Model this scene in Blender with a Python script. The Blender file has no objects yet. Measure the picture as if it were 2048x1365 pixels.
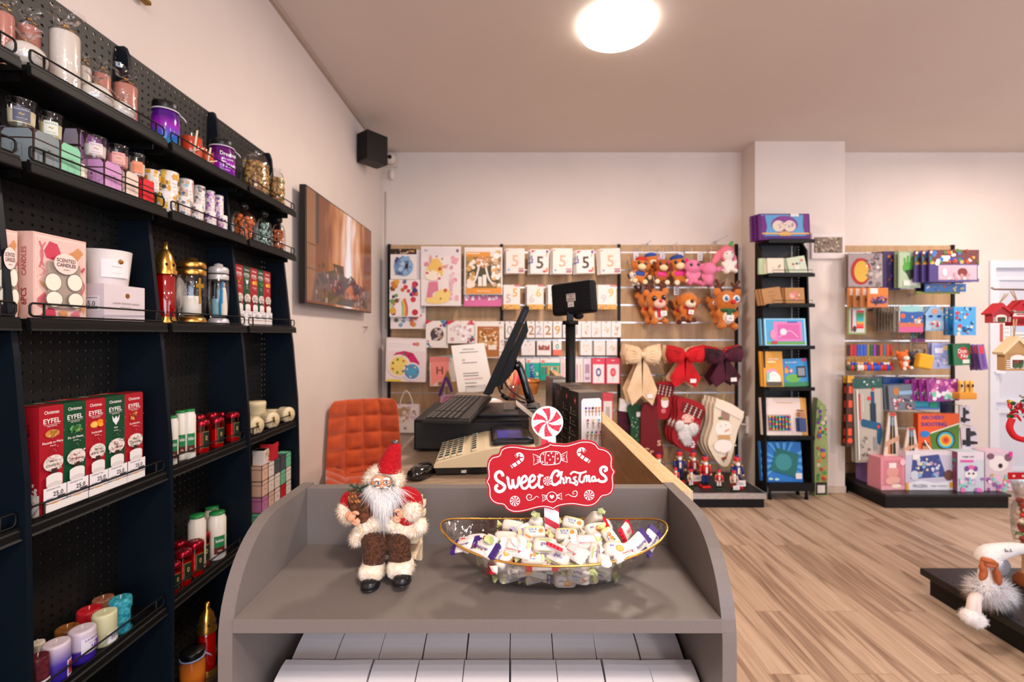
import bpy, bmesh, math, random
from mathutils import Vector, Matrix, Euler, noise
R = math.radians
CX, CZ = 1030.0, 1.25            # camera height; vanishing point of the photograph at (1030, 670)
FPX = 930.0
sc = bpy.context.scene
COL = sc.collection
# ---------------- camera ----------------
cam = bpy.data.objects.new('camera', bpy.data.cameras.new('camera'))
COL.objects.link(cam); sc.camera = cam
cam.location = (0, 0, CZ); cam.rotation_euler = (R(90), 0, 0)
cam.data.sensor_width = 36; cam.data.lens = FPX / 2048 * 36
cam.data.shift_x = -6 / 2048; cam.data.shift_y = -12.5 / 2048
cam.data.clip_start = 0.02
cam.data.dof.use_dof = True; cam.data.dof.focus_distance = 0.78; cam.data.dof.aperture_fstop = 5.0
# ---------------- colour management / world ----------------
vs = sc.view_settings
vs.view_transform = 'Standard'; vs.look = 'None'; vs.gamma = 1; vs.use_curve_mapping = False
vs.exposure = 0.68
w = bpy.data.worlds.new('world'); sc.world = w; w.use_nodes = True
w.node_tree.nodes['Background'].inputs[0].default_value = (0.75, 0.87, 1.0, 1)
w.node_tree.nodes['Background'].inputs[1].default_value = 1.2
WARM = (1.0, 0.80, 0.66)
LAMPS = [(0.50, 2.29), (3.62, 2.75), (0.5, -0.6), (3.4, 0.2), (1.2, -2.4), (4.2, -2.4)]
LAMP_POWER = 26.0
def area(name, loc, rot, sx, sy, power, col):
    l = bpy.data.lights.new(name, 'AREA'); l.shape = 'RECTANGLE'; l.size = sx; l.size_y = sy
    l.energy = power; l.color = col
    o = bpy.data.objects.new(name, l); COL.objects.link(o); o.location = loc; o.rotation_euler = rot
    return o
# daylight through the shop window in the rear wall (behind the camera) and the right-hand window
area('window_daylight', (2.2, -3.35, 1.45), (R(90), 0, 0), 4.6, 2.0, 78, (0.66, 0.76, 1.0))
area('side_daylight', (5.75, 0.4, 1.5), (R(90), 0, R(90)), 2.6, 1.8, 20, (0.80, 0.86, 1.0))
# ---------------- helpers ----------------
def PX(px, py, Y): return Vector(((px - CX) / FPX * Y, Y, CZ - (py - 670) / FPX * Y))
def lin(h):
    o = []
    for i in (0, 2, 4):
        c = int(h[i:i+2], 16) / 255
        o.append(c / 12.92 if c < .04045 else ((c + .055) / 1.055) ** 2.4)
    return (*o, 1)
_m = {}
def pbsdf(m): return m.node_tree.nodes['Principled BSDF']
def mat(s):
    if not isinstance(s, str): return s
    if s in _m: return _m[s]
    if s in SPECIAL: m = SPECIAL[s](s)
    else:
        p = s.split(':')
        m = bpy.data.materials.new('m_' + s); m.use_nodes = True; b = pbsdf(m)
        b.inputs['Base Color'].default_value = lin(p[0])
        b.inputs['Roughness'].default_value = float(p[1]) if len(p) > 1 and p[1] else .5
        b.inputs['Metallic'].default_value = float(p[2]) if len(p) > 2 else 0
        b.inputs['Specular IOR Level'].default_value = .4
    m.name = ('paint_' + s) if s not in SPECIAL else s
    _m[s] = m
    return m
def nn(m, t, **k):
    n = m.node_tree.nodes.new(t)
    for a, b in k.items(): setattr(n, a, b)
    return n
def lk(m, a, b): m.node_tree.links.new(a, b)
def newmat(n):
    m = bpy.data.materials.new(n); m.use_nodes = True; return m
def thin_glass(n, tint=(1, 1, 1), base=.04, rough=.02, bump=0, film=0):
    m = newmat(n); nt = m.node_tree; nt.nodes.remove(pbsdf(m))
    out = nt.nodes['Material Output']
    tr = nn(m, 'ShaderNodeBsdfTransparent'); tr.inputs[0].default_value = (*tint, 1)
    gl = nn(m, 'ShaderNodeBsdfGlossy'); gl.inputs['Roughness'].default_value = rough
    lw = nn(m, 'ShaderNodeLayerWeight'); lw.inputs[0].default_value = .25
    mr = nn(m, 'ShaderNodeMapRange'); mr.inputs[3].default_value = base; mr.inputs[4].default_value = .5
    mx = nn(m, 'ShaderNodeMixShader')
    lk(m, lw.outputs['Fresnel'], mr.inputs[0]); lk(m, mr.outputs[0], mx.inputs[0])
    lk(m, tr.outputs[0], mx.inputs[1]); lk(m, gl.outputs[0], mx.inputs[2]); lk(m, mx.outputs[0], out.inputs[0])
    if bump:
        nz = nn(m, 'ShaderNodeTexNoise'); nz.inputs['Scale'].default_value = bump
        tc = nn(m, 'ShaderNodeTexCoord'); lk(m, tc.outputs['Object'], nz.inputs['Vector'])
        bp = nn(m, 'ShaderNodeBump'); bp.inputs['Strength'].default_value = .35; bp.inputs['Distance'].default_value = .01
        lk(m, nz.outputs[0], bp.inputs['Height']); lk(m, bp.outputs[0], gl.inputs['Normal']); lk(m, bp.outputs[0], lw.inputs['Normal'])
    return m
def wood(n, c1, c2, scale=(3, 40, 40), rough=.5, plank=None, dist=1.2, mid=.5):
    m = newmat(n); b = pbsdf(m); b.inputs['Roughness'].default_value = rough
    b.inputs['Specular IOR Level'].default_value = .3
    tc = nn(m, 'ShaderNodeTexCoord'); mp = nn(m, 'ShaderNodeMapping'); mp.inputs['Scale'].default_value = scale
    nz = nn(m, 'ShaderNodeTexNoise'); nz.inputs['Scale'].default_value = 1; nz.inputs['Detail'].default_value = 6
    nz.inputs['Distortion'].default_value = dist; nz.inputs['Roughness'].default_value = .62
    lk(m, tc.outputs['Object'], mp.inputs[0]); lk(m, mp.outputs[0], nz.inputs['Vector'])
    cr = nn(m, 'ShaderNodeValToRGB'); e = cr.color_ramp.elements
    e[0].position = mid - .18; e[0].color = lin(c2); e[1].position = mid + .16; e[1].color = lin(c1)
    lk(m, nz.outputs[0], cr.inputs[0]); lk(m, cr.outputs[0], b.inputs['Base Color'])
    m['ramp'] = 1
    return m
def noisy(n, c1, c2, scale=60, rough=.6, metal=0, bump=0, sheen=0):
    m = newmat(n); b = pbsdf(m); b.inputs['Roughness'].default_value = rough; b.inputs['Metallic'].default_value = metal
    b.inputs['Sheen Weight'].default_value = sheen; b.inputs['Specular IOR Level'].default_value = .25
    tc = nn(m, 'ShaderNodeTexCoord'); nz = nn(m, 'ShaderNodeTexNoise'); nz.inputs['Scale'].default_value = scale
    nz.inputs['Detail'].default_value = 4; lk(m, tc.outputs['Object'], nz.inputs['Vector'])
    cr = nn(m, 'ShaderNodeValToRGB'); e = cr.color_ramp.elements
    e[0].position = .4; e[0].color = lin(c1); e[1].position = .6; e[1].color = lin(c2)
    lk(m, nz.outputs[0], cr.inputs[0]); lk(m, cr.outputs[0], b.inputs['Base Color'])
    if bump:
        bp = nn(m, 'ShaderNodeBump'); bp.inputs['Strength'].default_value = bump; bp.inputs['Distance'].default_value = .003
        lk(m, nz.outputs[0], bp.inputs['Height']); lk(m, bp.outputs[0], b.inputs['Normal'])
    return m
def gradz(n, stops, z0, z1, rough=.3, noise_amt=0):
    m = newmat(n); b = pbsdf(m); b.inputs['Roughness'].default_value = rough
    tc = nn(m, 'ShaderNodeTexCoord'); sp = nn(m, 'ShaderNodeSeparateXYZ'); lk(m, tc.outputs['Object'], sp.inputs[0])
    mr = nn(m, 'ShaderNodeMapRange'); mr.inputs[1].default_value = z0; mr.inputs[2].default_value = z1
    lk(m, sp.outputs[2], mr.inputs[0]); cr = nn(m, 'ShaderNodeValToRGB'); e = cr.color_ramp.elements
    while len(e) < len(stops): e.new(.5)
    for k, (p, c) in enumerate(stops): e[k].position = p; e[k].color = lin(c)
    lk(m, mr.outputs[0], cr.inputs[0]); lk(m, cr.outputs[0], b.inputs['Base Color'])
    return m
def floor_mat(n):
    m = newmat(n); b = pbsdf(m); b.inputs['Roughness'].default_value = .42; b.inputs['Specular IOR Level'].default_value = .35
    tc = nn(m, 'ShaderNodeTexCoord'); sp = nn(m, 'ShaderNodeSeparateXYZ'); lk(m, tc.outputs['Object'], sp.inputs[0])
    cb = nn(m, 'ShaderNodeCombineXYZ'); lk(m, sp.outputs[1], cb.inputs[0]); lk(m, sp.outputs[0], cb.inputs[1])
    br = nn(m, 'ShaderNodeTexBrick'); br.offset = .37; br.inputs['Scale'].default_value = 1
    br.inputs['Brick Width'].default_value = 1.05; br.inputs['Row Height'].default_value = .155
    br.inputs['Mortar Size'].default_value = .0009; br.inputs['Color1'].default_value = (0, 0, 0, 1)
    br.inputs['Color2'].default_value = (1, 1, 1, 1); br.inputs['Mortar'].default_value = (.5, .5, .5, 1)
    lk(m, cb.outputs[0], br.inputs['Vector'])
    def nz(scale, det, dist, wmul):
        mp = nn(m, 'ShaderNodeMapping'); mp.inputs['Scale'].default_value = scale; lk(m, tc.outputs['Object'], mp.inputs[0])
        t = nn(m, 'ShaderNodeTexNoise', noise_dimensions='4D'); t.inputs['Scale'].default_value = 1
        t.inputs['Detail'].default_value = det; t.inputs['Distortion'].default_value = dist
        mu = nn(m, 'ShaderNodeMath', operation='MULTIPLY'); mu.inputs[1].default_value = wmul
        lk(m, br.outputs['Color'], mu.inputs[0]); lk(m, mu.outputs[0], t.inputs['W']); lk(m, mp.outputs[0], t.inputs['Vector'])
        return t
    a = nz((13, .9, 1), 3, .9, 23); c = nz((75, 2.6, 1), 5, .5, 11)
    # growth-ring figure
    rg = nn(m, 'ShaderNodeMath', operation='MULTIPLY'); rg.inputs[1].default_value = 42; lk(m, a.outputs[0], rg.inputs[0])
    sn = nn(m, 'ShaderNodeMath', operation='SINE'); lk(m, rg.outputs[0], sn.inputs[0])
    m1 = nn(m, 'ShaderNodeMath', operation='MULTIPLY_ADD'); m1.inputs[1].default_value = .055; lk(m, sn.outputs[0], m1.inputs[0]); lk(m, a.outputs[0], m1.inputs[2])
    m2 = nn(m, 'ShaderNodeMath', operation='MULTIPLY_ADD'); m2.inputs[1].default_value = .38; lk(m, c.outputs[0], m2.inputs[0]); lk(m, m1.outputs[0], m2.inputs[2])
    cr = nn(m, 'ShaderNodeValToRGB'); e = cr.color_ramp.elements; e.new(.6)
    for k, (p, col) in enumerate([(.47, '765d4b'), (.62, 'a08670'), (.80, 'b89f89')]): e[k].position = p; e[k].color = lin(col)
    lk(m, m2.outputs[0], cr.inputs[0])
    mx = nn(m, 'ShaderNodeMix', data_type='RGBA'); lk(m, br.outputs['Fac'], mx.inputs['Factor']); lk(m, cr.outputs[0], mx.inputs['A'])
    mx.inputs['B'].default_value = lin('7a5c40'); lk(m, mx.outputs['Result'], b.inputs['Base Color'])
    return m
def peg_mat(n, axis_y=True):
    m = newmat(n); nt = m.node_tree; b = pbsdf(m); b.inputs['Base Color'].default_value = lin('0c0c0c'); b.inputs['Roughness'].default_value = .5
    tc = nn(m, 'ShaderNodeTexCoord'); sp = nn(m, 'ShaderNodeSeparateXYZ'); lk(m, tc.outputs['Object'], sp.inputs[0])
    def cell(o):
        a = nn(m, 'ShaderNodeMath', operation='MULTIPLY'); a.inputs[1].default_value = 1 / .0222; lk(m, o, a.inputs[0])
        f = nn(m, 'ShaderNodeMath', operation='FRACT'); lk(m, a.outputs[0], f.inputs[0])
        s = nn(m, 'ShaderNodeMath', operation='SUBTRACT'); s.inputs[1].default_value = .5; lk(m, f.outputs[0], s.inputs[0])
        p = nn(m, 'ShaderNodeMath', operation='POWER'); p.inputs[1].default_value = 2; lk(m, s.outputs[0], p.inputs[0])
        return p.outputs[0]
    ad = nn(m, 'ShaderNodeMath', operation='ADD'); lk(m, cell(sp.outputs[1 if axis_y else 0]), ad.inputs[0]); lk(m, cell(sp.outputs[2]), ad.inputs[1])
    lt = nn(m, 'ShaderNodeMath', operation='LESS_THAN'); lt.inputs[1].default_value = .028; lk(m, ad.outputs[0], lt.inputs[0])
    tr = nn(m, 'ShaderNodeBsdfTransparent'); mx = nn(m, 'ShaderNodeMixShader'); lk(m, lt.outputs[0], mx.inputs[0])
    lk(m, b.outputs[0], mx.inputs[1]); lk(m, tr.outputs[0], mx.inputs[2]); lk(m, mx.outputs[0], nt.nodes['Material Output'].inputs[0])
    return m
def emis(n, col, s):
    m = newmat(n); b = pbsdf(m); b.inputs['Base Color'].default_value = (.8, .8, .8, 1)
    b.inputs['Emission Color'].default_value = (*col, 1); b.inputs['Emission Strength'].default_value = s
    return m
def candle_mat(col, ):
    def f(n):
        m = newmat(n); b = pbsdf(m); b.inputs['Base Color'].default_value = lin(col); b.inputs['Roughness'].default_value = .4
        return m
    return f
def coated(col, rough=.3, coat=.6):
    def f(n):
        m = newmat(n); b = pbsdf(m); b.inputs['Base Color'].default_value = lin(col); b.inputs['Roughness'].default_value = rough
        b.inputs['Coat Weight'].default_value = coat; b.inputs['Coat Roughness'].default_value = .05
        return m
    return f
SPECIAL = {
 'wall_paint': lambda n: noisy(n, 'dccfc6', 'dfd2c9', 3, .85),
 'ceiling_paint': lambda n: noisy(n, 'dbcfc6', 'ddd1c8', 2, .85),
 'floor_laminate': floor_mat,
 'glass': lambda n: thin_glass(n, (.97, .98, .97), .05),
 'clear_film': lambda n: thin_glass(n, (.98, .98, .98), .10, .12, 60),
 'bowl_glass': lambda n: thin_glass(n, (.99, .985, .98), .05, .03, 45),
 'red_glass': lambda n: thin_glass(n, (.80, .03, .06), .10, .05),
 'smoke_plastic': lambda n: thin_glass(n, (.75, .72, .68), .15, .05),
 'navy': lambda n: noisy(n, '0a131c', '0b1620', 4, .42),
 'black': lambda n: noisy(n, '0c0c0c', '0f0f0f', 8, .5),
 'matteblack': lambda n: noisy(n, '050506', '070708', 8, .55),
 'blackgloss': coated('0a0a0b', .12, .8),
 'peg': lambda n: peg_mat(n, True), 'pegx': lambda n: peg_mat(n, False),
 'melamine': lambda n: noisy(n, '6f6763', '716965', 300, .38, 0, .03),
 'oak': lambda n: wood(n, 'c99c66', 'a97b48', (26, 26, 1.6), .5),
 'oak_panel': lambda n: wood(n, 'b98752', '8f6233', (5, 3, 11), .45, dist=2.5),
 'oakboard': lambda n: wood(n, 'c4a27c', 'a9855f', (14, 14, 1.2), .55, dist=.7),
 'ply': lambda n: wood(n, 'dcb789', 'c49c6c', (90, 3, 3), .55),
 'plyend': lambda n: wood(n, 'd8c3a4', '8d6b4c', (160, 2, 2), .6, dist=.1),
 'greywood': lambda n: wood(n, 'a18c78', '7c6855', (12, 60, 12), .45, dist=.8),
 'palewood': lambda n: wood(n, 'e2cdb0', 'c9b08c', (60, 60, 8), .6),
 'alu': lambda n: noisy(n, 'c9c6c4', 'd4d1cf', 40, .3, .8),
 'gold': lambda n: noisy(n, 'cf9a4a', 'd9a656', 20, .25, .95),
 'chrome': lambda n: noisy(n, 'd8d8d8', 'e4e4e4', 20, .12, 1),
 'fur': lambda n: noisy(n, 'd8c6ac', 'e6dccf', 120, .9, 0, 0, .3),
 'furbrown': lambda n: noisy(n, 'b98a54', 'd8b487', 120, .9),
 'feltred': lambda n: noisy(n, '92000d', 'b00818', 400, .9, 0, .5, .05),
 'feltbrown': lambda n: noisy(n, '341c12', '543422', 300, .95, 0, .6, .05),
 'orangevelvet': lambda n: noisy(n, 'b03f0c', 'c44c12', 12, .75, 0, 0, .8),
 'glitter': lambda n: noisy(n, 'c8102a', 'f25a70', 900, .35, .1, .8),
 'plush_orange': lambda n: noisy(n, 'b96420', 'd07a30', 200, .9, 0, .5, .3),
 'plush_brown': lambda n: noisy(n, '4e2413', '6a3520', 200, .9, 0, .5, .3),
 'potpourri': lambda n: noisy(n, '4b2a12', 'c79a55', 90, .7, 0, .8),
 'sackcloth': lambda n: noisy(n, '3a2014', '6a4028', 160, .9, 0, .9),
 'wicker': lambda n: noisy(n, 'a85e24', 'd68a44', 180, .7, 0, .9),
 'lamp_glow': lambda n: emis(n, (1, .90, .80), 4.5),
 'whitefur': lambda n: noisy(n, 'dcd6d4', 'ebe6e3', 150, .9, 0, .5, .05),
}
def catmull(P, k=6, closed=False):
    P = [Vector(p) for p in P]; n = len(P); out = []
    for i in range(n if closed else n - 1):
        g = lambda j: P[j % n] if closed else P[max(0, min(n - 1, j))]
        a, b, c, d = g(i-1), g(i), g(i+1), g(i+2)
        for q in range(k):
            t = q / k
            out.append(.5 * ((2*b) + (c-a)*t + (2*a-5*b+4*c-d)*t*t + (3*b-a-3*c+d)*t**3))
    if not closed: out.append(P[-1])
    return out
_txt = {}
def text_mesh(s):
    if s in _txt: return _txt[s]
    c = bpy.data.curves.new('t', 'FONT'); c.body = s; c.size = 1; c.resolution_u = 2; c.offset = .012
    o = bpy.data.objects.new('t', c); me = bpy.data.meshes.new_from_object(o)
    V = [(v.co.x, v.co.y) for v in me.vertices]; F = [list(p.vertices) for p in me.polygons]
    x0 = min(v[0] for v in V); x1 = max(v[0] for v in V); y0 = min(v[1] for v in V); y1 = max(v[1] for v in V)
    V = [(v[0] - (x0+x1)/2, v[1] - (y0+y1)/2) for v in V]
    bpy.data.objects.remove(o); bpy.data.curves.remove(c); bpy.data.meshes.remove(me)
    _txt[s] = (V, F, x1 - x0, y1 - y0); return _txt[s]
class MB:
    def __init__(s): s.v = []; s.f = []; s.mi = []; s.sm = []; s.mats = []; s.T = Matrix()
    def at(s, loc=(0, 0, 0), rot=(0, 0, 0), sc_=1):
        s.T = Matrix.Translation(loc) @ Euler(rot).to_matrix().to_4x4() @ Matrix.Scale(sc_, 4); return s
    def add(s, vs_, fs, m, smooth=False):
        if m not in s.mats: s.mats.append(m)
        k = s.mats.index(m); o = len(s.v)
        for p in vs_: s.v.append(s.T @ Vector(p))
        for f in fs: s.f.append([o + i for i in f]); s.mi.append(k); s.sm.append(smooth)
        return s
    def box(s, a, b, m, bev=0):
        x0, x1 = sorted((a[0], b[0])); y0, y1 = sorted((a[1], b[1])); z0, z1 = sorted((a[2], b[2]))
        if bev:
            bm = bmesh.new(); bmesh.ops.create_cube(bm, size=1)
            for v in bm.verts: v.co = Vector(((x0+x1)/2 + v.co.x*(x1-x0), (y0+y1)/2 + v.co.y*(y1-y0), (z0+z1)/2 + v.co.z*(z1-z0)))
            bmesh.ops.bevel(bm, geom=bm.edges[:], offset=bev, segments=2, affect='EDGES', profile=.5)
            s.bm(bm, m); return s
        V = [(x0,y0,z0),(x1,y0,z0),(x1,y1,z0),(x0,y1,z0),(x0,y0,z1),(x1,y0,z1),(x1,y1,z1),(x0,y1,z1)]
        return s.add(V, [(0,3,2,1),(4,5,6,7),(0,1,5,4),(1,2,6,5),(2,3,7,6),(3,0,4,7)], m)
    def bm(s, bm, m, smooth=False):
        bm.verts.index_update()
        s.add([v.co.copy() for v in bm.verts], [[v.index for v in f.verts] for f in bm.faces], m, smooth); bm.free()
    def lathe(s, prof, m, n=24, c=(0, 0, 0), smooth=True, cap=True, sx=1, sy=1):
        V = []; F = []; L = len(prof)
        for r, z in prof:
            for k in range(n):
                a = 2*math.pi*k/n; V.append((c[0] + r*sx*math.cos(a), c[1] + r*sy*math.sin(a), c[2] + z))
        for i in range(L-1):
            for k in range(n): F.append((i*n+k, i*n+(k+1) % n, (i+1)*n+(k+1) % n, (i+1)*n+k))
        s.add(V, F, m, smooth)
        if cap:
            o = []
            for i in (0, L-1):
                if prof[i][0] > 1e-6:
                    ring = [V[i*n+k] for k in range(n)]
                    s.add(ring, [list(range(n))[::(-1 if i == 0 else 1)]], m)
        return s
    def tube(s, pts, r, m, n=8, closed=False, smooth=True, flat=None):
        P = [Vector(p) for p in pts]; N = len(P); V = []; F = []
        up = None
        for i, p in enumerate(P):
            a = P[(i-1) % N] if (closed or i) else P[0]; b = P[(i+1) % N] if (closed or i < N-1) else P[-1]
            t = (b - a).normalized()
            if up is None: up = t.orthogonal().normalized()
            up = (up - t*up.dot(t)).normalized(); sd = t.cross(up)
            rr = r[i] if isinstance(r, (list, tuple)) else r
            for k in range(n):
                q = 2*math.pi*k/n; V.append(p + (up*math.cos(q) + sd*math.sin(q))*rr)
        for i in range(N if closed else N-1):
            j = (i+1) % N
            for k in range(n): F.append((i*n+k, i*n+(k+1) % n, j*n+(k+1) % n, j*n+k))
        if not closed: F.append(list(range(n))[::-1]); F.append([(N-1)*n+k for k in range(n)])
        return s.add(V, F, m, smooth)
    def ell(s, c, r, m, rot=(0, 0, 0), n=14, k=8, e=1.0):
        if not isinstance(r, (tuple, list)): r = (r, r, r)
        Rm = Euler(rot).to_matrix(); V = []; F = []; c = Vector(c)
        f = lambda t: math.copysign(abs(t)**e, t)
        for i in range(k+1):
            th = math.pi*i/k
            for j in range(n):
                a = 2*math.pi*j/n
                V.append(c + Rm @ Vector((r[0]*f(math.sin(th))*f(math.cos(a)), r[1]*f(math.sin(th))*f(math.sin(a)), -r[2]*f(math.cos(th)))))
        for i in range(k):
            for j in range(n): F.append((i*n+j, i*n+(j+1) % n, (i+1)*n+(j+1) % n, (i+1)*n+j))
        return s.add(V, F, m, True)
    def prism(s, pts, O, U, W, d, m, side=None, bev=0):
        """2-D outline (in U,W) extruded by vector d"""
        O = Vector(O); U = Vector(U); W = Vector(W); d = Vector(d); n = len(pts)
        A = [O + U*p[0] + W*p[1] for p in pts]; B = [p + d for p in A]
        s.add(A + B, [list(range(n))[::-1], [n+i for i in range(n)]], m)
        return s.add(A + B, [(i, (i+1) % n, n+(i+1) % n, n+i) for i in range(n)], side or m)
    def ribbon(s, pts, w, O, U, W, d, m, closed=False, th=0):
        """stroke of varying width in the plane (U,W) raised by d"""
        P = [Vector((p[0], p[1])) for p in pts]; N = len(P); L = []; Rr = []
        for i, p in enumerate(P):
            a = P[(i-1) % N] if (closed or i) else P[0]; b = P[(i+1) % N] if (closed or i < N-1) else P[-1]
            t = (b - a); t = t.normalized() if t.length > 1e-9 else Vector((1, 0)); q = Vector((-t.y, t.x))
            ww = (w[i] if isinstance(w, (list, tuple)) else w) / 2
            L.append(p + q*ww); Rr.append(p - q*ww)
        O = Vector(O); U = Vector(U); W = Vector(W); d = Vector(d)
        Nn = U.cross(W).normalized()*4e-6
        V = [O + U*p.x + W*p.y + d + Nn*i for i, p in enumerate(L)] + [O + U*p.x + W*p.y + d + Nn*i for i, p in enumerate(Rr)]
        F = [(N+i, N+(i+1) % N, (i+1) % N, i) for i in range(N if closed else N-1)]
        return s.add(V, F, m)
    def art(s, O, U, V, W, H, shapes, eps=.0004):
        O = Vector(O); U = Vector(U).normalized(); V = Vector(V).normalized(); Nn = U.cross(V)
        for k, sh in enumerate(shapes):
            D = O + Nn*eps*(k+1); t = sh[0]
            pt = lambda x, y, q=0: D + U*(x*W) + V*(y*H) + Nn*q
            if t == 'r':
                x0, y0, x1, y1, c = sh[1:6]; s.add([pt(x0,y0),pt(x1,y0),pt(x1,y1),pt(x0,y1)], [(0,1,2,3)], c)
            elif t == 'e':
                cx, cy, rx, ry, c = sh[1:6]; ry = ry or rx*W/H; n = 20
                s.add([pt(cx+rx*math.cos(2*math.pi*i/n), cy+ry*math.sin(2*math.pi*i/n)) for i in range(n)], [list(range(n))], c)
            elif t == 'p':
                s.add([pt(*p) for p in sh[1]], [list(range(len(sh[1])))], sh[2])
            elif t == 'l':
                P = catmull([(p[0]*W, p[1]*H, 0) for p in sh[1]], 5) if len(sh[1]) > 2 else [Vector((p[0]*W, p[1]*H, 0)) for p in sh[1]]
                s.ribbon(P, sh[2]*W, D, U, V, (0,0,0), sh[3])
            elif t == 't':
                txt, cx, cy, h, c = sh[1:6]; wmax = sh[6] if len(sh) > 6 else None; rot = sh[7] if len(sh) > 7 else 0
                tv, tf, tw, thh = text_mesh(txt); k1 = h*H/thh; kx = k1
                if rot: k1 = kx = h*W/thh
                wl = (H if rot else W)
                if wmax and tw*kx > wmax*wl: kx = wmax*wl/tw
                ca, sa = math.cos(R(rot)), math.sin(R(rot))
                s.add([D + U*(cx*W + x*kx*ca - y*k1*sa) + V*(cy*H + x*kx*sa + y*k1*ca) for x, y in tv], tf, c)
            elif t == 'n':
                x0, y0, x1, y1, cnt, sz, cols, seed = sh[1:9]; rn = random.Random(seed)
                for q in range(cnt):
                    x = rn.uniform(x0, x1); y = rn.uniform(y0, y1); a = rn.uniform(.5, 1)*sz; n = rn.choice((5, 6, 8)); a0 = rn.random()*6
                    a = min(a, x1-x+.001, x-x0+.001) if x1-x0 > sz*2 else a
                    s.add([pt(x + a*math.cos(a0+2*math.pi*i/n), y + a*W/H*math.sin(a0+2*math.pi*i/n), q*eps*.15) for i in range(n)], [list(range(n))], rn.choice(cols))
        return s
    def build(s, name, parent=None, loc=None, rz=0, label=None, remesh=0):
        me = bpy.data.meshes.new(name); me.from_pydata([tuple(v) for v in s.v], [], s.f)
        for m in s.mats: me.materials.append(mat(m))
        me.polygons.foreach_set('material_index', s.mi); me.polygons.foreach_set('use_smooth', s.sm)
        me.update()
        o = bpy.data.objects.new(name, me); COL.objects.link(o)
        if parent: o.parent = parent
        if loc is not None: o.location = loc
        o.rotation_euler[2] = rz
        if label: o['label'] = label
        if remesh:
            r = o.modifiers.new('r', 'REMESH'); r.mode = 'VOXEL'; r.voxel_size = remesh; r.use_smooth_shade = True
            sm_ = o.modifiers.new('s', 'SMOOTH'); sm_.iterations = 4
        return o
def tag(o, label, cat, group=None):
    o['label'] = label; o['category'] = cat
    if group: o['group'] = group
    return o
def thing(name, label, cat, loc=(0, 0, 0), rz=0, group=None, rot=None):
    o = bpy.data.objects.new(name, None); COL.objects.link(o); o.empty_display_size = .02
    o.location = loc; o.rotation_euler = rot or (0, 0, rz)
    return tag(o, label, cat, group)
def one(mb, name, label, cat, loc, rz=0, group=None, rot=None, **k):
    o = mb.build(name, None, loc, rz, **k)
    if rot: o.rotation_euler = rot
    return tag(o, label, cat, group)
def dup(r0, loc, rz=None, label=None, rot=None):
    r = r0.copy(); COL.objects.link(r); r.location = loc
    if rz is not None: r.rotation_euler = (0, 0, rz)
    if rot is not None: r.rotation_euler = rot
    if label: r['label'] = label
    for ch in list(r0.children):
        c = ch.copy(); COL.objects.link(c); c.parent = r
        for g in ch.children:
            d = g.copy(); COL.objects.link(d); d.parent = c
    return r
def struct(mb, name, parent=None):
    o = mb.build(name, parent)
    if not parent: o['kind'] = 'structure'
    return o
# ================= ROOM =================
XW, YB, YR, XR, ZC = -1.115, 3.906, -3.3, 5.7, 2.783
m = MB(); m.box((XW-.1, YR-.1, -.1), (XR+.1, YB+.1, 0), 'floor_laminate'); struct(m, 'floor')
m = MB(); m.box((XW-.1, YR-.1, ZC), (XR+.1, YB+.1, ZC+.1), 'ceiling_paint'); struct(m, 'ceiling')
m = MB(); m.box((XW-.1, YR, 0), (XW, YB+.1, ZC), 'wall_paint'); struct(m, 'wall_left')
m = MB(); DX0, DX1, DZ = (1977-CX)/FPX*YB, 4.95, 1.872
m.box((XW, YB, 0), (DX0, YB+.12, ZC), 'wall_paint').box((DX0, YB, DZ), (DX1, YB+.12, ZC), 'wall_paint').box((DX1, YB, 0), (XR, YB+.12, ZC), 'wall_paint'); struct(m, 'wall_back')
m = MB(); m.box((1.901, 3.684, 0), (2.614, YB, ZC), 'wall_paint'); struct(m, 'wall_pillar')
m = MB(); m.box((XR, YR, 0), (XR+.1, YB+.1, .6), 'wall_paint').box((XR, YR, 2.4), (XR+.1, YB+.1, ZC), 'wall_paint').box((XR, YR, .6), (XR+.1, -.9, 2.4), 'wall_paint').box((XR, 1.7, .6), (XR+.1, YB+.1, 2.4), 'wall_paint'); struct(m, 'wall_right')
m = MB(); m.box((XW-.1, YR-.1, 0), (XR+.1, YR, .45), 'wall_paint').box((XW-.1, YR-.1, 2.45), (XR+.1, YR, ZC), 'wall_paint').box((XW-.1, YR-.1, .45), (-.1, YR, 2.45), 'wall_paint').box((4.5, YR-.1, .45), (XR+.1, YR, 2.45), 'wall_paint'); struct(m, 'wall_rear')
def win(name, pts, axis):
    m = MB()
    if axis == 'y':
        x0, x1, z0, z1, y = pts
        for a, b in (((x0, y-.06, z0), (x1, y, z0+.06)), ((x0, y-.06, z1-.06), (x1, y, z1)), ((x0, y-.06, z0), (x0+.06, y, z1)), ((x1-.06, y-.06, z0), (x1, y, z1)), (((x0+x1)/2-.03, y-.06, z0), ((x0+x1)/2+.03, y, z1))): m.box(a, b, 'e8e6e4:.4')
    else:
        y0, y1, z0, z1, x = pts
        for a, b in (((x, y0, z0), (x+.06, y1, z0+.06)), ((x, y0, z1-.06), (x+.06, y1, z1)), ((x, y0, z0), (x+.06, y0+.06, z1)), ((x, y1-.06, z0), (x+.06, y1, z1))): m.box(a, b, 'e8e6e4:.4')
    struct(m, name)
win('window_1', (-.1, 4.5, .45, 2.45, YR), 'y'); win('window_2', (-.9, 1.7, .6, 2.4, XR), 'x')
m = MB(); m.box((1.89, 3.672, 0), (2.626, 3.684, .05), 'cbb8a8:.6').box((2.614, 3.672, 0), (2.626, YB, .05), 'cbb8a8:.6').box((1.889, 3.672, 0), (1.901, YB, .05), 'cbb8a8:.6'); struct(m, 'baseboard_pillar')
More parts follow.
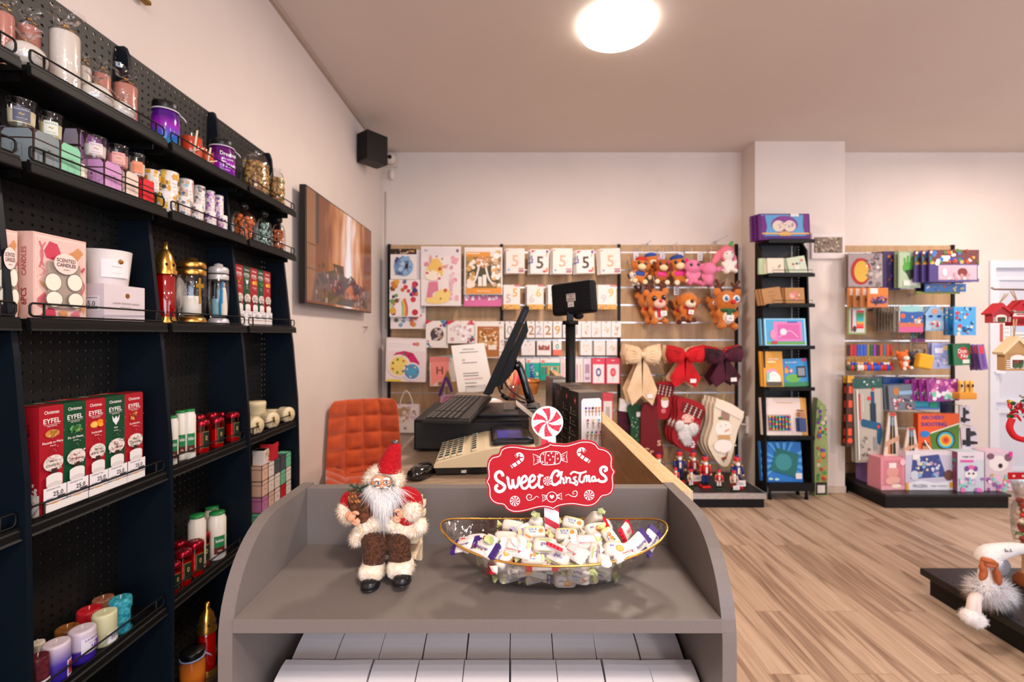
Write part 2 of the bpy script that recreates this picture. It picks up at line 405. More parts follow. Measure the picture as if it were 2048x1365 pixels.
m = MB(); m.box((2.7, YB-.012, 0), (DX0, YB, .05), 'd8d0cc:.6'); struct(m, 'baseboard_back')
# thin trunking where left wall meets the ceiling and in the back corner
m = MB(); m.box((XW, YR, ZC-.018), (XW+.02, YB, ZC-.002), 'b9a594:.6'); struct(m, 'trim_1')
# door
m = MB(); f = 'dfe0e8:.35'
m.box((DX0, YB-.015, 0), (DX0+.05, YB+.06, DZ), f).box((DX0+.05, YB-.015, DZ-.06), (DX1-.05, YB+.06, DZ), f).box((DX1-.05, YB-.015, 0), (DX1, YB+.06, DZ), f)
d = m.build('door_1'); d['kind'] = 'structure'
m = MB(); x0, x1 = DX0+.05, DX1-.05
m.box((x0, YB+.02, .02), (x1, YB+.06, DZ-.06), 'd2d4e0:.35')
for z0, z1 in ((.1, .62), (.68, 1.74)):
    m.box((x0+.02, YB+.005, z1-.03), (x1-.02, YB+.02, z1), f); m.box((x0+.02, YB+.005, z0), (x1-.02, YB+.02, z0+.03), f)
    m.box((x0+.02, YB+.008, z0), (x0+.05, YB+.02, z1), f)
m.build('door_leaf', d)
m = MB(); p = PX(1985, 744, YB); m.box((p.x, YB-.03, p.z-.012), (p.x+.08, YB+.02, p.z+.004), 'f0eef2:.3'); m.build('door_handle', d)
def sheet(name, label, x0, y0, x1, y1, Y, shapes, base='f1ebe8:.6'):
    a = PX(x0, y1, Y); b = PX(x1, y0, Y); m = MB(); m.box((0, 0, 0), (b.x-a.x, .002, b.z-a.z), base)
    m.art((0, 0, 0), (1,0,0), (0,0,1), b.x-a.x, b.z-a.z, shapes); return one(m, name, label, 'notice', a)
sheet('paper_notice', 'white paper notice with a red column of print taped to the door', 1997, 645, 2020, 687, YB+.015, [('r', .1, .06, .4, .94, 'c25a50'), ('r', .5, .1, .9, .13, 'a09090'), ('r', .5, .3, .9, .33, 'a09090'), ('r', .5, .5, .9, .53, 'a09090'), ('r', .5, .7, .9, .73, 'a09090')])
sheet('paper_notice', 'pale blue and white paper notice at the right edge of the door', 2023, 640, 2062, 682, YB+.015, [('r', .05, .4, .8, .95, 'bfd0ea'), ('r', .1, .1, .8, .15, 'a0a0a8'), ('r', .1, .25, .8, .3, 'a0a0a8')])
# ceiling lamps
def lamp(x, y, label, g=None):
    t = thing('ceiling_lamp', label, 'ceiling lamp', (x, y, ZC), 0, g)
    m = MB(); m.lathe([(.17, -.012), (.175, 0)], 'e8e2dc:.4', 40); m.build('base_plate', t)
    m = MB(); m.lathe([(0, -.075), (.05, -.074), (.10, -.068), (.15, -.052), (.18, -.033), (.186, -.02), (.17, -.012)], 'lamp_glow', 40, cap=False); m.build('diffuser', t)
    l = bpy.data.lights.new('lamp_light', 'AREA'); l.shape = 'DISK'; l.size = .34; l.energy = LAMP_POWER * (.7 if x > 3.5 else 1); l.color = (1.0, .84, .71)
    lo_ = bpy.data.objects.new('lamp_light', l); COL.objects.link(lo_); lo_.parent = t; lo_.location = (0, 0, -.080)
    return t
for k, (x, y) in enumerate(LAMPS):
    lamp(x, y, ['round white glowing ceiling lamp above the sales desk', 'round white ceiling lamp over the right part of the shop near the door', 'round white ceiling lamp over the grey sweets counter', 'round white ceiling lamp over the middle aisle', 'round white ceiling lamp near the shop window', 'round white ceiling lamp by the right end of the shop window'][k])
# ================= LEFT SHELVING =================
XB, XF = -1.092, -.957
DIV = [.53, .907, 1.285, 1.664, 2.036]
SH = [1.786, 1.594, 1.282, .876, .506, .155]
def pan_profile(): # (x of front edge, z)
    return [(-.945, 0), (-.945, .7), (-.951, .965), (-.9715, 1.208), (-.984, 1.307), (-1.012, 1.575), (-1.03, 1.75), (-1.045, 1.85), (-1.058, 1.93), (-1.066, 2.02), (-1.075, 2.045), (XB, 2.045), (XB, 0)]
SEC = ['nearest the camera, mostly out of view', 'holding the scented candle box and red diffuser boxes', 'holding the gold-topped grave lanterns', 'at the far end, holding the glass cloches']
for k in range(4):
    y0, y1 = DIV[k], DIV[k+1]
    t = thing('shelving_unit', 'black shelving bay with navy sides ' + SEC[k], 'shelving', (XB, y0, 0), 0, 'wall shelving bays')
    loc = Vector((XB, y0, 0)); m = MB(); m.T = Matrix.Translation(-loc)
    m.box((XB-.003, y0, 0), (XB, y1, 2.046), 'peg'); m.build('back_panel', t)
    for yy, on in ((y0, True), (y1, k == 3)):
        if not on: continue
        m = MB(); m.T = Matrix.Translation(-loc)
        m.prism(pan_profile(), (0, yy-.006, 0), (1,0,0), (0,0,1), (0, .012, 0), 'navy'); m.build('side_panel', t)
    m = MB(); m.T = Matrix.Translation(-loc); m.box((XB, y0+.008, 0), (-.93, y1-.008, .12), 'black'); m.build('base_plinth', t)
    for z in SH:
        xf = XF if z > .3 else -.93
        a, b = y0+.014, y1-.012
        m = MB(); m.T = Matrix.Translation(-loc)
        m.box((XB, a, z-.012), (xf-.006, b, z), 'black'); m.box((XB, a+.004, z-.03), (xf-.03, a+.007, z-.012), 'black'); m.box((XB, b-.007, z-.03), (xf-.03, b-.004, z-.012), 'black')
        s_ = m.build('shelf', t)
        m = MB(); m.T = Matrix.Translation(-loc)
        m.prism([(xf-.006, z+.002), (xf, z+.002), (xf, z-.003), (xf+.003, z-.006), (xf+.003, z-.020), (xf+.006, z-.024), (xf-.004, z-.024), (xf-.006, z-.02)], (0, a-.004, 0), (1,0,0), (0,0,1), (0, b-a+.008, 0), 'black'); m.build('price_rail', s_)
        m = MB(); m.T = Matrix.Translation(-loc); r = .0022; zz = z+.005; zt = z+.031; x = xf-.004; q = .006
        ring = [(x, a+q, zz), (x, b-q, zz), (x, b-.002, zz+.004), (x, b, zz+q+.003), (x, b, zt-q), (x, b-.002, zt-.002), (x, b-q, zt), (x, a+q, zt), (x, a+.002, zt-.002), (x, a, zt-q), (x, a, zz+q), (x, a+.002, zz+.003)]
        m.tube(ring, r, 'black', 8, closed=True)
        for yy in (a+.028, b-.028): m.tube([(x, yy, zt), (x, yy, zz), (x, yy, z-.004)], r, 'black', 6)
        m.build('guard_rail', s_)
# ================= GREY SWEETS COUNTER =================
ZS = .89; Y1, Y2 = .587, .797
t = thing('display_counter', 'grey counter shelf unit with curved sides holding the Santa doll and the bowl', 'counter', (-.05, .8, 0))
loc = Vector((-.05, .8, 0))
def cpart(name, f, lab=None):
    m = MB(); m.T = Matrix.Translation(-loc); f(m); return m.build(name, t, label=lab)
arc = [(Y1, 0), (Y1, ZS-.03)]
for i in range(15):
    a = i/14*math.pi/2; arc.append((Y1 + .118*(1-math.cos(a)), ZS-.03 + .128*math.sin(a)))
arc += [(.825, .988), (.825, 0)]
for xa, xb in ((-.375, -.357), (.262, .280)):
    cpart('side_panel', lambda m: m.prism(arc, (xa, 0, 0), (0,1,0), (0,0,1), (xb-xa, 0, 0), 'melamine'))
cpart('shelf_board', lambda m: m.box((-.357, Y1, ZS-.0175), (.262, Y2, ZS), 'melamine', .0007))
cpart('back_panel', lambda m: m.box((-.357, Y2, 0), (.262, .818, .987), 'melamine', .0007))
cpart('lower_shelf', lambda m: m.box((-.357, Y1+.01, .655), (.262, Y2, .673), 'melamine'))
# white dispenser boxes below the shelf
proto = None; n = 0
def flipbox(tip):
    m = MB(); w = .0645; prof = [(0, 0), (0, .088-tip)]
    for i in range(1, 9):
        q = i/8; prof.append((q*.075, .088 - tip + (tip+.012)*math.sin(q*math.pi/2)))
    prof.append((.075, 0)); m.prism(prof, (-w/2, 0, 0), (0,1,0), (0,0,1), (w, 0, 0), 'dcd8dc:.55')
    return m
ordn = ['first', 'second', 'third', 'fourth', 'fifth', 'sixth', 'seventh', 'eighth', 'ninth']
rnd = random.Random(4)
for r_, (yy, zz) in enumerate(((.689, .673), (.607, .673))):
    for k in range(9):
        x = (-.3065 + k*.0663) if r_ == 0 else (-.305 + k*.0663); tip = .006 if r_ == 0 else .012
        m = flipbox(tip+.006); dz = 0
        one(m, 'dispenser_box', f'plain white curved-top carton under the grey shelf, {ordn[k]} from the left in the {"back" if r_ == 0 else "front"} row', 'carton', (x + rnd.uniform(-.0006, .0006), yy, zz), R(rnd.uniform(-1, 1)) if not (r_ == 1 and k in (1, 7)) else R(1.6 if k == 1 else -1.6), 'white cartons under the grey shelf')
# ================= SALES DESK =================
ZD = .83
t = thing('sales_desk', 'long sales desk with grey oak worktop carrying the till', 'desk', (0, .83, 0)); loc = Vector((0, .83, 0))
cpart('worktop', lambda m: m.box((-.424, .826, ZD-.03), (.262, 3.56, ZD), 'greywood', .001))
cpart('front_panel', lambda m: m.box((-.40, .84, 0), (.26, 3.54, ZD-.03), 'greywood'))
t = thing('desk_screen', 'long plywood-edged oak screen with vertical slats along the right side of the desk', 'screen', (.28, .83, 0)); loc = Vector((.28, .83, 0))
cpart('side_panel', lambda m: m.box((.263, .826, 0), (.281, 3.56, .985), 'oak_panel').box((.263, .826, .985), (.281, 3.56, .9856), 'ply'))
for k in range(46):
    y0 = .80 + k*.06
    cpart('slat', lambda m: m.box((.2815, y0, 0), (.306, y0+.0585, .981), 'ply').box((.2815, y0-.0008, .955), (.306, y0, .981), 'plyend'))
# ================= SWEETS SIGN =================
YS = .69
def sg(x, y): return ((960 + x/5.686 - CX)/FPX*YS - .070, CZ - (800 + y/5.686 - 670)/FPX*YS - .905)
t = thing('sweets_sign', 'red Sweet Christmas plaque on a striped lollipop stick in the glass bowl', 'sign', (.070, YS, .905))
U, W = (1, 0, 0), (0, 0, 1)
def spart(name, f, lab=None):
    m = MB(); f(m); return m.build(name, t, label=lab)
S = lambda pts: [sg(*p) for p in pts]
px = .69/930/5.686
ol = [(795,478),(830,488),(900,492),(980,495),(1060,475),(1130,455),(1190,450),(1260,458),(1320,490),(1350,530),(1400,540),(1450,565),(1490,610),(1505,660),(1500,720),(1510,765),(1535,805),(1515,850),(1515,900),(1520,970),(1500,1040),(1450,1080),(1385,1095),(1350,1140),(1300,1185),(1230,1205),(1150,1200),(1060,1185),(960,1190),(880,1210),(830,1240),(790,1225),(720,1215),(640,1225),(550,1250),(450,1270),(370,1268),(300,1235),(265,1190),(200,1180),(140,1150),(100,1090),(95,1010),(85,960),(62,915),(85,870),(85,810),(80,750),(95,680),(140,630),(210,610),(230,560),(270,525),(340,508),(430,512),(530,530),(630,535),(710,518),(760,500)]
oc = [(p.x, p.y) for p in catmull([(*p, 0) for p in ol], 3, True)]
RED = 'aa0019:.7'; WHT = 'e9e6ea:.5'
def plaque(m):
    m.prism(S(oc)[::-1], (0, -.0055, 0), U, W, (0, .005, 0), RED, '98061c:.5')
spart('plaque', plaque)
def stick(m):
    a = [sg(x, y) for x, y in ((697, 400), (860, 400), (912, 1640), (745, 1640))]
    m.prism(a[::-1], (0, .0002, 0), U, W, (0, .004, 0), WHT)
    for y in (440, 700, 960, 1215, 1330, 1470, 1600):   # slanted glitter stripes
        dx = (y-400)*.042
        q = [(697+dx, y), (697+dx, y+75), (862+dx, y+75+90), (862+dx, y+90)]
        if y == 440: q = [(697, 440), (697, 520), (800, 520), (770, 460)]
        if y == 1215: q = [(815, 1225), (900, 1285), (897, 1215)]
        m.prism([sg(*p) for p in q][::-1], (0, -.0001, 0), U, W, (0, .0003, 0), 'glitter')
spart('stick', stick)
def swirl(m, cx, cy, r, nb, y, c='glitter', tw=.55, r1=.92, face=True, d=.004, ringc=WHT, segw=.5):
    if face:
        pts = [sg(cx + r*math.cos(2*math.pi*i/40), cy + r*math.sin(2*math.pi*i/40)) for i in range(40)]
        m.prism(pts, (0, y, 0), U, W, (0, d, 0), ringc)
    for k in range(nb):
        a0 = 2*math.pi*k/nb + .15; A = []; B = []
        for i in range(7):
            q = i/6; rr = r*(.06 + (r1-.06)*q); tt = a0 + tw*(1-q)**1.3
            A.append(sg(cx + rr*math.cos(tt), cy + rr*math.sin(tt))); B.append(sg(cx + rr*math.cos(tt + segw*2*math.pi/nb), cy + rr*math.sin(tt + segw*2*math.pi/nb)))
        m.prism(A + B[::-1], (0, y-.0004, 0), U, W, (0, .0003, 0), c)
spart('lollipop_disc', lambda m: swirl(m, 765, 256, 180, 6, -.0012, segw=.52))
def rb(m, pts, w, y=-.0062, c=WHT, closed=False, sm=True):
    P = catmull([(*p, 0) for p in pts], 6, closed) if sm else [Vector((*p, 0)) for p in pts]
    m.ribbon([sg(p.x, p.y) for p in P], [q*px for q in w] if isinstance(w, list) else w*px, (0, y, 0), U, W, (0, 0, 0), c, closed)
def lettering(m):
    # white outline
    n = len(oc); ins = []
    for i in range(n):
        a, b = Vector(oc[i-2]), Vector(oc[(i+2) % n]); t_ = (b-a).normalized(); q = Vector((-t_.y, t_.x)); ins.append((oc[i][0] + q.x*21, oc[i][1] + q.y*21))
    rb(m, ins, 8, closed=True, sm=False)
    G = [(30, [(262,858),(255,830),(228,805),(190,822),(178,862),(200,905),(255,940),(282,975),(262,1015),(215,1030),(182,1005),(185,968),(210,958)]),
     (26, [(300,870),(318,880),(325,940),(345,990),(368,960),(372,900)]), (26, [(372,890),(380,950),(402,985),(432,950),(440,880),(455,868)]),
     (24, [(470,935),(515,912),(530,878),(508,852),(478,880),(465,940),(485,988),(522,990),(556,950)]),
     (24, [(560,928),(605,905),(620,868),(598,845),(568,875),(556,935),(578,980),(615,980),(650,938)]),
     (24, [(682,830),(668,900),(664,950),(686,985),(716,965)]), (18, [(648,862),(682,852),(718,850)]),
     (26, [(868,858),(892,835),(888,802),(850,798),(815,845),(806,905),(828,948),(866,945),(902,912)]),
     (20, [(926,800),(915,870),(905,942)]), (18, [(908,905),(930,878),(946,892),(944,930),(960,935)]),
     (18, [(962,862),(978,880),(974,935)]), (16, [(976,900),(1000,872),(1022,885)]), (18, [(1022,885),(1016,925),(1040,925)]),
     (18, [(1090,862),(1058,878),(1080,908),(1062,935),(1040,925)]), (16, [(1075,900),(1102,925),(1092,955),(1072,945)]),
     (18, [(1020,835),(1060,806),(1130,822),(1205,800)]), (20, [(1142,812),(1122,895),(1150,925),(1172,905)]),
     (18, [(1170,925),(1182,855)]), (18, [(1182,870),(1205,850),(1206,920)]), (18, [(1206,875),(1232,850),(1234,912),(1256,912)]),
     (18, [(1305,865),(1275,862),(1262,892),(1282,915),(1304,880),(1306,910),(1326,905)]),
     (26, [(1400,798),(1428,785),(1425,760),(1395,750),(1362,772),(1370,820),(1412,858),(1425,892),(1398,915),(1352,912),(1332,884)])]
    for i_, (w_, g) in enumerate(G): rb(m, g, w_*1.16, -.0062 - (i_ % 2)*.0003)
    swirl(m, 765, 910, 50, 8, -.0064, c=RED, d=.0004)
    for cx, cy in ((397, 1136), (1234, 1070)): swirl(m, cx, cy, 57, 8, -.0062, c=RED, d=.0004)
    # candy canes
    for sx, x0 in ((1, 0), (-1, 1)):
        f = (lambda x, y: (x, y)) if sx == 1 else (lambda x, y: (1590 - x + 5, y - 58))
        rb(m, [f(*p) for p in ((355,750),(430,705),(475,665),(475,625),(440,608),(405,635))], 40)
        for a, b in (((385,760),(355,722)),((430,728),(405,692)),((470,700),(440,660)),((490,645),(455,645)),((450,602),(440,630)),((400,612),(420,640))):
            rb(m, [f(*a), f(*b)], 13, -.0065, RED, sm=False)
    # wrapped sweets
    rb(m, [(690,610),(740,582),(860,578),(905,600),(915,660),(900,705),(860,720),(750,728),(700,715),(682,660)], 8, closed=True)
    rb(m, [(750,585),(735,655),(740,725)], 7); rb(m, [(860,580),(848,650),(850,720)], 7)
    for x, y in ((720,608),(775,622),(825,635),(792,670),(710,695),(760,706),(880,658),(840,705),(808,595),(875,602)):
        m.art((sg(x, y)[0], -.006, sg(x, y)[1]), U, W, 1, 1, [('e', 0, 0, 9*px, 9*px, WHT)])
    for P in ([(682,640),(600,605),(612,665),(605,730),(688,690)], [(912,620),(985,578),(978,635),(990,700),(915,672)]): rb(m, P, 7, sm=False)
    for a, b in (((690,655),(640,640)),((690,668),(645,668)),((690,678),(645,690)),((915,640),(955,620)),((915,650),(958,655)),((915,662),(955,672))): rb(m, [a, b], 6, sm=False)
    rb(m, [(813+57*math.cos(q), 1090+57*math.sin(q)) for q in [i*math.pi/8 for i in range(16)]], 7, closed=True)
    h = [sg(813+.9*x, 1088+.9*y) for x, y in ((0,28),(-28,0),(-28,-16),(-14,-26),(0,-12),(14,-26),(28,-16),(28,0))]
    m.add([(a, -.0064, b) for a, b in h], [list(range(8))], WHT)
    for P in ([(758,1075),(700,1065),(715,1100),(705,1140),(758,1108)], [(870,1072),(925,1045),(918,1080),(930,1120),(870,1100)]): rb(m, P, 7, sm=False)
    for a, b in (((755,1085),(725,1085)),((755,1095),(728,1105)),((872,1080),(905,1070)),((872,1090),(905,1098))): rb(m, [a, b], 6, sm=False)
    rb(m, [(555,1098),(580,1100),(580,1070),(550,1062),(528,1090),(550,1128),(600,1115),(640,1082),(668,1100)], [3+6*math.sin(math.pi*min(1, i/49)) for i in range(60)])
    rb(m, [(1075,1055),(1050,1055),(1055,1030),(1085,1022),(1100,1050),(1080,1085),(1030,1078),(1000,1060),(965,1075)], [3+6*math.sin(math.pi*min(1, i/49)) for i in range(60)])
spart('lettering', lettering, 'white lettering and sweets drawn on the plaque')
# ================= GLASS BOWL =================
BC = Vector((.0572, .69, ZS)); BA, BB = .1685, .081
def bowl_pt(s, a, off=0):
    z1 = .0545 + .023*abs(math.cos(a))**3
    r = (.30 + .70*s**.62) if s > 0 else 0
    if s == 0: return Vector((0, 0, .001+off))
    q = s
    return Vector(((BA-off)*r*math.cos(a), (BB-off)*r*math.sin(a), .001 + off + (z1-off)*q**1.45))
t = thing('glass_bowl', 'long oval clear glass bowl with a gold rim full of wrapped sweets', 'bowl', BC)
m = MB(); n = 72; ks = [0, .001, .03, .08, .16, .28, .42, .58, .74, .88, 1]
V = []; F = []
for off in (0, .0028):
    o = len(V)
    for s in ks[1:]:
        for i in range(n): V.append(bowl_pt(s, 2*math.pi*i/n, off))
    for j in range(len(ks)-2):
        for i in range(n):
            f = (o+j*n+i, o+j*n+(i+1) % n, o+(j+1)*n+(i+1) % n, o+(j+1)*n+i); F.append(f if off == 0 else f[::-1])
    F.append([o+i for i in range(n)][::(-1 if off == 0 else 1)])
m.add(V, F, 'bowl_glass', True); m.build('shell', t)
m = MB(); m.tube([bowl_pt(1, 2*math.pi*i/n, .0012) + Vector((0, 0, .0005)) for i in range(n)], .0016, 'gold', 8, closed=True); m.build('gold_rim', t)
# sweets
def candy_block(kind):
    """chunky sweet in a white wrapper with twisted ends"""
    m = MB(); c = 'dcd5ca:.35'
    m.ell((0, 0, 0), (.0165, .0095, .0085), c, n=16, k=8, e=.45)
    for s in (-1, 1):
        V = [(s*.015, 0, 0)]; n = 9
        for i in range(n):
            a = math.pi*2*i/n; V.append((s*(.0235 + .0015*(i % 2)), .0078*math.cos(a), .0052*math.sin(a) + .0012*(i % 2)))
        V.append((s*.0205, 0, 0))
        m.add(V, [(0, 1+i, 1+(i+1) % n) for i in range(n)] + [(n+1, 1+(i+1) % n, 1+i) for i in range(n)], {'peach': 'c9cf8a:.4', 'gelo': 'b9c285:.4', 'orange': 'ece6dc:.35', 'soft': 'cfd39a:.4'}[kind])
    sh = {'peach': [('e', .35, .55, .11, .2, 'e4572e'), ('e', .33, .53, .06, .12, 'f2b25c'), ('e', .58, .6, .1, .2, 'ec8f3c'), ('e', .72, .72, .07, .1, '5f9a3c'), ('t', 'Fruity', .5, .18, .24, '2f6fb4', .7), ('r', 0, 0, .08, 1, 'ecdc7a'), ('r', .92, 0, 1, 1, 'ecdc7a')],
          'gelo': [('e', .5, .86, .34, .12, 'a9b478'), ('t', 'gelo', .5, .4, .55, '5a3f9c', .8)],
          'orange': [('e', .62, .45, .22, .36, 'f0913a'), ('e', .62, .45, .16, .26, 'f6b561'), ('l', [(.62, .1), (.62, .8)], .02, 'f0913a'), ('t', 'gelo', .22, .7, .3, '6a4fa8', .36)],
          'soft': [('t', 'Soft &', .42, .7, .28, '2f7fc0', .6), ('t', 'Fruity', .42, .35, .28, '2f7fc0', .6), ('e', .84, .5, .12, .25, 'ef8d3a'), ('r', 0, .9, 1, 1, 'ecdc7a')]}[kind]
    m.art((-.0135, -.0062, .0086), (1, 0, 0), (0, 1, 0), .027, .0124, sh, .00015)
    m.art((-.0135, -.0096, -.006), (1, 0, 0), (0, 0, 1), .027, .012, sh, .00015)
    return m
def candy_sachet(kind):
    """flat pillow sachet with serrated coloured ends"""
    m = MB(); ec = {'red': 'd2122c:.35', 'purple': '3d2470:.35', 'straw': 'ece6e0:.35'}[kind]; nx, ny = 10, 6; V = []; F = []
    for sgn in (1, -1):
        o = len(V)
        for i in range(nx+1):
            for j in range(ny+1):
                x = -1 + 2*i/nx; y = -1 + 2*j/ny; V.append((x*.0150, y*.0105, sgn*.0058*((1-x**4)*(1-y**4))**.6))
        for i in range(nx):
            for j in range(ny):
                a = o+i*(ny+1)+j; f = (a, a+ny+1, a+ny+2, a+1); F.append(f if sgn > 0 else f[::-1])
    m.add(V, F, 'ddd6d2:.3', True)
    for s in (-1, 1):
        P = [(s*.0135, -.0108)]; k = 8
        for i in range(k+1): P.append((s*(.0222 if i % 2 else .0208), -.0108 + .0216*i/k))
        P.append((s*.0135, .0108))
        if s > 0: P = P
        m.prism(P, (0, 0, -.0022), (1, 0, 0), (0, 1, 0), (0, 0, .0044), ec)
    tx = 'Fruit-Love' if kind == 'red' else ('Blackcurrant' if kind == 'purple' else 'Strawberry-Yoga!')
    sh = [('t', tx, .5, .58 if kind == 'red' else .3, .36 if kind == 'red' else .24, 'd0186a' if kind == 'red' else ('4a3088' if kind == 'purple' else 'c02a3a'), .86), ('l', [(.15, .2), (.4, .12), (.7, .25)], .02, '6aa84a'), ('e', .8, .2, .05, .08, 'd2122c' if kind != 'purple' else '6a3a98')]
    m.art((-.012, -.008, .0062), (1, 0, 0), (0, 1, 0), .024, .016, sh, .00012)
    return m
kinds = {'peach': ('chunky white sweet with peach print', candy_block), 'gelo': ('chunky white sweet printed gelo', candy_block), 'orange': ('white sweet with orange slice print', candy_block), 'soft': ('white sweet printed Soft & Fruity in blue', candy_block),
         'red': ('flat sweet with red serrated ends', candy_sachet), 'purple': ('flat white sachet sweet with purple serrated ends', candy_sachet), 'straw': ('flat white sweet with red print', candy_sachet)}
protos = {}
top = [(953,1077,'red',(20,10,170)),(925,1092,'purple',(25,-20,-20)),(965,1098,'purple',(35,0,-38)),(1026,1055,'peach',(42,-8,172)),(1073,1052,'gelo',(30,60,80)),(1068,1068,'soft',(40,0,5)),
 (1012,1078,'peach',(45,0,175)),(1048,1084,'orange',(20,20,60)),(1090,1093,'gelo',(38,2,-3)),(1030,1098,'straw',(50,5,-14)),(1068,1117,'peach',(45,0,-3)),(1010,1114,'orange',(30,-30,40)),
 (1146,1050,'soft',(38,8,-15)),(1133,1073,'soft',(30,-5,-10)),(1190,1062,'orange',(45,0,20)),(1216,1052,'red',(60,25,75)),(1186,1042,'gelo',(20,50,140)),(1252,1064,'red',(65,0,62)),(1172,1085,'straw',(45,0,3)),
 (1275,1087,'purple',(50,-20,38)),(1300,1082,'purple',(50,-30,48)),(1232,1102,'orange',(40,10,12)),(1222,1080,'peach',(30,30,-60)),(1150,1104,'straw',(40,5,-50)),(1120,1118,'gelo',(30,20,-20)),(1196,1112,'gelo',(20,-40,70)),
 (1088,1132,'red',(20,0,2)),(1160,1130,'straw',(20,0,-20)),(985,1085,'gelo',(20,30,80)),(1255,1105,'straw',(40,0,35)),(1120,1098,'red',(10,30,60)),(1050,1060,'purple',(20,0,40)),(940,1102,'straw',(30,0,-30)),(1210,1120,'orange',(20,10,100))]
pl = {'red': 0}
def place_candy(kind, p, rot, where):
    d, fn = kinds[kind]; lab = d + ', ' + where
    if kind not in protos: protos[kind] = one(fn(kind), 'wrapped_sweet', lab, 'sweet', p, 0, 'wrapped sweets in the glass bowl', rot=rot)
    else: dup(protos[kind], p, rot=rot, label=lab)
used = {}
for (x, y, k, rt) in top:
    u = (x-1106)/226; z = .951 + .012*max(0, 1-u*u); Y = (CZ-z)*FPX/(y-670)
    xx = (x-CX)/FPX*Y; Y = max(.632, min(.752, Y)); z = CZ-(y-670)/FPX*Y
    ex = math.hypot((xx-BC.x)/(BA-.016), (Y-BC.y)/(BB-.010)); xx, Y = (BC.x+(xx-BC.x)/max(1, ex), BC.y+(Y-BC.y)/max(1, ex)); z = max(z, .938 if ex < .9 else .946)
    where = ('at the left tip' if x < 975 else 'left of the stick' if x < 1088 else 'right of the stick' if x < 1210 else 'at the right tip') + (' at the back' if y < 1070 else ' by the front rim' if y > 1100 else '')
    wl = (k, where); used[wl] = used.get(wl, 0) + 1
    if used[wl] > 1: where += ', ' + ['', '', 'second', 'third'][used[wl]]
    place_candy(k, (xx, Y, z), tuple(R(a) for a in rt), where)
rn = random.Random(11); cnt = 0; kk = list(kinds)
while cnt < 56:
    a = rn.uniform(0, 2*math.pi); r = math.sqrt(rn.random()); zl = rn.choice((.014, .022, .030, .038, .044)); lim = .30 + .70*((zl/.056)**.43) - .22
    x, y = BA*lim*r*math.cos(a), BB*lim*r*math.sin(a)
    place_candy(kk[cnt % 7], (BC.x+x, BC.y+y, ZS+zl), (rn.uniform(-.3, .3), rn.uniform(-.3, .3), rn.uniform(-.5, .5)), ['buried deep', 'buried low', 'half buried', 'half buried', 'near the surface'][(.014, .022, .030, .038, .044).index(zl)] + (' in the back ' if y > 0 else ' in the front ') + ('left end' if x < -.07 else 'left middle' if x < -.02 else 'centre' if x < .02 else 'right middle' if x < .07 else 'right end')); cnt += 1
# ================= SANTA DOLL =================
SY = .705
def SP(x, y, dy=0): return PX(660 + x/4.1375, 860 + y/4.1375, SY + dy)
K = SY/930/4.1375
t = thing('santa_doll', 'seated Santa Claus doll with long white beard, red pointed hat and brown trousers', 'doll', (-.19, .70, ZS)); sl = Vector((-.19, .70, ZS))
def sp(name, f, lab=None, remesh=0, par=None):
    m = MB(); m.T = Matrix.Translation(-sl); f(m); return m.build(name, par or t, label=lab, remesh=remesh)
rf = random.Random(5)
def fur_on(m, c, r, n, ln, wd, cols, down=.3, half=None, tip=None, rot=(0,0,0)):
    c = Vector(c); Rm = Euler(rot).to_matrix()
    for _ in range(n):
        d = Vector((rf.gauss(0, 1), rf.gauss(0, 1), rf.gauss(0, 1))).normalized()
        if half and d.dot(Vector(half)) < -.25: continue
        p = c + Rm @ Vector((d.x*r[0], d.y*r[1], d.z*r[2])); nrm = (Rm @ Vector((d.x/r[0], d.y/r[1], d.z/r[2]))).normalized()
        dr = (nrm + Vector((rf.gauss(0, .35), rf.gauss(0, .35), rf.gauss(0, .3) - down))).normalized()
        L = ln*rf.uniform(.6, 1.2); s = nrm.orthogonal().normalized(); q = nrm.cross(s)
        p0 = p - nrm*L*.15; a = wd*rf.uniform(.7, 1.3)
        m.add([p0+s*a, p0-s*a*.5+q*a*.87, p0-s*a*.5-q*a*.87, p0+dr*L], [(0,1,3),(1,2,3),(2,0,3)], rf.choice(cols), True)
FC = ['e0d2c0:.9', 'eee6dc:.9', 'd8c2a0:.9', 'e8ded0:.9', 'b98a50:.9', 'd0ac78:.9']
FW = ['e9e6e4:.8', 'e0dcda:.8', 'f2f0ee:.8']
def coat(m):
    m.ell(SP(430, 690, .012), (.032, .024, .036), 'feltred'); m.ell(SP(430, 580, .01), (.040, .022, .020), 'feltred')
    m.ell(SP(200, 590, .0), (.020, .018, .018), 'feltred'); m.ell(SP(165, 600, -.004), (.015, .015, .018), 'feltred'); m.ell(SP(640, 560, .005), (.020, .018, .016), 'feltred')
    m.ell(SP(690, 620, 0), (.015, .016, .024), 'feltred'); m.ell(SP(300, 560, .005), (.024, .018, .016), 'feltred'); m.ell(SP(560, 545, .005), (.024, .018, .016), 'feltred'); m.ell(SP(640, 730, -.01), (.016, .014, .014), 'feltred')
sp('coat', coat, remesh=.0025)
def trousers(m):
    m.ell(SP(460, 850, .004), (.034, .026, .018), 'feltbrown')
    for x0, x1, x2 in ((350, 370, 365), (570, 575, 580)):
        m.ell(SP(x0, 900, -.012), (.0175, .019, .017), 'feltbrown'); m.ell(SP(x1, 970, -.026), (.0170, .0155, .019), 'feltbrown'); m.ell(SP(x2, 1050, -.030), (.0170, .014, .018), 'feltbrown')
        m.ell(SP(x2, 1120, -.030), (.014, .012, .016), 'feltbrown')
sp('trousers', trousers, remesh=.0022)
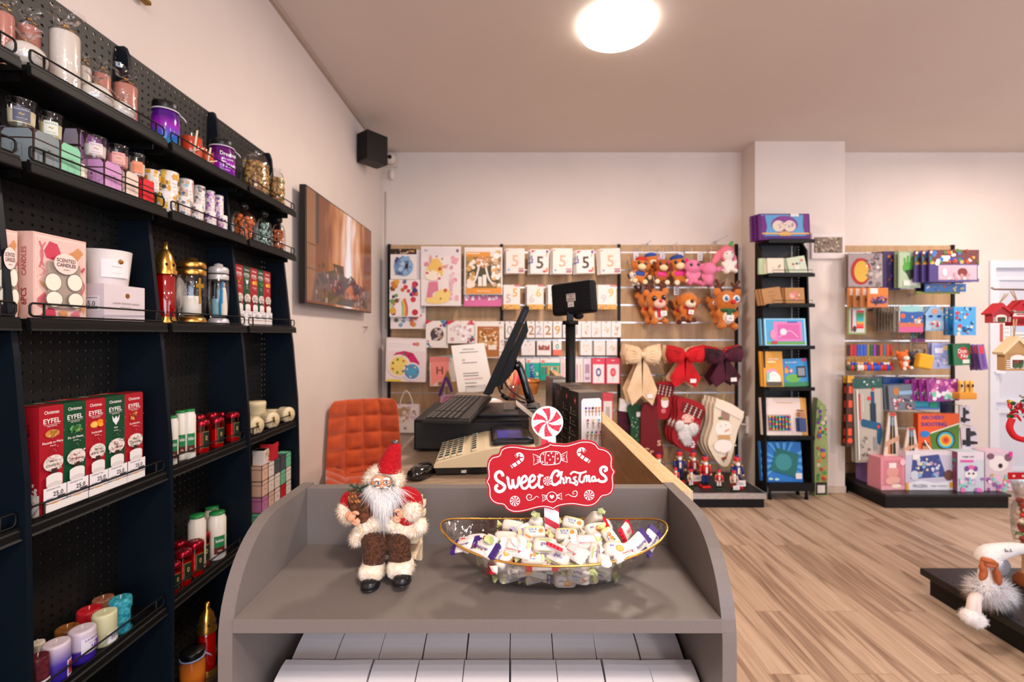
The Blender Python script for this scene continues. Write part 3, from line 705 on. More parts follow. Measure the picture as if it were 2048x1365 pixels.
for (cx, cy, rx, rz_) in ((350, 1168, .0175, .0115), (585, 1143, .0185, .012)):
    def f(m):
        c = SP(cx, cy, -.034); m.ell(c, (rx, .017, rz_), 'fur', n=20, e=.6); fur_on(m, c, (rx, .017, rz_), 1300, .0065, .00035, FC, .35)
    sp('trouser_cuff', f, 'cream fur trouser cuff')
for (cx, cy) in ((335, 1268), (597, 1232)):
    def f(m):
        m.ell(SP(cx, cy, -.046), (.0125, .0165, .0085), '141416:.3', e=.85); m.ell(SP(cx, cy-28, -.034), (.0115, .0105, .012), '141416:.3')
        m.ell(SP(cx, cy+24, -.046), (.013, .017, .003), '0c0c0e:.4')
    sp('boot', f)
def hem(m):
    for pts in ([(225, 900), (250, 850), (310, 810), (380, 775), (430, 755)], [(505, 775), (560, 810), (630, 835), (700, 830), (745, 800)]):
        for i, p in enumerate(catmull([(*q, 0) for q in pts], 2)):
            c = SP(p.x, p.y, -.014); m.ell(c, (.0115, .012, .0125), 'fur', n=10, k=6); fur_on(m, c, (.0115, .012, .0125), 230, .006, .00033, FC, .4, (0, -1, 0))
sp('coat_hem', hem, 'cream fur hem of the coat')
for cx, cy, rx, rz_, ro in ((135, 690, .0105, .0165, -.5), (675, 680, .0145, .0160, .5)):
    def f(m):
        c = SP(cx, cy, -.012); m.ell(c, (rx, .0135, rz_), 'fur', rot=(0, ro, 0)); fur_on(m, c, (rx, .0135, rz_), 1000, .0065, .00035, FC, .3, (0, -.6, 0), rot=(0, ro, 0))
    sp('sleeve_cuff', f, 'cream fur sleeve cuff')
SKIN = 'd79a78:.5'
for cx, cy, s in ((195, 690, 1), (590, 700, -1)):
    def f(m):
        if s == 1: m.T = m.T @ Matrix.Translation((.002, -.014, 0))
        m.ell(SP(cx, cy, -.018), (.0062, .0045, .0078), SKIN, rot=(0, s*.5, 0))
        for i, (a, L) in enumerate(((-22, .8), (-8, 1), (8, 1.05), (22, .9))):   # four curled fingers
            y0 = cy + 24 + i*9; m.tube(catmull([SP(cx+s*12, y0-8, -.018-i*.001), SP(cx+s*30*L, y0+8, -.023), SP(cx+s*52*L, y0+6, -.024), SP(cx+s*62*L, y0-12+i*2, -.022)], 3), [.0021]*7 + [.0019, .0017, .0014], SKIN, 8)
        m.tube(catmull([SP(cx+s*5, cy-22, -.018), SP(cx+s*24, cy-36, -.022), SP(cx+s*46, cy-30, -.024), SP(cx+s*56, cy-18, -.024)], 3), [.0024]*6 + [.0022, .002, .0018, .0014], SKIN, 8)
        m.ell(SP(cx-s*18, cy-10, -.014), (.006, .005, .006), SKIN)
    sp('hand', f)
def face(m):
    m.ell(SP(428, 440, .000), (.0172, .0145, .0168), SKIN, n=20, k=12); m.ell(SP(428, 468, -.0160), (.0035, .0035, .0032), 'dca084:.45'); m.ell(SP(388, 482, -.0095), (.0042, .003, .003), 'd88c74:.5'); m.ell(SP(472, 474, -.0095), (.0042, .003, .003), 'd88c74:.5')
    for x, y in ((397, 444), (466, 436)):
        m.ell(SP(x, y, -.0146), (.0036, .0012, .0024), 'f2ece8:.3'); m.ell(SP(x+2, y, -.0158), (.0016, .0006, .0017), '2f6fae:.2'); m.ell(SP(x+2, y, -.0164), (.0007, .0004, .0007), '0c0c10:.2')
        m.tube([SP(x-14, y-8, -.0148), SP(x, y-14, -.0150), SP(x+14, y-7, -.0148)], .0006, 'a86a50', 6)
h = sp('face', face)
sp('eyebrow', lambda m: [m.tube(catmull([SP(x-24, y+6, -.0140), SP(x-8, y-4, -.0155), SP(x+12, y-2, -.0155), SP(x+24, y+6, -.0140)], 3), [.0008]+[.0018]*8+[.0008], 'f4f1ee:.8', 8) for x, y in ((388, 416), (468, 410))], par=h)
def glasses(m):
    for x, y in ((396, 445), (466, 437)):
        m.tube([SP(x + 25*math.cos(a), y + 19*math.sin(a), -.0185) for a in [i*math.pi/8 for i in range(16)]], .0004, 'gold', 6, closed=True)
    m.tube([SP(420, 442, -.0185), SP(431, 435, -.0195), SP(442, 439, -.0185)], .0004, 'gold', 6)
sp('spectacles', glasses)
def brim(m):
    # fur band framing the face: ring of ellipsoids
    for a in range(-40, 230, 12):
        q = R(a); c = SP(446 + 120*math.cos(q), 430 - 98*math.sin(q), .004); r = (.0085, .013, .0085)
        m.ell(c, r, 'fur', n=10, k=6); fur_on(m, c, r, 210, .0065, .00033, FC, .15)
    m.ell(SP(450, 415, .014), (.0235, .015, .021), 'fur'); fur_on(m, SP(450, 400, .010), (.0235, .015, .019), 600, .006, .00033, FC, .1)
sp('hat_brim', brim, 'cream fur hat brim')
def hat(m):
    L = [((488, 335), .0205), ((495, 290), .0180), ((508, 240), .0155), ((524, 190), .0128), ((538, 150), .0100), ((546, 120), .0072), ((548, 106), .0040)]
    m.tube(catmull([SP(*p, .008) for p, _ in L], 3), [L[min(i//3, 6)][1]*(1-(i % 3)/3) + L[min(i//3+1, 6)][1]*(i % 3)/3 for i in range(19)], 'feltred', 22)
sp('hat', hat)
sp('hat_tip', lambda m: m.ell(SP(540, 102, .007), (.0062, .0055, .0035), 'noisy' if False else '5c5450:.3:.6', rot=(0, .3, 0)))
def beard(m):
    for k in range(2600):
        u = rf.uniform(-1, 1); w_ = 1 - abs(u)**1.5
        x0 = 430 + u*95; y0 = 484 + abs(u)*(-28) + rf.uniform(-6, 14); dz = -.012 - .006*w_*rf.random()
        fl = rf.random(); tx = 430 + u*(70 + 40*fl) + rf.gauss(0, 22) + 25*fl; L = (130 + 270*w_*rf.random()**.8)
        if rf.random() < .10: tx += rf.choice((-1, 1))*rf.uniform(60, 170); L *= .6
        ty = y0 + L
        a = SP(x0, y0, dz); b = SP(x0*.6 + tx*.4 + u*26, y0 + L*.4, dz - .009 - .006*w_); c = SP(tx, ty, -.014 - .014*w_*rf.random())
        P = [a, a.lerp(b, .5) + Vector((0, -.002, 0)), b, b.lerp(c, .55), c]; s = rf.uniform(.0002, .0004)
        V = []
        for i, p in enumerate(P):
            ww = s*(1, 1.1, 1, .7, .1)[i]; V += [p + Vector((ww, 0, 0)), p + Vector((-ww*.5, ww*.8, 0)), p + Vector((-ww*.5, -ww*.8, 0))]
        F = [(3*i+j, 3*i+(j+1) % 3, 3*i+3+(j+1) % 3, 3*i+3+j) for i in range(4) for j in range(3)]
        m.add(V, F, rf.choice(FW), True)
    for s in (-1, 1):    # moustache
        for k in range(260):
            y = rf.uniform(-10, 8); a = SP(428 + s*6, 486+y, -.017); b = SP(428 + s*(60+rf.uniform(-15, 20)), 505+y, -.021); c = SP(428 + s*(105+rf.uniform(-25, 60)), 545+y*2+rf.uniform(-10, 40), -.016)
            m.tube([a, a.lerp(b, .5)+Vector((0, 0, .002)), b, c], [.0003, .0004, .0003, .0001], rf.choice(FW), 3)
    m.ell(SP(435, 580, -.010), (.017, .009, .022), 'whitefur'); m.ell(SP(440, 520, -.008), (.021, .009, .014), 'whitefur')
sp('beard', beard)
sp('belt', lambda m: m.tube([SP(400, 690, -.022), SP(402, 730, -.024), SP(450, 736, -.026), SP(510, 730, -.024)], .0009, 'gold', 6), 'thin gold belt cord')
def sack(m):
    m.tube(catmull([SP(300, 760, -.012), SP(270, 690, -.012), SP(225, 610, -.01), (SP(205, 560, -.01))], 4), [.008, .009, .010, .011, .0115, .012, .012, .0125, .013, .013, .0125, .012, .011], 'sackcloth', 16)
sp('sack', sack, 'brown woven sack held in one arm')
def cone(m):
    for i in range(46):
        a = i*2.4; q = i/46; c = SP(195 + 42*math.cos(a)*(1-q*.75), 590 - q*75 + 12*math.sin(a), -.016 - .010*(1-q)); m.ell(c, (.0042, .003, .0014), '6a3a20:.7' if i % 3 else 'a8683c:.7', rot=(math.sin(a), math.cos(a)*.8, a), n=8, k=4)
sp('pine_cone', cone)
def fir(m):
    for b in range(9):
        a0 = SP(235, 510, -.016); d = Vector((rf.uniform(-.6, 1.2), rf.uniform(-.6, .2), rf.uniform(.1, .8))).normalized()*rf.uniform(.010, .020)
        m.tube([a0, a0+d], .0003, '3a2a18', 4)
        for i in range(46):
            p = a0 + d*rf.random(); q = Vector((rf.gauss(0, 1), rf.gauss(0, 1), rf.gauss(0, 1))).normalized()*.0045 + d.normalized()*.002
            m.tube([p, p+q], [.0003, .0001], rf.choice(('2f4a34', '3d6244', '27402e')), 3)
sp('fir_sprig', fir)
# toy chair he sits on
t2 = thing('toy_chair', 'small pale wooden toy chair that the Santa doll sits on', 'toy chair', (-.17, .74, ZS)); cl = Vector((-.17, .74, ZS))
def tp(name, f):
    m = MB(); m.T = Matrix.Translation(-cl); f(m); return m.build(name, t2)
xr = -.1535; xl = -.222
for x in (xl, xr):
    tp('back_post', lambda m: m.box((x-.0052, .740, ZS), (x+.0052, .750, ZS+.103), 'palewood', .001))
    tp('front_leg', lambda m: m.box((x-.008, .700, ZS), (x-.002, .708, ZS+.024), 'palewood', .0008))
for z in (.090, .075, .060): tp('back_slat', lambda m: m.box((xl-.010, .7385, ZS+z-.0045), (xr+.010, .7525, ZS+z+.0045), 'palewood', .001))
tp('seat', lambda m: m.box((xl-.006, .694, ZS+.024), (xr+.006, .744, ZS+.031), 'palewood', .001))
tp('arm_rest', lambda m: m.box((xr-.005, .698, ZS+.046), (xr+.007, .742, ZS+.051), 'palewood', .001))
# ================= THINGS ON THE DESK =================
# mouse
t = thing('computer_mouse', 'glossy black computer mouse on the desk left of the card terminal', 'mouse', (-.277, 1.375, ZD), R(68))
m = MB(); m.ell((0, 0, .013), (.053, .031, .024), 'blackgloss', n=24, k=12, e=.8); m.box((-.044, -.026, 0), (.044, .026, .012), '141416:.5', .006); m.build('shell', t)
m = MB(); m.ell((.028, 0, .034), (.007, .003, .005), '2a2a2c:.5'); m.build('scroll_wheel', t)
# cash register: wedge rising to the right, narrow side towards the camera
t = thing('cash_register', 'small beige cash register with dark printed keys and a black base', 'cash register', (-.10, 1.53, ZD), R(4)); o_ = (-.145, -.14)
m = MB(); m.box((-.145, -.135, .003), (.155, .13, .024), '161514:.5', .004); m.box((-.145, -.14, .006), (-.06, -.13, .02), '1e1c1a:.4'); m.build('base', t)
m = MB(); pr = [(-.152, .024), (-.150, .036), (.0, .075), (.06, .083), (.155, .083), (.155, .024)]
m.prism(pr, (0, -.14, 0), (1,0,0), (0,0,1), (0, .275, 0), 'd8c7a6:.45'); b = m.build('body', t); bv = b.modifiers.new('b', 'BEVEL'); bv.width = .006; bv.segments = 3
sl_ = math.atan2(.039, .15)
for jj in ((0, 1, 2, 3), (5,)):
  m = MB()
  for i in range(8):
    for j in jj:
        x = -.140 + j*.0195 + (.004 if j > 4 else 0); y = -.118 + i*.030; z = .0375 + (x+.150)*.26
        m.at((x, y, z), (0, -sl_, 0)); m.box((0, 0, 0), (.0155, .024, .006), 'e2d6bc:.4'); m.box((.001, .002, .006), (.0145, .022, .0064), ['3c2a22', '24403a', '4a3a30', '1f3a44', '2a2420'][(i*3+j) % 5]+':.4')
  m.build('keypad', t)
m = MB(); m.box((.02, -.115, .074), (.153, .115, .100), '22242a:.15', .018); m.build('display', t)
m = MB(); m.box((.04, -.09, .0985), (.12, .02, .1012), '3a34a0:.2', .001); m.build('display_window', t)
m = MB(); m.box((-.07, -.1405, .008), (-.055, -.1352, .016), 'c8c4bc:.4'); m.box((-.04, -.1405, .006), (-.012, -.1352, .02), '0a0a0a:.3'); m.build('power_switch', t)
# pen
m = MB(); m.tube([(0, 0, .004), (0, .11, .004)], .0042, '1f2f7a:.3', 10); m.tube([(0, -.012, .004), (0, 0, .004)], [.002, .0042], '0f1840:.3', 8); one(m, 'ballpoint_pen', 'dark blue pen lying between the mouse and the beige cash register', 'pen', (-.205, 1.42, ZD), R(6))
# cash drawer
t = thing('cash_box', 'black metal till box under the keyboard', 'cash box', (-.155, 1.66, ZD))
m = MB(); m.box((-.206, 0, .008), (.205, .42, .1165), 'black', .003); m.build('housing', t)
m = MB(); m.box((-.20, -.0035, .014), (.20, 0, .106), '1c1c1c:.5', .001); m.build('drawer_front', t)
m = MB(); [m.lathe([(.012, 0), (.012, .008)], '222222', 12, (x, y, 0)) for x in (-.18, .18) for y in (.03, .39)]; m.build('foot', t)
ZT = ZD + .1165
m = MB(); m.box((0, 0, 0), (.24, .28, .012), '1a1c22:.35', .003); one(m, 'black_tray', 'flat black plastic tray with blue-grey edge lying on the cash drawer', 'tray', (-.135, 1.71, ZT))
# keyboard
t = thing('keyboard', 'black computer keyboard lying end-on across the cash drawer', 'keyboard', (-.232, 1.55, ZT+.004), R(-3), rot=(R(2.5), 0, R(-6)))
m = MB(); m.box((-.085, 0, 0), (.085, .46, .016), '1d1b1a:.5', .004); m.box((.045, .01, .016), (.08, .45, .019), '2a2624:.5', .001); m.build('case', t)
m = MB()
for r_ in range(6):
    x = -.074 + r_*.0195 + (.004 if r_ == 0 else 0); y = .012
    while y < .44:
        wk = .036 if (r_ == 5 and .2 < y < .22) else .0165
        if r_ == 5 and .16 < y < .30: wk = .10
        m.box((x, y, .016), (x+.0165, y+wk, .0215), '262220:.55'); m.add([(x+.004, y+.003, .0217), (x+.009, y+.003, .0217), (x+.009, y+.008, .0217), (x+.004, y+.008, .0217)], [(0, 1, 2, 3)], 'a8a39c')
        y += wk + .0035 + (.008 if abs(y-.10) < .008 or abs(y-.36) < .008 else 0)
m.build('keys', t)
# monitor
mt = thing('touch_monitor', 'black touch-screen till monitor seen edge-on, tilted back on a glossy arm', 'monitor', (0, 1.9, ZT))
ml = Vector((0, 1.9, ZT))
def mp(name, f, lab=None):
    m = MB(); m.T = Matrix.Translation(-ml); f(m); return m.build(name, mt, label=lab)
def pxz(x, y, Y): p = PX(x, y, Y); return (p.x, p.z)
YM = 1.72
def slab(m):
    o = [pxz(*p, YM) for p in ((1046,614),(1052,611),(1058,614),(1058,622),(985,788),(978,792),(966,788))]
    m.prism(o, (0, YM, 0), U, W, (0, .36, 0), 'matteblack')
mp('bezel', slab)
mp('rear_housing', lambda m: m.prism([pxz(*p, YM) for p in ((1053,640),(1057,662),(1040,700),(1022,752),(1003,772),(990,776))], (0, YM+.012, 0), U, W, (0, .33, 0), 'matteblack'))
mp('screen', lambda m: m.prism([pxz(*p, YM) for p in ((1046.5,615),(1047.5,616),(968.5,786),(967,785.5))], (0, YM+.01, 0), U, W, (0, .34, 0), '05060a:.1'))
def vent(m):
    for i in range(7): p = PX(1051.5 - i*1.6, 622 + i*3.6, YM-.001); m.box((p.x-.004, YM-.0008, p.z-.0016), (p.x+.004, YM+.002, p.z+.0012), '30343c:.4')
mp('side_buttons', vent)
def arm(m):
    Y = 1.87; P = catmull([PX(1018, 742, Y), PX(1030, 728, Y), PX(1040, 738, Y), PX(1052, 775, Y), PX(1062, 806, Y)], 5)
    m.tube(P, [.017]*10 + [.0155]*6 + [.017]*5, 'blackgloss', 16)
    m.tube([PX(1033, 732, Y-.06), PX(1033, 732, Y+.06)], .017, 'blackgloss', 18)
mp('support_arm', arm)
mp('foot', lambda m: (m.box((-.045, 1.79, ZT+.001), (.095, 1.99, ZT+.016), '17181c:.25', .004), m.box((.0, 1.81, ZT+.016), (.085, 1.95, ZT+.024), '1a1a1c:.3', .003)))
mp('cable', lambda m: (m.tube(catmull([PX(1000, 752, 1.86), PX(997, 775, 1.82), PX(1006, 790, 1.80), PX(1030, 800, 1.80), PX(1050, 806, 1.82)], 5), .0032, '0b0b0c:.4', 8), m.tube(catmull([PX(1004, 757, 1.86), PX(1020, 780, 1.82), PX(1045, 798, 1.82), PX(1058, 802, 1.84)], 5), .0028, '0b0b0c:.4', 8), m.tube([PX(1003, 790, 1.79), PX(1016, 799, 1.79)], .008, '0b0b0c:.4', 10)))
# customer display on pole
t = thing('customer_display', 'black customer display head on a tall round pole behind the boxes', 'customer display', (.198, 1.72, ZD)); dl = Vector((.198, 1.72, ZD))
def dp(name, f, lab=None, par=None):
    m = MB(); m.T = Matrix.Translation(-dl); f(m); return m.build(name, par or t, label=lab)
pc = PX(1141, 700, 1.72)
dp('base', lambda m: m.box((pc.x-.05, 1.67, ZD), (pc.x+.05, 1.77, ZD+.012), 'black', .003))
dp('pole', lambda m: (m.tube([(pc.x, 1.72, ZD+.01), (pc.x, 1.72, PX(0, 645, 1.72).z)], .0185, 'black', 20), m.tube([(pc.x, 1.72, PX(0, 650, 1.72).z), (pc.x, 1.72, PX(0, 642, 1.72).z)], .029, 'black', 20)))
dp('neck', lambda m: (m.box((pc.x-.014, 1.71, PX(0,645,1.72).z), (pc.x+.010, 1.73, PX(0,618,1.72).z), 'black', .002), m.ell(PX(1157, 632, 1.74), (.020, .014, .014), 'black')))
hc = PX(1148, 597, 1.72)
m = MB(); m.box((-.085, -.022, -.060), (.085, .022, .060), 'matteblack', .011); hd = m.build('display_head', t); hd.location = hc - dl; hd.rotation_euler = (0, R(-4), R(-32))
m = MB()
for s in (-1, 1):
    m = MB()
    for i in range(6): m.box((s*.055-.014, -.0226, -.036 + i*.013), (s*.055+.014, -.0218, -.0335+i*.013), '050404:.6')
    m.build('vent', hd)
m = MB(); m.box((-.020, -.0228, -.012), (.016, -.0222, .016), 'b9a89c:.6'); m.art((-.020, -.0229, -.012), (1,0,0), (0,0,1), .036, .028, [('t', 'VFD', .5, .6, .2, '3a302c'), ('r', .1, .3, .9, .36, '5a4a44'), ('r', .1, .15, .9, .2, '5a4a44'), ('r', .1, .82, .9, .88, '5a4a44')]); m.box((-.016, -.0228, -.033), (.008, -.0222, -.014), 'c4b4a8:.6'); m.art((-.016, -.0229, -.033), (1,0,0), (0,0,1), .024, .019, [('t', '0.200', .5, .4, .2, '4a3a34', .7)]); m.build('rating_sticker', hd, label='pale rating stickers on the back')
# kendama toy boxes
def kbox():
    t = thing('toy_box', 'tall brown boxed wooden ball toys with a white picture side, front of the stack', 'toy box', (0, 0, 0), 0, 'tall brown toy boxes on the desk')
    w_, h_ = .078, .245; m = MB(); m.box((-w_/2, -w_/2, 0), (w_/2, w_/2, h_), '4d4038:.55', .001)
    m.art((-w_/2, -w_/2, 0), (1,0,0), (0,0,1), w_, h_, [('p', [(.12, .02), (.96, .02), (.96, .90), (.88, .93), (.18, .93), (.12, .90)], 'e6e0e2:.4'), ('l', [(.12, .28), (.55, .24), (.9, .36)], .012, '6a625e')])
    cols = [['2f3a9a', 'b05ab0', '1c1c1c', 'e06a2a', 'd98838'], ['c02a3a', 'e0b060', '3aa0b8'], ['6aa86a', '2a8fa0', 'b03048', '8a50a8'], ['1f5ab0', 'c04a2a']]
    sh = []
    for r_, row in enumerate(cols):
        y = .80 - r_*.145 if r_ < 3 else .10; n = len(row)
        for i, c in enumerate(row):
            x = .24 + (i+.5)*.68/n; sh += [('r', x-.013, y-.085, x+.013, y, 'a87848'), ('r', x-.045, y-.035, x+.045, y-.02, 'a87848'), ('e', x, y+.012, .045, None, c+':.2')]
    m.art((-w_/2, -w_/2-.0005, 0), (1,0,0), (0,0,1), w_, h_, sh)
    sh = [('r', 0, 0, 1, 1, '1d1512:.4'), ('r', .62, .86, .78, .93, 'c0202c'), ('t', '5+', .70, .895, .03, 'f0e8e0')]
    for i in range(5):
        y = .76 - i*.125; sh += [('r', .15, y-.045, .85, y-.04, 'b8aca4'), ('e', .32, y+.03, .05, None, 'b8aca4'), ('r', .30, y-.03, .34, y+.03, 'b8aca4'), ('t', ['Small Cup', 'Big Cup', 'Base Cup', 'Spike', 'Lighthouse'][i], .64, y, .02, 'b8aca4', .36)]
    m.art((-w_/2-.0002, w_/2, 0), (0,-1,0), (0,0,1), w_, h_, sh); m.build('carton', t)
    m = MB(); m.box((-w_/2+.001, -w_/2+.001, h_), (w_/2-.001, w_/2-.001, h_+.002), '6a5a4e:.6'); m.build('lid', t); return t
kb = kbox(); p = PX(1170, 0, 1.44); kb.location = (p.x, 1.44, ZD); kb.rotation_euler[2] = R(16)
dup(kb, (p.x-.012, 1.545, ZD), R(12), 'tall brown boxed wooden ball toys, middle box of the stack of three')
dup(kb, (p.x-.028, 1.64, ZD), R(8), 'tall brown boxed wooden ball toys, rearmost box by the display pole')
m = MB(); m.box((-.05, -.0, 0), (.03, .16, .20), '1c1a14:.3', .001); m.art((-.05, 0, 0), (1,0,0), (0,0,1), .08, .20, [('r', .35, .15, .55, .85, 'b8862c:.3:.8'), ('r', .05, .9, .95, .98, 'a8a090'), ('r', .65, .1, .9, .5, '3a4a3c')]); one(m, 'gift_pack', 'dark gift pack with gold decoration behind the brown toy boxes', 'gift pack', (.236, 2.34, ZD), R(8))
# acrylic wedge
m = MB(); m.prism([pxz(*p, 1.45) for p in ((1032,808),(1075,842),(1078,888),(1062,895),(1052,892))], (0, 1.45, 0), U, W, (0, .004, 0), 'smoke_plastic'); m.prism([pxz(*p, 1.45) for p in ((1032,808),(1075,842),(1075,845),(1034,812))], (0, 1.446, 0), U, W, (0, .09, 0), 'b9aca0:.2'); one(m, 'acrylic_holder', 'clear acrylic leaflet holder behind the lollipop disc', 'leaflet holder', (0, 0, 0))
# price card
t = thing('price_card', 'white printed card standing on the far end of the desk', 'card', PX(948, 785, 3.40), rot=(R(-6), R(-5), 0))
m = MB(); w_, h_ = .225, .355; m.prism([(-w_/2, 0), (w_/2+.03, 0), (w_/2-.01, h_), (-w_/2-.03, h_)], (0, 0, 0), U, W, (0, .002, 0), 'ece6e0:.5')
sh = []
for y, x0, x1, c in ((.90, .28, .66, '3c4a2c'), (.84, .18, .78, '3c4a2c'), (.62, .24, .72, '3a3a34'), (.40, .24, .74, '3a3a34'), (.35, .24, .74, '3a3a34'), (.20, .28, .66, '3a4a34'), (.13, .3, .62, '3a4a34')): sh.append(('l', [(x0, y), (x1, y-.01)], .018, c))
sh += [('l', [(.24, .68), (.34, .68)], .02, 'b8404a'), ('l', [(.26, .28), (.86, .28)], .016, 'c06068')]
m.art((-w_/2-.01, -.001, 0), (1,0,0), (0,0,1), w_, h_, sh); m.build('card', t)
m = MB(); m.box((-.05, -.09, 0), (.09, .0, .05), 'clear_film'); m.build('stand', t, label='clear plastic stand')
# jar of straws and basket
t = thing('straw_jar', 'clear jar of pink and red straws behind the monitor arm', 'jar', (-.022, 3.0, ZD))
m = MB(); m.lathe([(.05, 0), (.055, .01), (.055, .10), (.052, .10), (.052, .012)], 'glass', 24); m.build('jar', t)
m = MB(); rn = random.Random(3)
for i in range(34):
    a = rn.random()*6.28; r = rn.uniform(0, .03); b = rn.uniform(-.5, .5)
    m.tube([(r*math.cos(a), r*math.sin(a), .006), (r*math.cos(a)*1.5+rn.uniform(-.05, .05), r*math.sin(a)*1.6, rn.uniform(.17, .22))], .005, rn.choice(('d98a86:.4', 'e04a50:.4', 'cf2030:.4', 'e8c4b8:.4', 'd86a8a:.4', 'e8b07a:.4')), 7)
o = m.build('straws', t); o['kind'] = 'stuff'
t = thing('wicker_basket', 'small round orange wicker basket at the far end of the desk', 'basket', (.07, 3.33, ZD))
m = MB(); m.lathe([(.090, 0), (.098, .05), (.105, .09), (.100, .094), (.095, .088), (.09, .008)], 'wicker', 28); m.build('body', t)
m = MB(); m.tube([(.103*math.cos(a), .103*math.sin(a), .092) for a in [i*math.pi/14 for i in range(28)]], .007, 'wicker', 8, closed=True); m.build('rim', t)
m = MB(); m.ell((0, 0, .07), (.085, .085, .02), 'c0302c:.5'); m.ell((.02, -.03, .09), (.02, .02, .012), 'ead8d0'); m.build('contents', t, label='red and white trinkets in the basket')
m = MB(); m.ell((0, 0, .03), (.08, .05, .03), 'clear_film'); m.ell((.02, .01, .02), (.06, .04, .02), 'e0cfc8:.4', n=9, k=5); one(m, 'plastic_packet', 'crumpled clear plastic packet beside the keyboard end', 'packet', (-.15, 2.75, ZD))
# ================= ORANGE CHAIR =================
t = thing('upholstered_chair', 'orange velvet chair with stitched square quilting behind the desk', 'chair', (-.835, 2.62, 0), R(22))
m = MB(); nx, nz = 65, 91; V = []; F = []
def cp(u, v, back=False):
    # u across -1..1, v: 0 seat front .. 1 top of back
    wd = .215 - .02*max(0, v-.6)/.4
    if v < .42: q = v/.42; y = -.20 + .34*q; z = .40 - .02*math.sin(q*math.pi)
    elif v < .55: q = (v-.42)/.13; a = q*R(78); y = .14 + .07*math.sin(a); z = .40 + .07*(1-math.cos(a))
    else: q = (v-.55)/.45; y = .208 + .065*q; z = .455 + .40*q
    # raised bucket sides
    k = abs(u)**3; z += .07*k*(1 if v < .5 else 0)*min(1, v*4); y -= .07*k*(max(0, min(1, (v-.4)*4)))
    # quilting
    uu = u*2; vv = v*9
    d = min(abs(uu-round(uu)), .5); e = min(abs(vv-round(vv)), .5)
    b = .022*(min(1, d*3.2)*min(1, e*3.2))**.5 if abs(u) < .97 else 0
    cr = 1 - max(0, (abs(u)-.8)/.2)**3*(.10 if v > .9 else 0)
    if v > .93: wd *= 1 - ((v-.93)/.07)**2*.13
    p = Vector((u*wd, y, z))
    nrm = Vector((0, -1, .1)) if v > .5 else Vector((0, 0, 1))
    return p + nrm*(b if not back else -.03)
for bk in (False, True):
    o = len(V)
    for j in range(nz):
        for i in range(nx): V.append(cp(-1+2*i/(nx-1), j/(nz-1), bk))
    for j in range(nz-1):
        for i in range(nx-1):
            a = o+j*nx+i; f = (a, a+1, a+nx+1, a+nx); F.append(f if not bk else f[::-1])
N0 = nx*nz
edge = [i for i in range(nx)] + [j*nx+nx-1 for j in range(1, nz)] + [(nz-1)*nx+i for i in range(nx-2, -1, -1)] + [j*nx for j in range(nz-2, 0, -1)]
for k in range(len(edge)): a, b = edge[k], edge[(k+1) % len(edge)]; F.append((a, N0+a, N0+b, b))
m.add(V, F, 'orangevelvet', True); m.build('seat_shell', t)
for sx in (-1, 1):
    for sy in (-1, 1):
        m = MB(); m.tube([(sx*.12, sy*.10+.02, .38), (sx*.19, sy*.18+.02, .0)], [.014, .009], 'black', 12); m.build('leg', t)
# television, loudspeaker, camera, sensor
t = thing('wall_television', 'flat television on the left wall showing a log fire', 'television', (XW, 2.8, 1.38)); 
XT = -1.045
def TVp(px_, py): Y = (XT)*FPX/(px_-CX); return Vector((XT, Y, CZ-(py-670)/FPX*Y))
a = TVp(612, 368); b = TVp(743, 463); c = TVp(743, 627)
ya, yb = a.y, b.y; zt, zb = a.z, c.z; tl = Vector((XW, 2.8, 1.38))
def tv(name, f, lab=None, m_=None):
    m = MB(); m.T = Matrix.Translation(-tl); f(m); return m.build(name, t, label=lab)
tv('casing', lambda m: m.box((XT-.035, ya, zb), (XT-.001, yb, zt), '0c0c0d:.3', .003).box((XW, (ya+yb)/2-.15, (za:=(zt+zb)/2)-.12), (XT-.03, (ya+yb)/2+.15, za+.12), '101010:.5'))
def fire_mat():
    m = newmat('fire_screen'); b = pbsdf(m); b.inputs['Roughness'].default_value = .2; b.inputs['Specular IOR Level'].default_value = .25; b.inputs['Base Color'].default_value = (.01, .01, .01, 1)
    tc = nn(m, 'ShaderNodeTexCoord'); sp_ = nn(m, 'ShaderNodeSeparateXYZ'); lk(m, tc.outputs['Object'], sp_.inputs[0])
    mp_ = nn(m, 'ShaderNodeMapping'); mp_.inputs['Scale'].default_value = (1, 7, 1.6); mp_.inputs['Rotation'].default_value = (.15, 0, 0); lk(m, tc.outputs['Object'], mp_.inputs[0])
    nz_ = nn(m, 'ShaderNodeTexNoise'); nz_.inputs['Scale'].default_value = 1.6; nz_.inputs['Detail'].default_value = 3; nz_.inputs['Distortion'].default_value = .6; lk(m, mp_.outputs[0], nz_.inputs['Vector'])
    def math_(op, a, b_=None, c_=None):
        n = nn(m, 'ShaderNodeMath', operation=op)
        for i, q in enumerate((a, b_, c_)):
            if q is None: continue
            if isinstance(q, (int, float)): n.inputs[i].default_value = q
            else: lk(m, q, n.inputs[i])
        return n.outputs[0]
    yc = (ya+yb)/2 - 2.8 + .06
    dx = math_('ABSOLUTE', math_('SUBTRACT', sp_.outputs[1], yc))
    g = math_('SUBTRACT', 1.0, math_('MULTIPLY', dx, 3.0)); g2 = math_('MULTIPLY_ADD', nz_.outputs[0], 1.5, math_('SUBTRACT', g, .86))
    cr = nn(m, 'ShaderNodeValToRGB'); e = cr.color_ramp.elements; e.new(.4); e.new(.65)
    for k, (p, col) in enumerate([(.0, '7a4020'), (.3, 'b0683a'), (.6, 'd6946a'), (.95, 'eadcdc')]): e[k].position = p; e[k].color = lin(col)
    lk(m, g2, cr.inputs[0]); lk(m, cr.outputs[0], b.inputs['Emission Color']); b.inputs['Emission Strength'].default_value = .62
    return m
SPECIAL['fire_screen'] = lambda n: fire_mat()
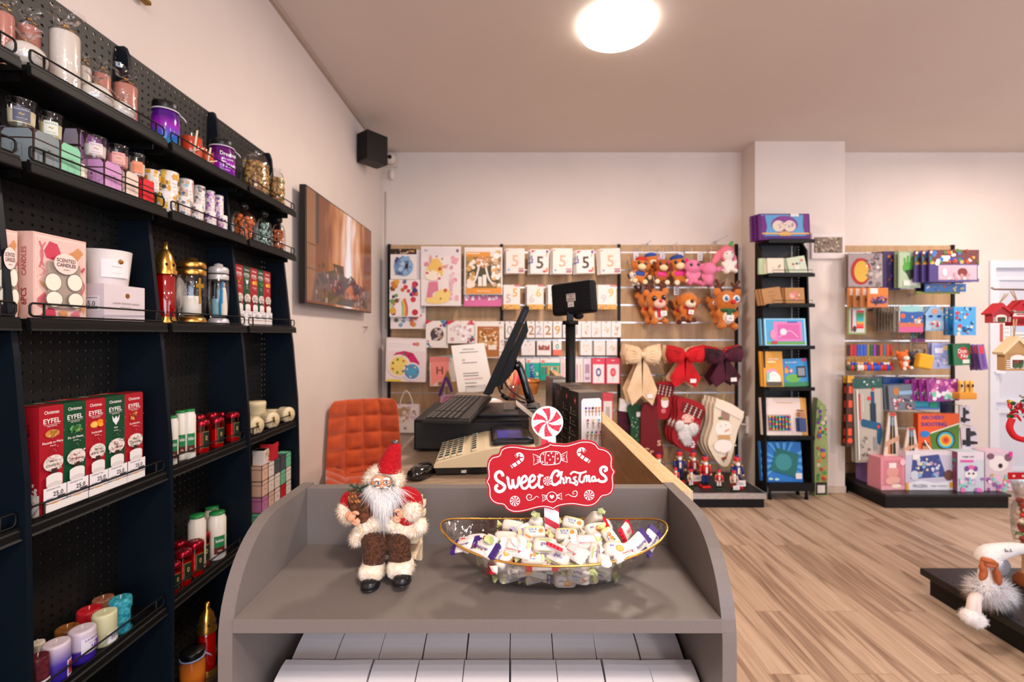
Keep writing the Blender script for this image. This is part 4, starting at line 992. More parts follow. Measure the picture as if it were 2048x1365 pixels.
def sheen(name, col, s=.42):
    SPECIAL[name] = lambda n: (lambda m: (pbsdf(m).inputs['Emission Color'].__setattr__('default_value', lin(col)), pbsdf(m).inputs['Emission Strength'].__setattr__('default_value', s), pbsdf(m).inputs['Base Color'].__setattr__('default_value', (.01, .01, .01, 1)), pbsdf(m).inputs['Roughness'].__setattr__('default_value', .12), m)[-1])(newmat(n))
for n_, c_ in (('scr_log', '3a2c2c'), ('scr_log2', '6a4a40'), ('scr_ash', 'b08a80'), ('scr_em', 'd86a30'), ('scr_brick', 'a8683c'), ('scr_dark', '4a2a18'), ('scr_flame', 'e6c4b4')): sheen(n_, c_)
def screen(m):
    W_ = yb-ya-.016; H_ = zt-zb-.016; m.box((XT-.002, ya+.008, zb+.008), (XT, yb-.008, zt-.008), 'fire_screen')
    q = random.Random(2)
    sh = [('r', 0, .02, .10, 1, 'scr_brick'), ('l', [(0, .52), (.1, .52)], .005, 'scr_dark'), ('l', [(0, .3), (.1, .3)], .005, 'scr_dark'), ('r', .10, .55, .14, 1, 'scr_dark'),
      ('p', [(.1, .28), (.5, .33), (.95, .24), (.97, .02), (.05, .02)], 'scr_log2'), ('p', [(.32, .42), (.48, .43), (.5, .22), (.38, .22)], 'scr_log'), ('p', [(.14, .02), (.26, .02), (.62, .26), (.58, .34)], 'scr_log'), ('p', [(.58, .36), (.66, .34), (.92, .03), (.80, .02)], 'scr_log'),
      ('p', [(.38, .02), (.72, .02), (.68, .10), (.42, .10)], 'scr_log'), ('p', [(.52, .2), (.6, .26), (.7, .12), (.5, .10)], 'scr_em'), ('p', [(.12, .27), (.34, .36), (.36, .28), (.2, .18)], 'scr_log'), ('n', .1, .03, .92, .38, 90, .018, ['scr_ash', 'scr_log', 'scr_em', 'scr_log2', 'scr_log', 'scr_log2'], 5)]
    m.art((XT, ya+.008, zb+.008), (0,1,0), (0,0,1), W_, H_, sh, .00005)
tv('screen', screen, 'screen with burning logs')
m = MB(); a = TVp(744, 612); m.tube([(XT-.03, yb, 1.30), (XW+.01, yb+.12, 1.31), (XW+.004, YB-.5, 1.31)], .004, 'c8b8ac', 6); m.build('cable', t).location = (-tl.x, -tl.y, -tl.z)
Yl = 3.15
t = thing('loudspeaker', 'black box loudspeaker mounted high in the left corner', 'loudspeaker', PX(745, 268, 3.3)); sl3 = PX(745, 268, 3.3)
m = MB(); m.box((-.075, -.08, -.21), (.055, .09, -.006), '16100e:.5', .004); m.T = Matrix(); o = m.build('cabinet', t); o.rotation_euler = (0, 0, R(-38))
m = MB(); m.box((-.06, -.084, -.195), (.04, -.081, -.02), '0e0a09:.8'); o = m.build('grille', t); o.rotation_euler = (0, 0, R(-38))
m = MB(); m.tube([(-.0, .0, -.1), (-.11, .02, -.1)], .012, '16100e', 8); m.build('bracket', t)
t = thing('security_camera', 'white dome security camera on a square plate in the back corner', 'security camera', PX(784, 322, YB))
m = MB(); m.box((-.055, -.014, -.055), (.055, 0, .055), 'd8c9b8:.5', .004); m.build('mounting_plate', t)
m = MB(); m.ell((0, -.045, 0), (.045, .045, .045), 'e0d2c4:.4', n=20, k=12); o = m.build('dome', t)
m = MB(); m.lathe([(.017, 0), (.017, .01)], '1a1512:.2', 20); o = m.build('lens', t); o.location = (.004, -.083, 0); o.rotation_euler = (R(90), 0, R(3))
m = MB(); m.ell((0, 0, 0), (.024, .02, .045), 'e2d5c8:.5', e=.8); one(m, 'motion_sensor', 'small white motion sensor below the corner camera', 'sensor', PX(784, 349, YB-.02))
m = MB(); m.tube([(XW+.03, YB-.006, 2.45), (XW+.03, YB-.006, 1.3)], .006, 'cbb9ab', 6); m.build('trim_2')['kind'] = 'structure'
# ================= GOODS ON THE LEFT SHELVES =================
def G(pc, wpx, ytop, z, X=-1.022, rnd_=True):
    if rnd_: wpx = wpx*math.cos(math.atan((CX-pc)/FPX))*1.06
    Y = X*FPX/(pc-CX); r_ = wpx/2/FPX*Y*.97
    if X + r_ > -.967: X = -.967 - r_
    Y = X*FPX/(pc-CX); k = FPX/Y; return Vector((X, Y, z)), wpx/2/k*.97, max(.02, CZ + (670-ytop)/k - z)
Z1, Z2, Z3, Z4, Z5, Z6 = [q+.0005 for q in SH]
FACE = R(60)   # labels are turned to the aisle (towards +X and the camera)
def pillar(pc, w_, yt, z, col, label, wrap=False, X=-1.022, group=None, extra=None, name='pillar_candle'):
    p, r, h = G(pc, w_, yt, z, X)
    t = thing(name, label, 'candle', p, FACE, group)
    m = MB(); m.lathe([(r*.93, 0), (r, .004), (r, h-.006), (r*.95, h-.001), (r*.8, h), (r*.25, h-.003), (0, h-.003)], col, 28); m.build('wax', t)
    m = MB(); m.tube([(0, 0, h-.003), (.001, 0, h+.006)], .0009, 'e8e0d0', 6); m.build('wick', t)
    if wrap:
        rr = r*1.04
        m = MB(); m.lathe([(rr, 0), (rr, h*.5), (rr*1.01, h+.001), (rr*.5, h+.010), (r*.16, h+.017)], 'clear_film', 20, cap=False)
        V = []; F = []; n = 22; o = 0; rn = random.Random(int(pc))
        for j in range(5):
            q = j/4
            for i in range(n):
                a = 2*math.pi*i/n; q2 = r*(.16 + 1.0*q**.8) * (1 + .22*math.sin(3*a+j) + rn.uniform(-.15, .15)); V.append((q2*math.cos(a), q2*math.sin(a), h + .017 + r*1.0*q + rn.uniform(-.2, .2)*r*q))
        for j in range(4):
            for i in range(n): F.append((j*n+i, j*n+(i+1) % n, (j+1)*n+(i+1) % n, (j+1)*n+i))
        m.add(V, F, 'clear_film'); m.build('cellophane_wrap', t)
        m = MB(); m.tube([(r*.18*math.cos(a), r*.18*math.sin(a), h+.017) for a in [i*math.pi/6 for i in range(12)]], .0016, 'gold', 6, closed=True); m.tube([(r*.1, 0, h+.017), (r*.5, -.004, h+.010), (r*.7, -.003, h+.012)], .0014, 'gold', 6); m.build('gold_tie', t)
    if extra: extra(t, r, h)
    return t
def ballc(pc, w_, yt, z, label, X=-1.0, group=None):
    p, r, h = G(pc, w_*1.15, yt, z, X); t = thing('ball_candle', label, 'candle', p, 0, group)
    m = MB(); m.ell((0, 0, r*.93), (r, r, r*.93), 'e9e0d6:.3', n=28, k=14); m.build('wax', t)
    m = MB(); m.ell((0, 0, r*.97), (r*1.03, r*1.03, r*.97), 'clear_film', n=24, k=12)
    rn = random.Random(int(pc)); n = 18; V = [(0, 0, r*1.93)]
    for j in range(1, 4):
        for i in range(n): a = 2*math.pi*i/n; q = r*.24*j*(1+rn.uniform(-.3, .3)); V.append((q*math.cos(a), q*math.sin(a), r*1.93 + r*.28*j*(1+rn.uniform(-.3, .3))))
    F = [(0, 1+(i+1) % n, 1+i) for i in range(n)] + [(1+j*n+i, 1+j*n+(i+1) % n, 1+(j+1)*n+(i+1) % n, 1+(j+1)*n+i) for j in range(2) for i in range(n)]
    m.add(V, F, 'clear_film'); m.build('cellophane_wrap', t)
    m = MB(); m.tube([(r*.16*math.cos(a), r*.16*math.sin(a), r*1.96) for a in [i*math.pi/5 for i in range(10)]], .0014, 'gold', 6, closed=True); m.build('gold_tie', t); return t
PK = 'c98474:.25'; WH = 'e6ddd2:.25'
g = 'wrapped candles on the top shelf'
pillar(8, 44, 28, Z1, PK, 'pink wrapped pillar candle, cut off by the left edge of the photo', True, group=g)
pillar(58, 50, 55, Z1, PK, 'short pink wrapped pillar candle behind the large white ball candle', True, X=-1.05, group=g)
ballc(52, 78, 78, Z1, 'large pearly white ball candle in cellophane left of the tall white pillar', X=-.992, group=g)
pillar(130, 62, 68, Z1, WH, 'tall pearly white pillar candle wrapped in cellophane, largest on the top shelf', True, X=-1.01, group=g)
pillar(168, 30, 135, Z1, WH, 'small white wrapped pillar candle behind the white ball candle', True, X=-1.055, group=g)
pillar(204, 36, 150, Z1, PK, 'small pink wrapped candle between the two right-hand ball candles', True, X=-1.05, group=g)
ballc(192, 62, 162, Z1, 'pearly white ball candle in cellophane right of the tall white pillar', X=-.992, group=g)
pillar(251, 48, 172, Z1, PK, 'pink wrapped pillar candle at the right end of the first bay', True, X=-1.03, group=g)
ballc(241, 50, 190, Z1, 'smallest pearly white ball candle in front of the right pink pillar', X=-.988, group=g)
def masonjar(pc, w_, yt, z, stops, label, X=-1.02, lid='0c0c0e:.35', text=None, cord='d8d0d8'):
    p, r, h = G(pc, w_, yt, z, X); t = thing('jar_candle', label, 'jar candle', p, R(50))
    nm = 'jar_%d' % int(pc); SPECIAL[nm] = lambda n: gradz(n, stops, 0, h*.8, .12)
    m = MB(); hb = h*.84; m.lathe([(r*.85, 0), (r, .006), (r, hb*.80), (r*.86, hb*.95), (r*.86, hb)], nm, 28); m.build('body', t)
    m = MB(); m.lathe([(r*.92, hb), (r*.94, hb+.002), (r*.94, h-.003), (r*.9, h), (0, h)], lid, 28); m.build('lid', t)
    m = MB(); m.tube([(r*.96*math.cos(a), r*.96*math.sin(a), hb-.002) for a in [i*math.pi/10 for i in range(20)]], .0022, cord, 6, closed=True); m.tube([(r*.9, -.01, hb-.002), (r*1.25, -.012, hb-.012), (r*1.4, -.012, hb-.020)], .0018, cord, 5); m.build('cord', t)
    if text:
        m = MB(); m.at((0, 0, 0), (0, 0, R(8))); m.art((-r*.72, -r*1.01, hb*.12), (1,0,0), (0,0,1), r*1.44, hb*.72, text); m.build('lettering', t)
    return t
masonjar(331, 58, 208, Z1, [(0, '18b0c8'), (.35, '2858c8'), (.62, '9a1fb0'), (.85, '4a1078')], 'jar candle fading from turquoise to violet with a black lid')
masonjar(444, 52, 284, Z1, [(0, '5a18a8'), (.45, 'a018b0'), (.8, '5a0c60')], 'violet jar candle lettered Dreams do come True in white', text=[('t', 'Dreams', .5, .85, .16, 'f0e8f4', .9), ('t', 'do come', .5, .65, .09, 'f0e8f4', .6), ('t', 'True', .52, .42, .24, 'f0e8f4', .8), ('l', [(.3, .2), (.6, .18)], .03, 'f0e8f4')])
def smallglass(pc, w_, yt, z, wax, label, X=-1.015, sprig=False):
    p, r, h = G(pc, w_, yt, z, X); t = thing('glass_candle', label, 'candle', p, FACE)
    m = MB(); m.lathe([(r*.9, .006), (r*.93, h*.9), (0, h*.93)], wax, 24); m.build('wax', t)
    m = MB(); m.lathe([(r*.9, 0), (r, .008), (r, h)], 'glass', 24, cap=False); m.build('glass', t)
    if sprig:
        m = MB(); m.tube([(-.01, -r-.002, h*.2), (.0, -r-.004, h*1.1)], .003, 'e8d4b4', 6); m.tube([(-.02, -r-.002, h*.3), (.02, -r-.004, h*.55)], .002, 'e8d4b4', 6); m.build('bow', t)
smallglass(383, 46, 272, Z1, 'd8481a:.4', 'orange glass candle tied with a twig beside the turquoise jar', sprig=True); smallglass(400, 28, 290, Z1, 'd8501c:.4', 'smaller orange glass candle behind the first one', X=-1.055); smallglass(413, 30, 303, Z1, 'cf4a1c:.4', 'small orange glass candle with a pale raffia bow', sprig=True)
def potp(pc, w_, yt, label):
    p, r, h = G(pc, w_, yt, Z1, -1.02); t = thing('potpourri_bag', label, 'potpourri', p, R(40))
    m = MB(); m.ell((0, 0, h*.40), (r*.9, r*.7, h*.40), 'potpourri', n=18, k=10, e=.6)
    rn = random.Random(int(pc))
    for i in range(60):
        a = rn.uniform(-3.1, 0); zz = rn.uniform(.05, .75)*h; m.ell((r*.88*math.cos(a), r*.70*math.sin(a), zz), (.007, .003, .006), rn.choice(('c79a55:.6', '8a5a2a:.6', '6a7a3a:.6', 'e0c48a:.6', 'a86a30:.6')), rot=(rn.random()*3, rn.random()*3, a), n=7, k=4)
    m.build('dried_petals', t)
    m = MB(); m.lathe([(r, 0), (r, h*.75), (r*.7, h*.9), (r*.25, h*.93), (r*.6, h)], 'clear_film', 14, cap=False, sy=.8); m.build('bag', t)
potp(512, 54, 303, 'large cellophane bag of brown potpourri'); potp(554, 30, 338, 'smaller cellophane bag of golden potpourri tied with raffia')
# --- second shelf
def gbox(pc, w_, yt, z, col, label, X=-1.022, rz=None, group='small gift boxes with cut corners', z0=None, seam=True, dx=None, size=None):
    p, r, h = G(pc, w_, yt, z, X, False); s = size or r*1.0; t = thing('gift_box', label, 'box', p, R(4) if rz is None else rz, group)
    m = MB(); m.box((-s, -s, 0), (s, s, h), '3a2420:.6'); e = s*.93
    for O, U_ in (((s, -e, .0), (0,1,0)), ((-e, -s, .0), (1,0,0))):
        m.art(O, U_, (0,0,1), 2*e, h, [('p', [(0, .03), (1, .03), (1, .70), (0, .70)], col), ('p', [(0, .74), (1, .74), (1, .88), (.88, .985), (.12, .985), (0, .88)], col), ('l', [(.33, .14), (.33, .56)], .008, '5a4440'), ('l', [(.67, .14), (.67, .56)], .008, '5a4440'), ('l', [(.33, .56), (.67, .56)], .008, '5a4440'), ('e', .5, .5, .04, None, '3a2a28'), ('r', .4, .38, .6, .39, '5a4440'), ('r', .4, .32, .6, .33, '5a4440')])
    m.art((-e, -e, h), (1,0,0), (0,1,0), 2*e, 2*e, [('r', 0, 0, 1, 1, col)]); m.build('carton', t)
    return t, h, p
def label_arc(m, r, z0, z1, a0, a1, cols, texts=()):
    """curved paper label with a border and small print"""
    for k, (ins, c) in enumerate(cols):
        n = 14; V = []; rr = r + .0004*(k+1)
        aa, bb = a0 + ins*.02/r*r*1.6, a1 - ins*.02*1.6; za, zb_ = z0 + ins*.001, z1 - ins*.001
        for i in range(n+1):
            a = aa + (bb-aa)*i/n; V += [(rr*math.cos(a), rr*math.sin(a), za), (rr*math.cos(a), rr*math.sin(a), zb_)]
        m.add(V, [(2*i, 2*i+2, 2*i+3, 2*i+1) for i in range(n)], c, True)
    rr = r + .0004*(len(cols)+1); am = (a0+a1)/2
    for (txt, zc, hh, c, wm) in texts:
        tv_, tf, tw, th_ = text_mesh(txt); k1 = hh*(z1-z0)/th_; kx = min(k1, wm*(a1-a0)*r/tw)
        m.add([(rr*math.cos(am + x*kx/r), rr*math.sin(am + x*kx/r), z0 + (z1-z0)*zc + y*k1) for x, y in tv_], tf, c)
def glasscandle(pc, w_, yt, zb_, wax, lab_c, ink, label, X=-1.022, drop=None):
    """drop: height of what it stands on"""
    p, r, h = G(pc, w_, yt, zb_, X); t = thing('glass_candle', label, 'candle', p, 0, 'scented candles in clear glasses')
    m = MB(); m.lathe([(r*.84, .008), (r*.88, .012), (r*.93, h*.62), (0, h*.62)], wax, 28); m.build('wax', t)
    m = MB(); m.lathe([(r*.80, 0), (r*.86, .004), (r, h)], 'glass', 32, cap=False); m.lathe([(0, .002), (r*.8, .001)], 'glass', 24, cap=False); m.tube([(r*math.cos(a), r*math.sin(a), h) for a in [i*math.pi/14 for i in range(28)]], .0008, 'glass', 5, closed=True); m.build('glass', t)
    m = MB(); label_arc(m, r*.965, h*.18, h*.68, R(-78), R(-8), [(0, lab_c), (1, ink), (1.3, lab_c)], [('Classic Perfume', .82, .10, ink, .8), ('~', .5, .16, 'b89a5a', .3), ('Scented Candle', .2, .07, ink, .6)]); m.build('label', t, label='printed paper label')
gd = lambda z, h: z + h + .0003
b0, h0, _ = gbox(18, 56, 262, Z2, '56656c:.5', 'dark grey-blue gift box at the left end of the second shelf', X=-1.05)
b1, h1, _ = gbox(64, 62, 268, Z2, '7e8a8e:.5', 'grey-blue gift box under the candle with the navy label', X=-1.0)
glasscandle(43, 62, 203, gd(Z2, h1), 'e6d8b4:.4', '54596e:.5', 'd8d4d0', 'cream candle in a glass with a navy label on the grey box', X=-1.0)
b2, h2, _ = gbox(117, 48, 290, Z2, '86cfa8:.5', 'mint green gift box on the second shelf', X=-.995)
glasscandle(101, 50, 230, gd(Z2, h2), 'e0d6ae:.4', 'd8dcd0:.5', '6a8a7a', 'cream candle in a glass with a pale green label above the mint box', X=-1.0)
gbox(155, 30, 262, Z2, 'c4b0b8:.5', 'pale lilac gift box behind the green-label candle', X=-1.055); gbox(166, 44, 272, Z2, 'a868a8:.5', 'tall purple gift box behind the white candles', X=-1.055)
glasscandle(158, 36, 314, Z2, 'e8dcc0:.4', 'e9e2cc:.5', '9a8a5a', 'small cream candle in a glass standing low between mint and purple boxes', X=-.985)
b3, h3, _ = gbox(203, 46, 326, Z2, 'cf96c8:.5', 'orchid pink gift box under the white label candle', X=-.995)
glasscandle(190, 48, 276, gd(Z2, h3), 'e8e0d2:.4', 'e2d4d4:.5', '9a7a8a', 'white candle in a glass with a pale lavender label', X=-1.0)
b4, h4, _ = gbox(246, 36, 345, Z2, 'f0d4c4:.5', 'pale peach gift box on the second shelf', X=-.995)
glasscandle(235, 46, 294, gd(Z2, h4), 'd99a94:.4', 'e6aaa4:.5', 'a04a4a', 'pink candle in a glass with a pink label', X=-1.0)
b5, h5, _ = gbox(280, 33, 360, Z2, 'e01828:.5', 'bright red gift box at the right end of the first bay', X=-.995)
glasscandle(273, 36, 311, gd(Z2, h5), 'e9ddd0:.4', 'e8845c:.5', 'f4d8c4', 'candle in a glass with a coral orange label above the red box', X=-1.0)
def tin(pc, w_, yt, z, cols, label, X=-1.015, seed=1, rot=0):
    p, r, h = G(pc, w_, yt, z, X); t = thing('candle_tin', label, 'tin', p, 0, 'flower-patterned candle tins')
    m = MB(); m.lathe([(r*.95, 0), (r, .002), (r, h-.002), (r*.95, h), (0, h-.001)], 'e4dad4:.4', 28); rn = random.Random(seed)
    for i in range(44):
        a = rn.uniform(R(-160), R(40)); zz = rn.uniform(.1, .9)*h; s = rn.uniform(.16, .30)*r; c = rn.choice(cols); V = []; n = 10
        for k in range(n):
            q = 2*math.pi*k/n; ss = s*(1 if k % 2 else .72); V.append(((r+.0003+i*.00002)*math.cos(a + ss*1.3*math.cos(q)/r), (r+.0003+i*.00002)*math.sin(a + ss*1.3*math.cos(q)/r), zz + ss*1.3*math.sin(q)))
        m.add(V, [list(range(n))], c)
    label_arc(m, r+.0007, h*.12, h*.68, R(-42), R(-2), [(0, 'ebe2dc:.5')], [('Perfumed', .75, .08, 'a08878', .7), ('Candle', .55, .08, 'a08878', .5), ('natural', .3, .06, 'a08878', .5)]); m.build('tin', t)
    return t, h
YL = ['d99a1c', 'e0a828', 'd99a1c', '4a4440', 'e8c050']; PS = ['d99a98', '8ac0c8', '5a6a78', 'e0b8b4', 'c9a888']; PU = ['8a4aa8', 'b070b8', '5a3a88', 'caa0d0', 'e0a0b8']
for k, (pc, w_, yt, c, lb) in enumerate([(331, 44, 386, YL, 'yellow-flowered candle tin, lower row left'), (367, 30, 395, PS, 'pastel flowered candle tin, lower row second'), (393, 28, 410, PS, 'pink-spotted candle tin, lower row third'), (421, 24, 425, PU, 'violet flowered candle tin, lower row fourth'), (445, 20, 432, PU, 'lilac flowered candle tin at the right end of the lower row')]):
    t_, ht = tin(pc, w_, yt, Z2, c, lb, X=-1.0, seed=k+1)
for k, (pc, w_, yt, c, lb) in enumerate([(303, 36, 342, YL, 'yellow-flowered candle tin, upper row leftmost'), (337, 42, 345, YL, 'large yellow-flowered candle tin, upper row second'), (372, 30, 360, PS, 'pastel flowered candle tin with teal blooms, upper row'), (398, 25, 373, PS, 'small pastel candle tin with a big label, upper row'), (420, 20, 383, PU, 'violet candle tin, upper row'), (437, 20, 392, PU, 'lilac candle tin, upper row right end')]):
    zz = Z2 + .0530; tin(pc, w_, yt, zz, c, lb, X=-1.02, seed=k+20)
def cloche(pc, w_, yt, col, label):
    p, r, h = G(pc, w_, yt, Z2, -1.015); t = thing('glass_cloche', label, 'cloche', p, 0, 'glass cloches with coloured filling')
    m = MB(); rn = random.Random(int(pc)); hc_ = h*.80
    for i in range(70):
        a = rn.uniform(0, 6.28); q = math.sqrt(rn.random())*r*.72; m.ell((q*math.cos(a), q*math.sin(a), rn.uniform(.08, .80)*hc_), (r*.22, r*.12, r*.2), col, rot=(rn.random()*3, rn.random()*3, 0), n=7, k=4)
    o = m.build('coloured_shards', t); o['kind'] = 'stuff'
    m = MB(); m.lathe([(r, 0), (r, hc_*.62), (r*.93, hc_*.80), (r*.70, hc_*.94), (r*.30, hc_)], 'glass', 32, cap=False); m.build('dome', t)
    m = MB(); kr = (h-hc_)/2; m.ell((0, 0, hc_+kr), (kr, kr, kr), '1f1a18:.05', n=18, k=10); m.build('knob', t)
    m = MB(); m.lathe([(r*1.02, 0), (r*1.02, .004), (0, .005)], '8a8078:.3', 28); m.build('base', t)
cloche(488, 50, 405, 'c9662e:.4', 'glass cloche with orange shards, largest of three'); cloche(528, 32, 420, '9ab8ac:.4', 'glass cloche with pale teal shards in the middle'); cloche(557, 28, 433, 'c96a36:.4', 'glass cloche with orange shards, nearest the white wall')
# --- third shelf
def scented(pc0, pc1, yt, label, X0, dpt):
    Ya = X0*FPX/(pc0-CX); Yb = X0*FPX/(pc1-CX); h = CZ + (670-yt)/FPX*Ya - Z3; t = thing('scented_candle_box', label, 'box', (X0, Ya, Z3)); L = Yb-Ya
    m = MB(); pkc = 'e6bcae:.5'; m.box((-dpt, 0, 0), (0, L, h), pkc)
    # window recess with candles
    sh = [('r', .03, .03, .97, .97, 'efd2c8'), ('r', .05, .05, .95, .95, 'ecc4b8')]
    m.art((0, 0, 0), (0,1,0), (0,0,1), L, h, sh)
    q = [('p', [(.18, .80), (.28, .92), (.42, .90), (.5, .78), (.40, .70), (.22, .72)], 'c84058'), ('l', [(.10, .60), (.16, .75), (.10, .90)], .03, 'd0707a'), ('l', [(.16, .62), (.12, .78), (.20, .90)], .02, 'd0707a'), ('p', [(.60, .80), (.72, .84), (.82, .90), (.92, .84), (.80, .74), (.66, .70)], 'd0905a'),
         ('p', [(.06, .24), (.18, .32), (.24, .24), (.14, .14), (.06, .16)], 'd06a70'), ('p', [(.08, .46), (.20, .40), (.22, .34), (.12, .40)], 'c99058'), ('p', [(.10, .04), (.24, .14), (.36, .12), (.38, .02), (.10, .02)], 'c84058'), ('p', [(.42, .10), (.56, .12), (.60, .05), (.48, .02)], 'd0905a'), ('p', [(.70, .10), (.80, .12), (.84, .03), (.66, .04)], 'd0707a'), ('l', [(.84, .30), (.92, .42), (.86, .50)], .03, 'c8606a'), ('l', [(.86, .60), (.92, .66)], .04, 'c84058'), ('l', [(.08, .50), (.16, .56), (.08, .60)], .012, 'c84058'), ('p', [(.85, .14), (.94, .2), (.9, .06)], 'd0905a'),
         ('r', .20, .14, .82, .68, 'a8988a:.3')]
    for cx_, cy_ in ((.30, .44), (.70, .46), (.30, .20), (.70, .20)):
        q += [('e', cx_, max(cy_, .24) if cy_ < .3 else cy_, .16, .115 if cy_ > .3 else .10, '8a8478:.2'), ('e', cx_, max(cy_, .24) if cy_ < .3 else cy_, .145, .10 if cy_ > .3 else .088, 'f0ead8:.4'), ('r', cx_-.006, cy_, cx_+.006, cy_+.04, 'f8f4ec')]
    q += [('e', .50, .67, .23, .125, 'f0d8ce'), ('t', 'SCENTED', .5, .71, .045, '5a2a30', .36), ('t', 'CANDLES', .5, .655, .045, '5a2a30', .36), ('t', 'AROMATIC', .5, .60, .012, '8a4a50', .15)]
    m.art((.0008, 0, 0), (0,1,0), (0,0,1), L, h, q)
    m.art((-dpt, -.0002, 0), (1,0,0), (0,0,1), dpt, h, [('r', .0, .0, 1, 1, 'e3b8ab'), ('t', 'CANDLES', .5, .66, .28, 'b04a50', .9, 90), ('t', '6PCS', .5, .26, .33, 'a02a38', .9, 90)])
    m.build('carton', t); return t
def rot_text_fix(): pass
scented(-20, 35, 452, 'pink six-candle gift box cut off by the shelf side, at the far left', -1.002, .03)
scented(66, 172, 462, 'large pink six-candle gift box printed SCENTED CANDLES', -.990, .036)
p, r, h = G(236, 112, 570, Z3, -1.02)
t = thing('candle_carton', 'white square carton with a 65.0 price sticker under the white candle', 'box', (-1.025, 1.165, Z3), R(-2)); s = .0465; h = .090
m = MB(); m.box((-s, -s*1.15, 0), (s, s*1.35, h), 'd9ccd0:.5', .0006)
m.art((s, -s*1.15, 0), (0,1,0), (0,0,1), s*2.5, h, [('e', .55, .72, .055, None, '9a6a28:.4:.6'), ('t', 'LUXURY SCENTED CANDLE', .52, .50, .05, '9a8078', .66), ('t', 'sandalwood & amber', .5, .40, .03, '9a8078', .4), ('t', '200g / 7oz', .7, .08, .035, '9a8078', .2)])
m.art((-s, -s*1.15, 0), (1,0,0), (0,0,1), s*2, h, [('r', .2, .30, .88, .68, 'e9e4ea'), ('t', '65.0', .62, .47, .13, '2a2426', .4), ('r', .25, .62, .83, .635, '5a5254'), ('r', .55, .33, .84, .40, '4a4446'), ('r', .28, .38, .5, .39, '6a6264')]); m.build('carton', t)
t = thing('jar_candle', 'large plain white candle in a tapered white glass on a carton', 'candle', (-1.025, 1.168, Z3+h+.0004)); r = .050
m = MB(); m.lathe([(r*.80, 0), (r*.84, .003), (r, .086), (r*.96, .086), (r*.93, .074), (0, .073)], 'e3d9d8:.25', 36); m.build('glass', t)
m = MB(); label_arc(m, r*.945, .018, .066, R(-62), R(10), [(0, 'ece4e4:.4')], [('White Jasmine', .55, .07, '9a8078', .6), ('luxury scented candle', .22, .04, '9a8078', .6)]); m.at((0, 0, 0)); m.ell((r*.97*math.cos(R(-16)), r*.97*math.sin(R(-16)), .058), (.002, .006, .006), '9a6a28:.4:.6', rot=(0, 0, R(-16))); m.build('label', t)
def lantern(pc, w_, yt, z, kind, label, X=-1.02):
    p, r, h = G(pc, w_, yt, z, X); t = thing('grave_lantern', label, 'lantern', p, 0, 'glass grave lanterns')
    if kind == 'red':
        m = MB(); m.lathe([(r, 0), (r*1.02, .006), (r*.9, .016), (r*.86, .022)], 'gold', 28); m.build('base', t)
        m = MB(); m.lathe([(r*.84, .02), (r*.88, .03), (r*.88, h*.56), (r*.7, h*.60)], 'c01020:.15', 8); m.lathe([(r*.90, .02), (r*.94, .03), (r*.94, h*.57), (r*.7, h*.62)], 'red_glass', 28, cap=False); m.build('red_glass_body', t)
        m = MB(); m.lathe([(r*1.02, h*.60), (r*1.04, h*.63), (r*.92, h*.67), (r*.86, h*.74), (r*.66, h*.84), (r*.34, h*.90), (r*.24, h*.92), (r*.26, h), (0, h)], 'gold', 28)
        for a in range(0, 360, 45): m.ell((r*.86*math.cos(R(a)), r*.86*math.sin(R(a)), h*.715), (.004, .004, .005), '1a1008:.8', n=8, k=6)
        m.build('gold_lid', t)
    else:
        mt_ = 'gold' if kind == 'gold' else 'cfc8c8:.35:.3'
        m = MB(); m.lathe([(r*.9, 0), (r*.95, .008), (r*.86, .020), (r*.7, .024)], mt_, 28); m.build('base', t)
        m = MB(); m.lathe([(r*.6, .022), (r*.86, .034), (r*.94, h*.45), (r*.92, h*.68), (r*.84, h*.74)], 'glass', 32, cap=False)
        m.build('glass', t)
        m = MB(); m.lathe([(r*.55, .03), (r*.6, .035), (r*.58, h*.42), (0, h*.43)], 'eee6dc:.5' if kind == 'gold' else '9ac4d0:.4', 20); m.build('candle', t)
        m = MB(); m.lathe([(r*.88, h*.73), (r*.90, h*.74), (r*.90, h*.80), (r*.86, h*.81)], mt_, 28); m.lathe([(r*.80, h*.81), (r*.80, h*.83)], '1a1410', 20); m.lathe([(r*.86, h*.83), (r*.90, h*.84), (r*.90, h*.90), (r*.80, h*.93), (r*.4, h*.95), (r*.38, h*.98), (0, h)], mt_, 28); m.build('lid', t)
        m = MB()
        if kind == 'gold':
            a = R(-25); c = Vector((r*.96*math.cos(a), r*.96*math.sin(a), h*.5)); u = Vector((-math.sin(a), math.cos(a), 0)); m.art(c - u*.012 - Vector((0, 0, h*.2)), u, (0,0,1), .024, h*.38, [('r', .36, 0, .64, 1, 'b8862c:.3:.8'), ('r', 0, .62, 1, .78, 'b8862c:.3:.8')])
            for i in range(26):
                a = R(-150 + i*3.6); q = (i-13)/13; m.tube([(r*.955*math.cos(R(-100)), r*.955*math.sin(R(-100)), h*.22), (r*.955*math.cos(a), r*.955*math.sin(a), h*(.68-.35*abs(q)**2))], .0005, 'e8e0d4', 4)
            m.build('cross_emblem', t)
        else:
            a = R(-30); c = Vector((r*.96*math.cos(a), r*.96*math.sin(a), 0)); m.lathe([(.010, h*.14), (.011, h*.3), (.008, h*.5), (.006, h*.58), (.0045, h*.60)], 'd8ccb8:.5', 12, c=c); m.lathe([(.012, h*.16), (.013, h*.35), (.010, h*.54), (.006, h*.62), (.005, h*.68), (0, h*.70)], '2a8ab8:.5', 12, c=c-Vector((.003*math.cos(a)*1.5, .003*math.sin(a), 0))); m.ell(c + Vector((.001, 0, h*.635)), (.0042, .0042, .006), 'c99a7a'); m.build('figurine', t, label='small robed figure in blue and white')
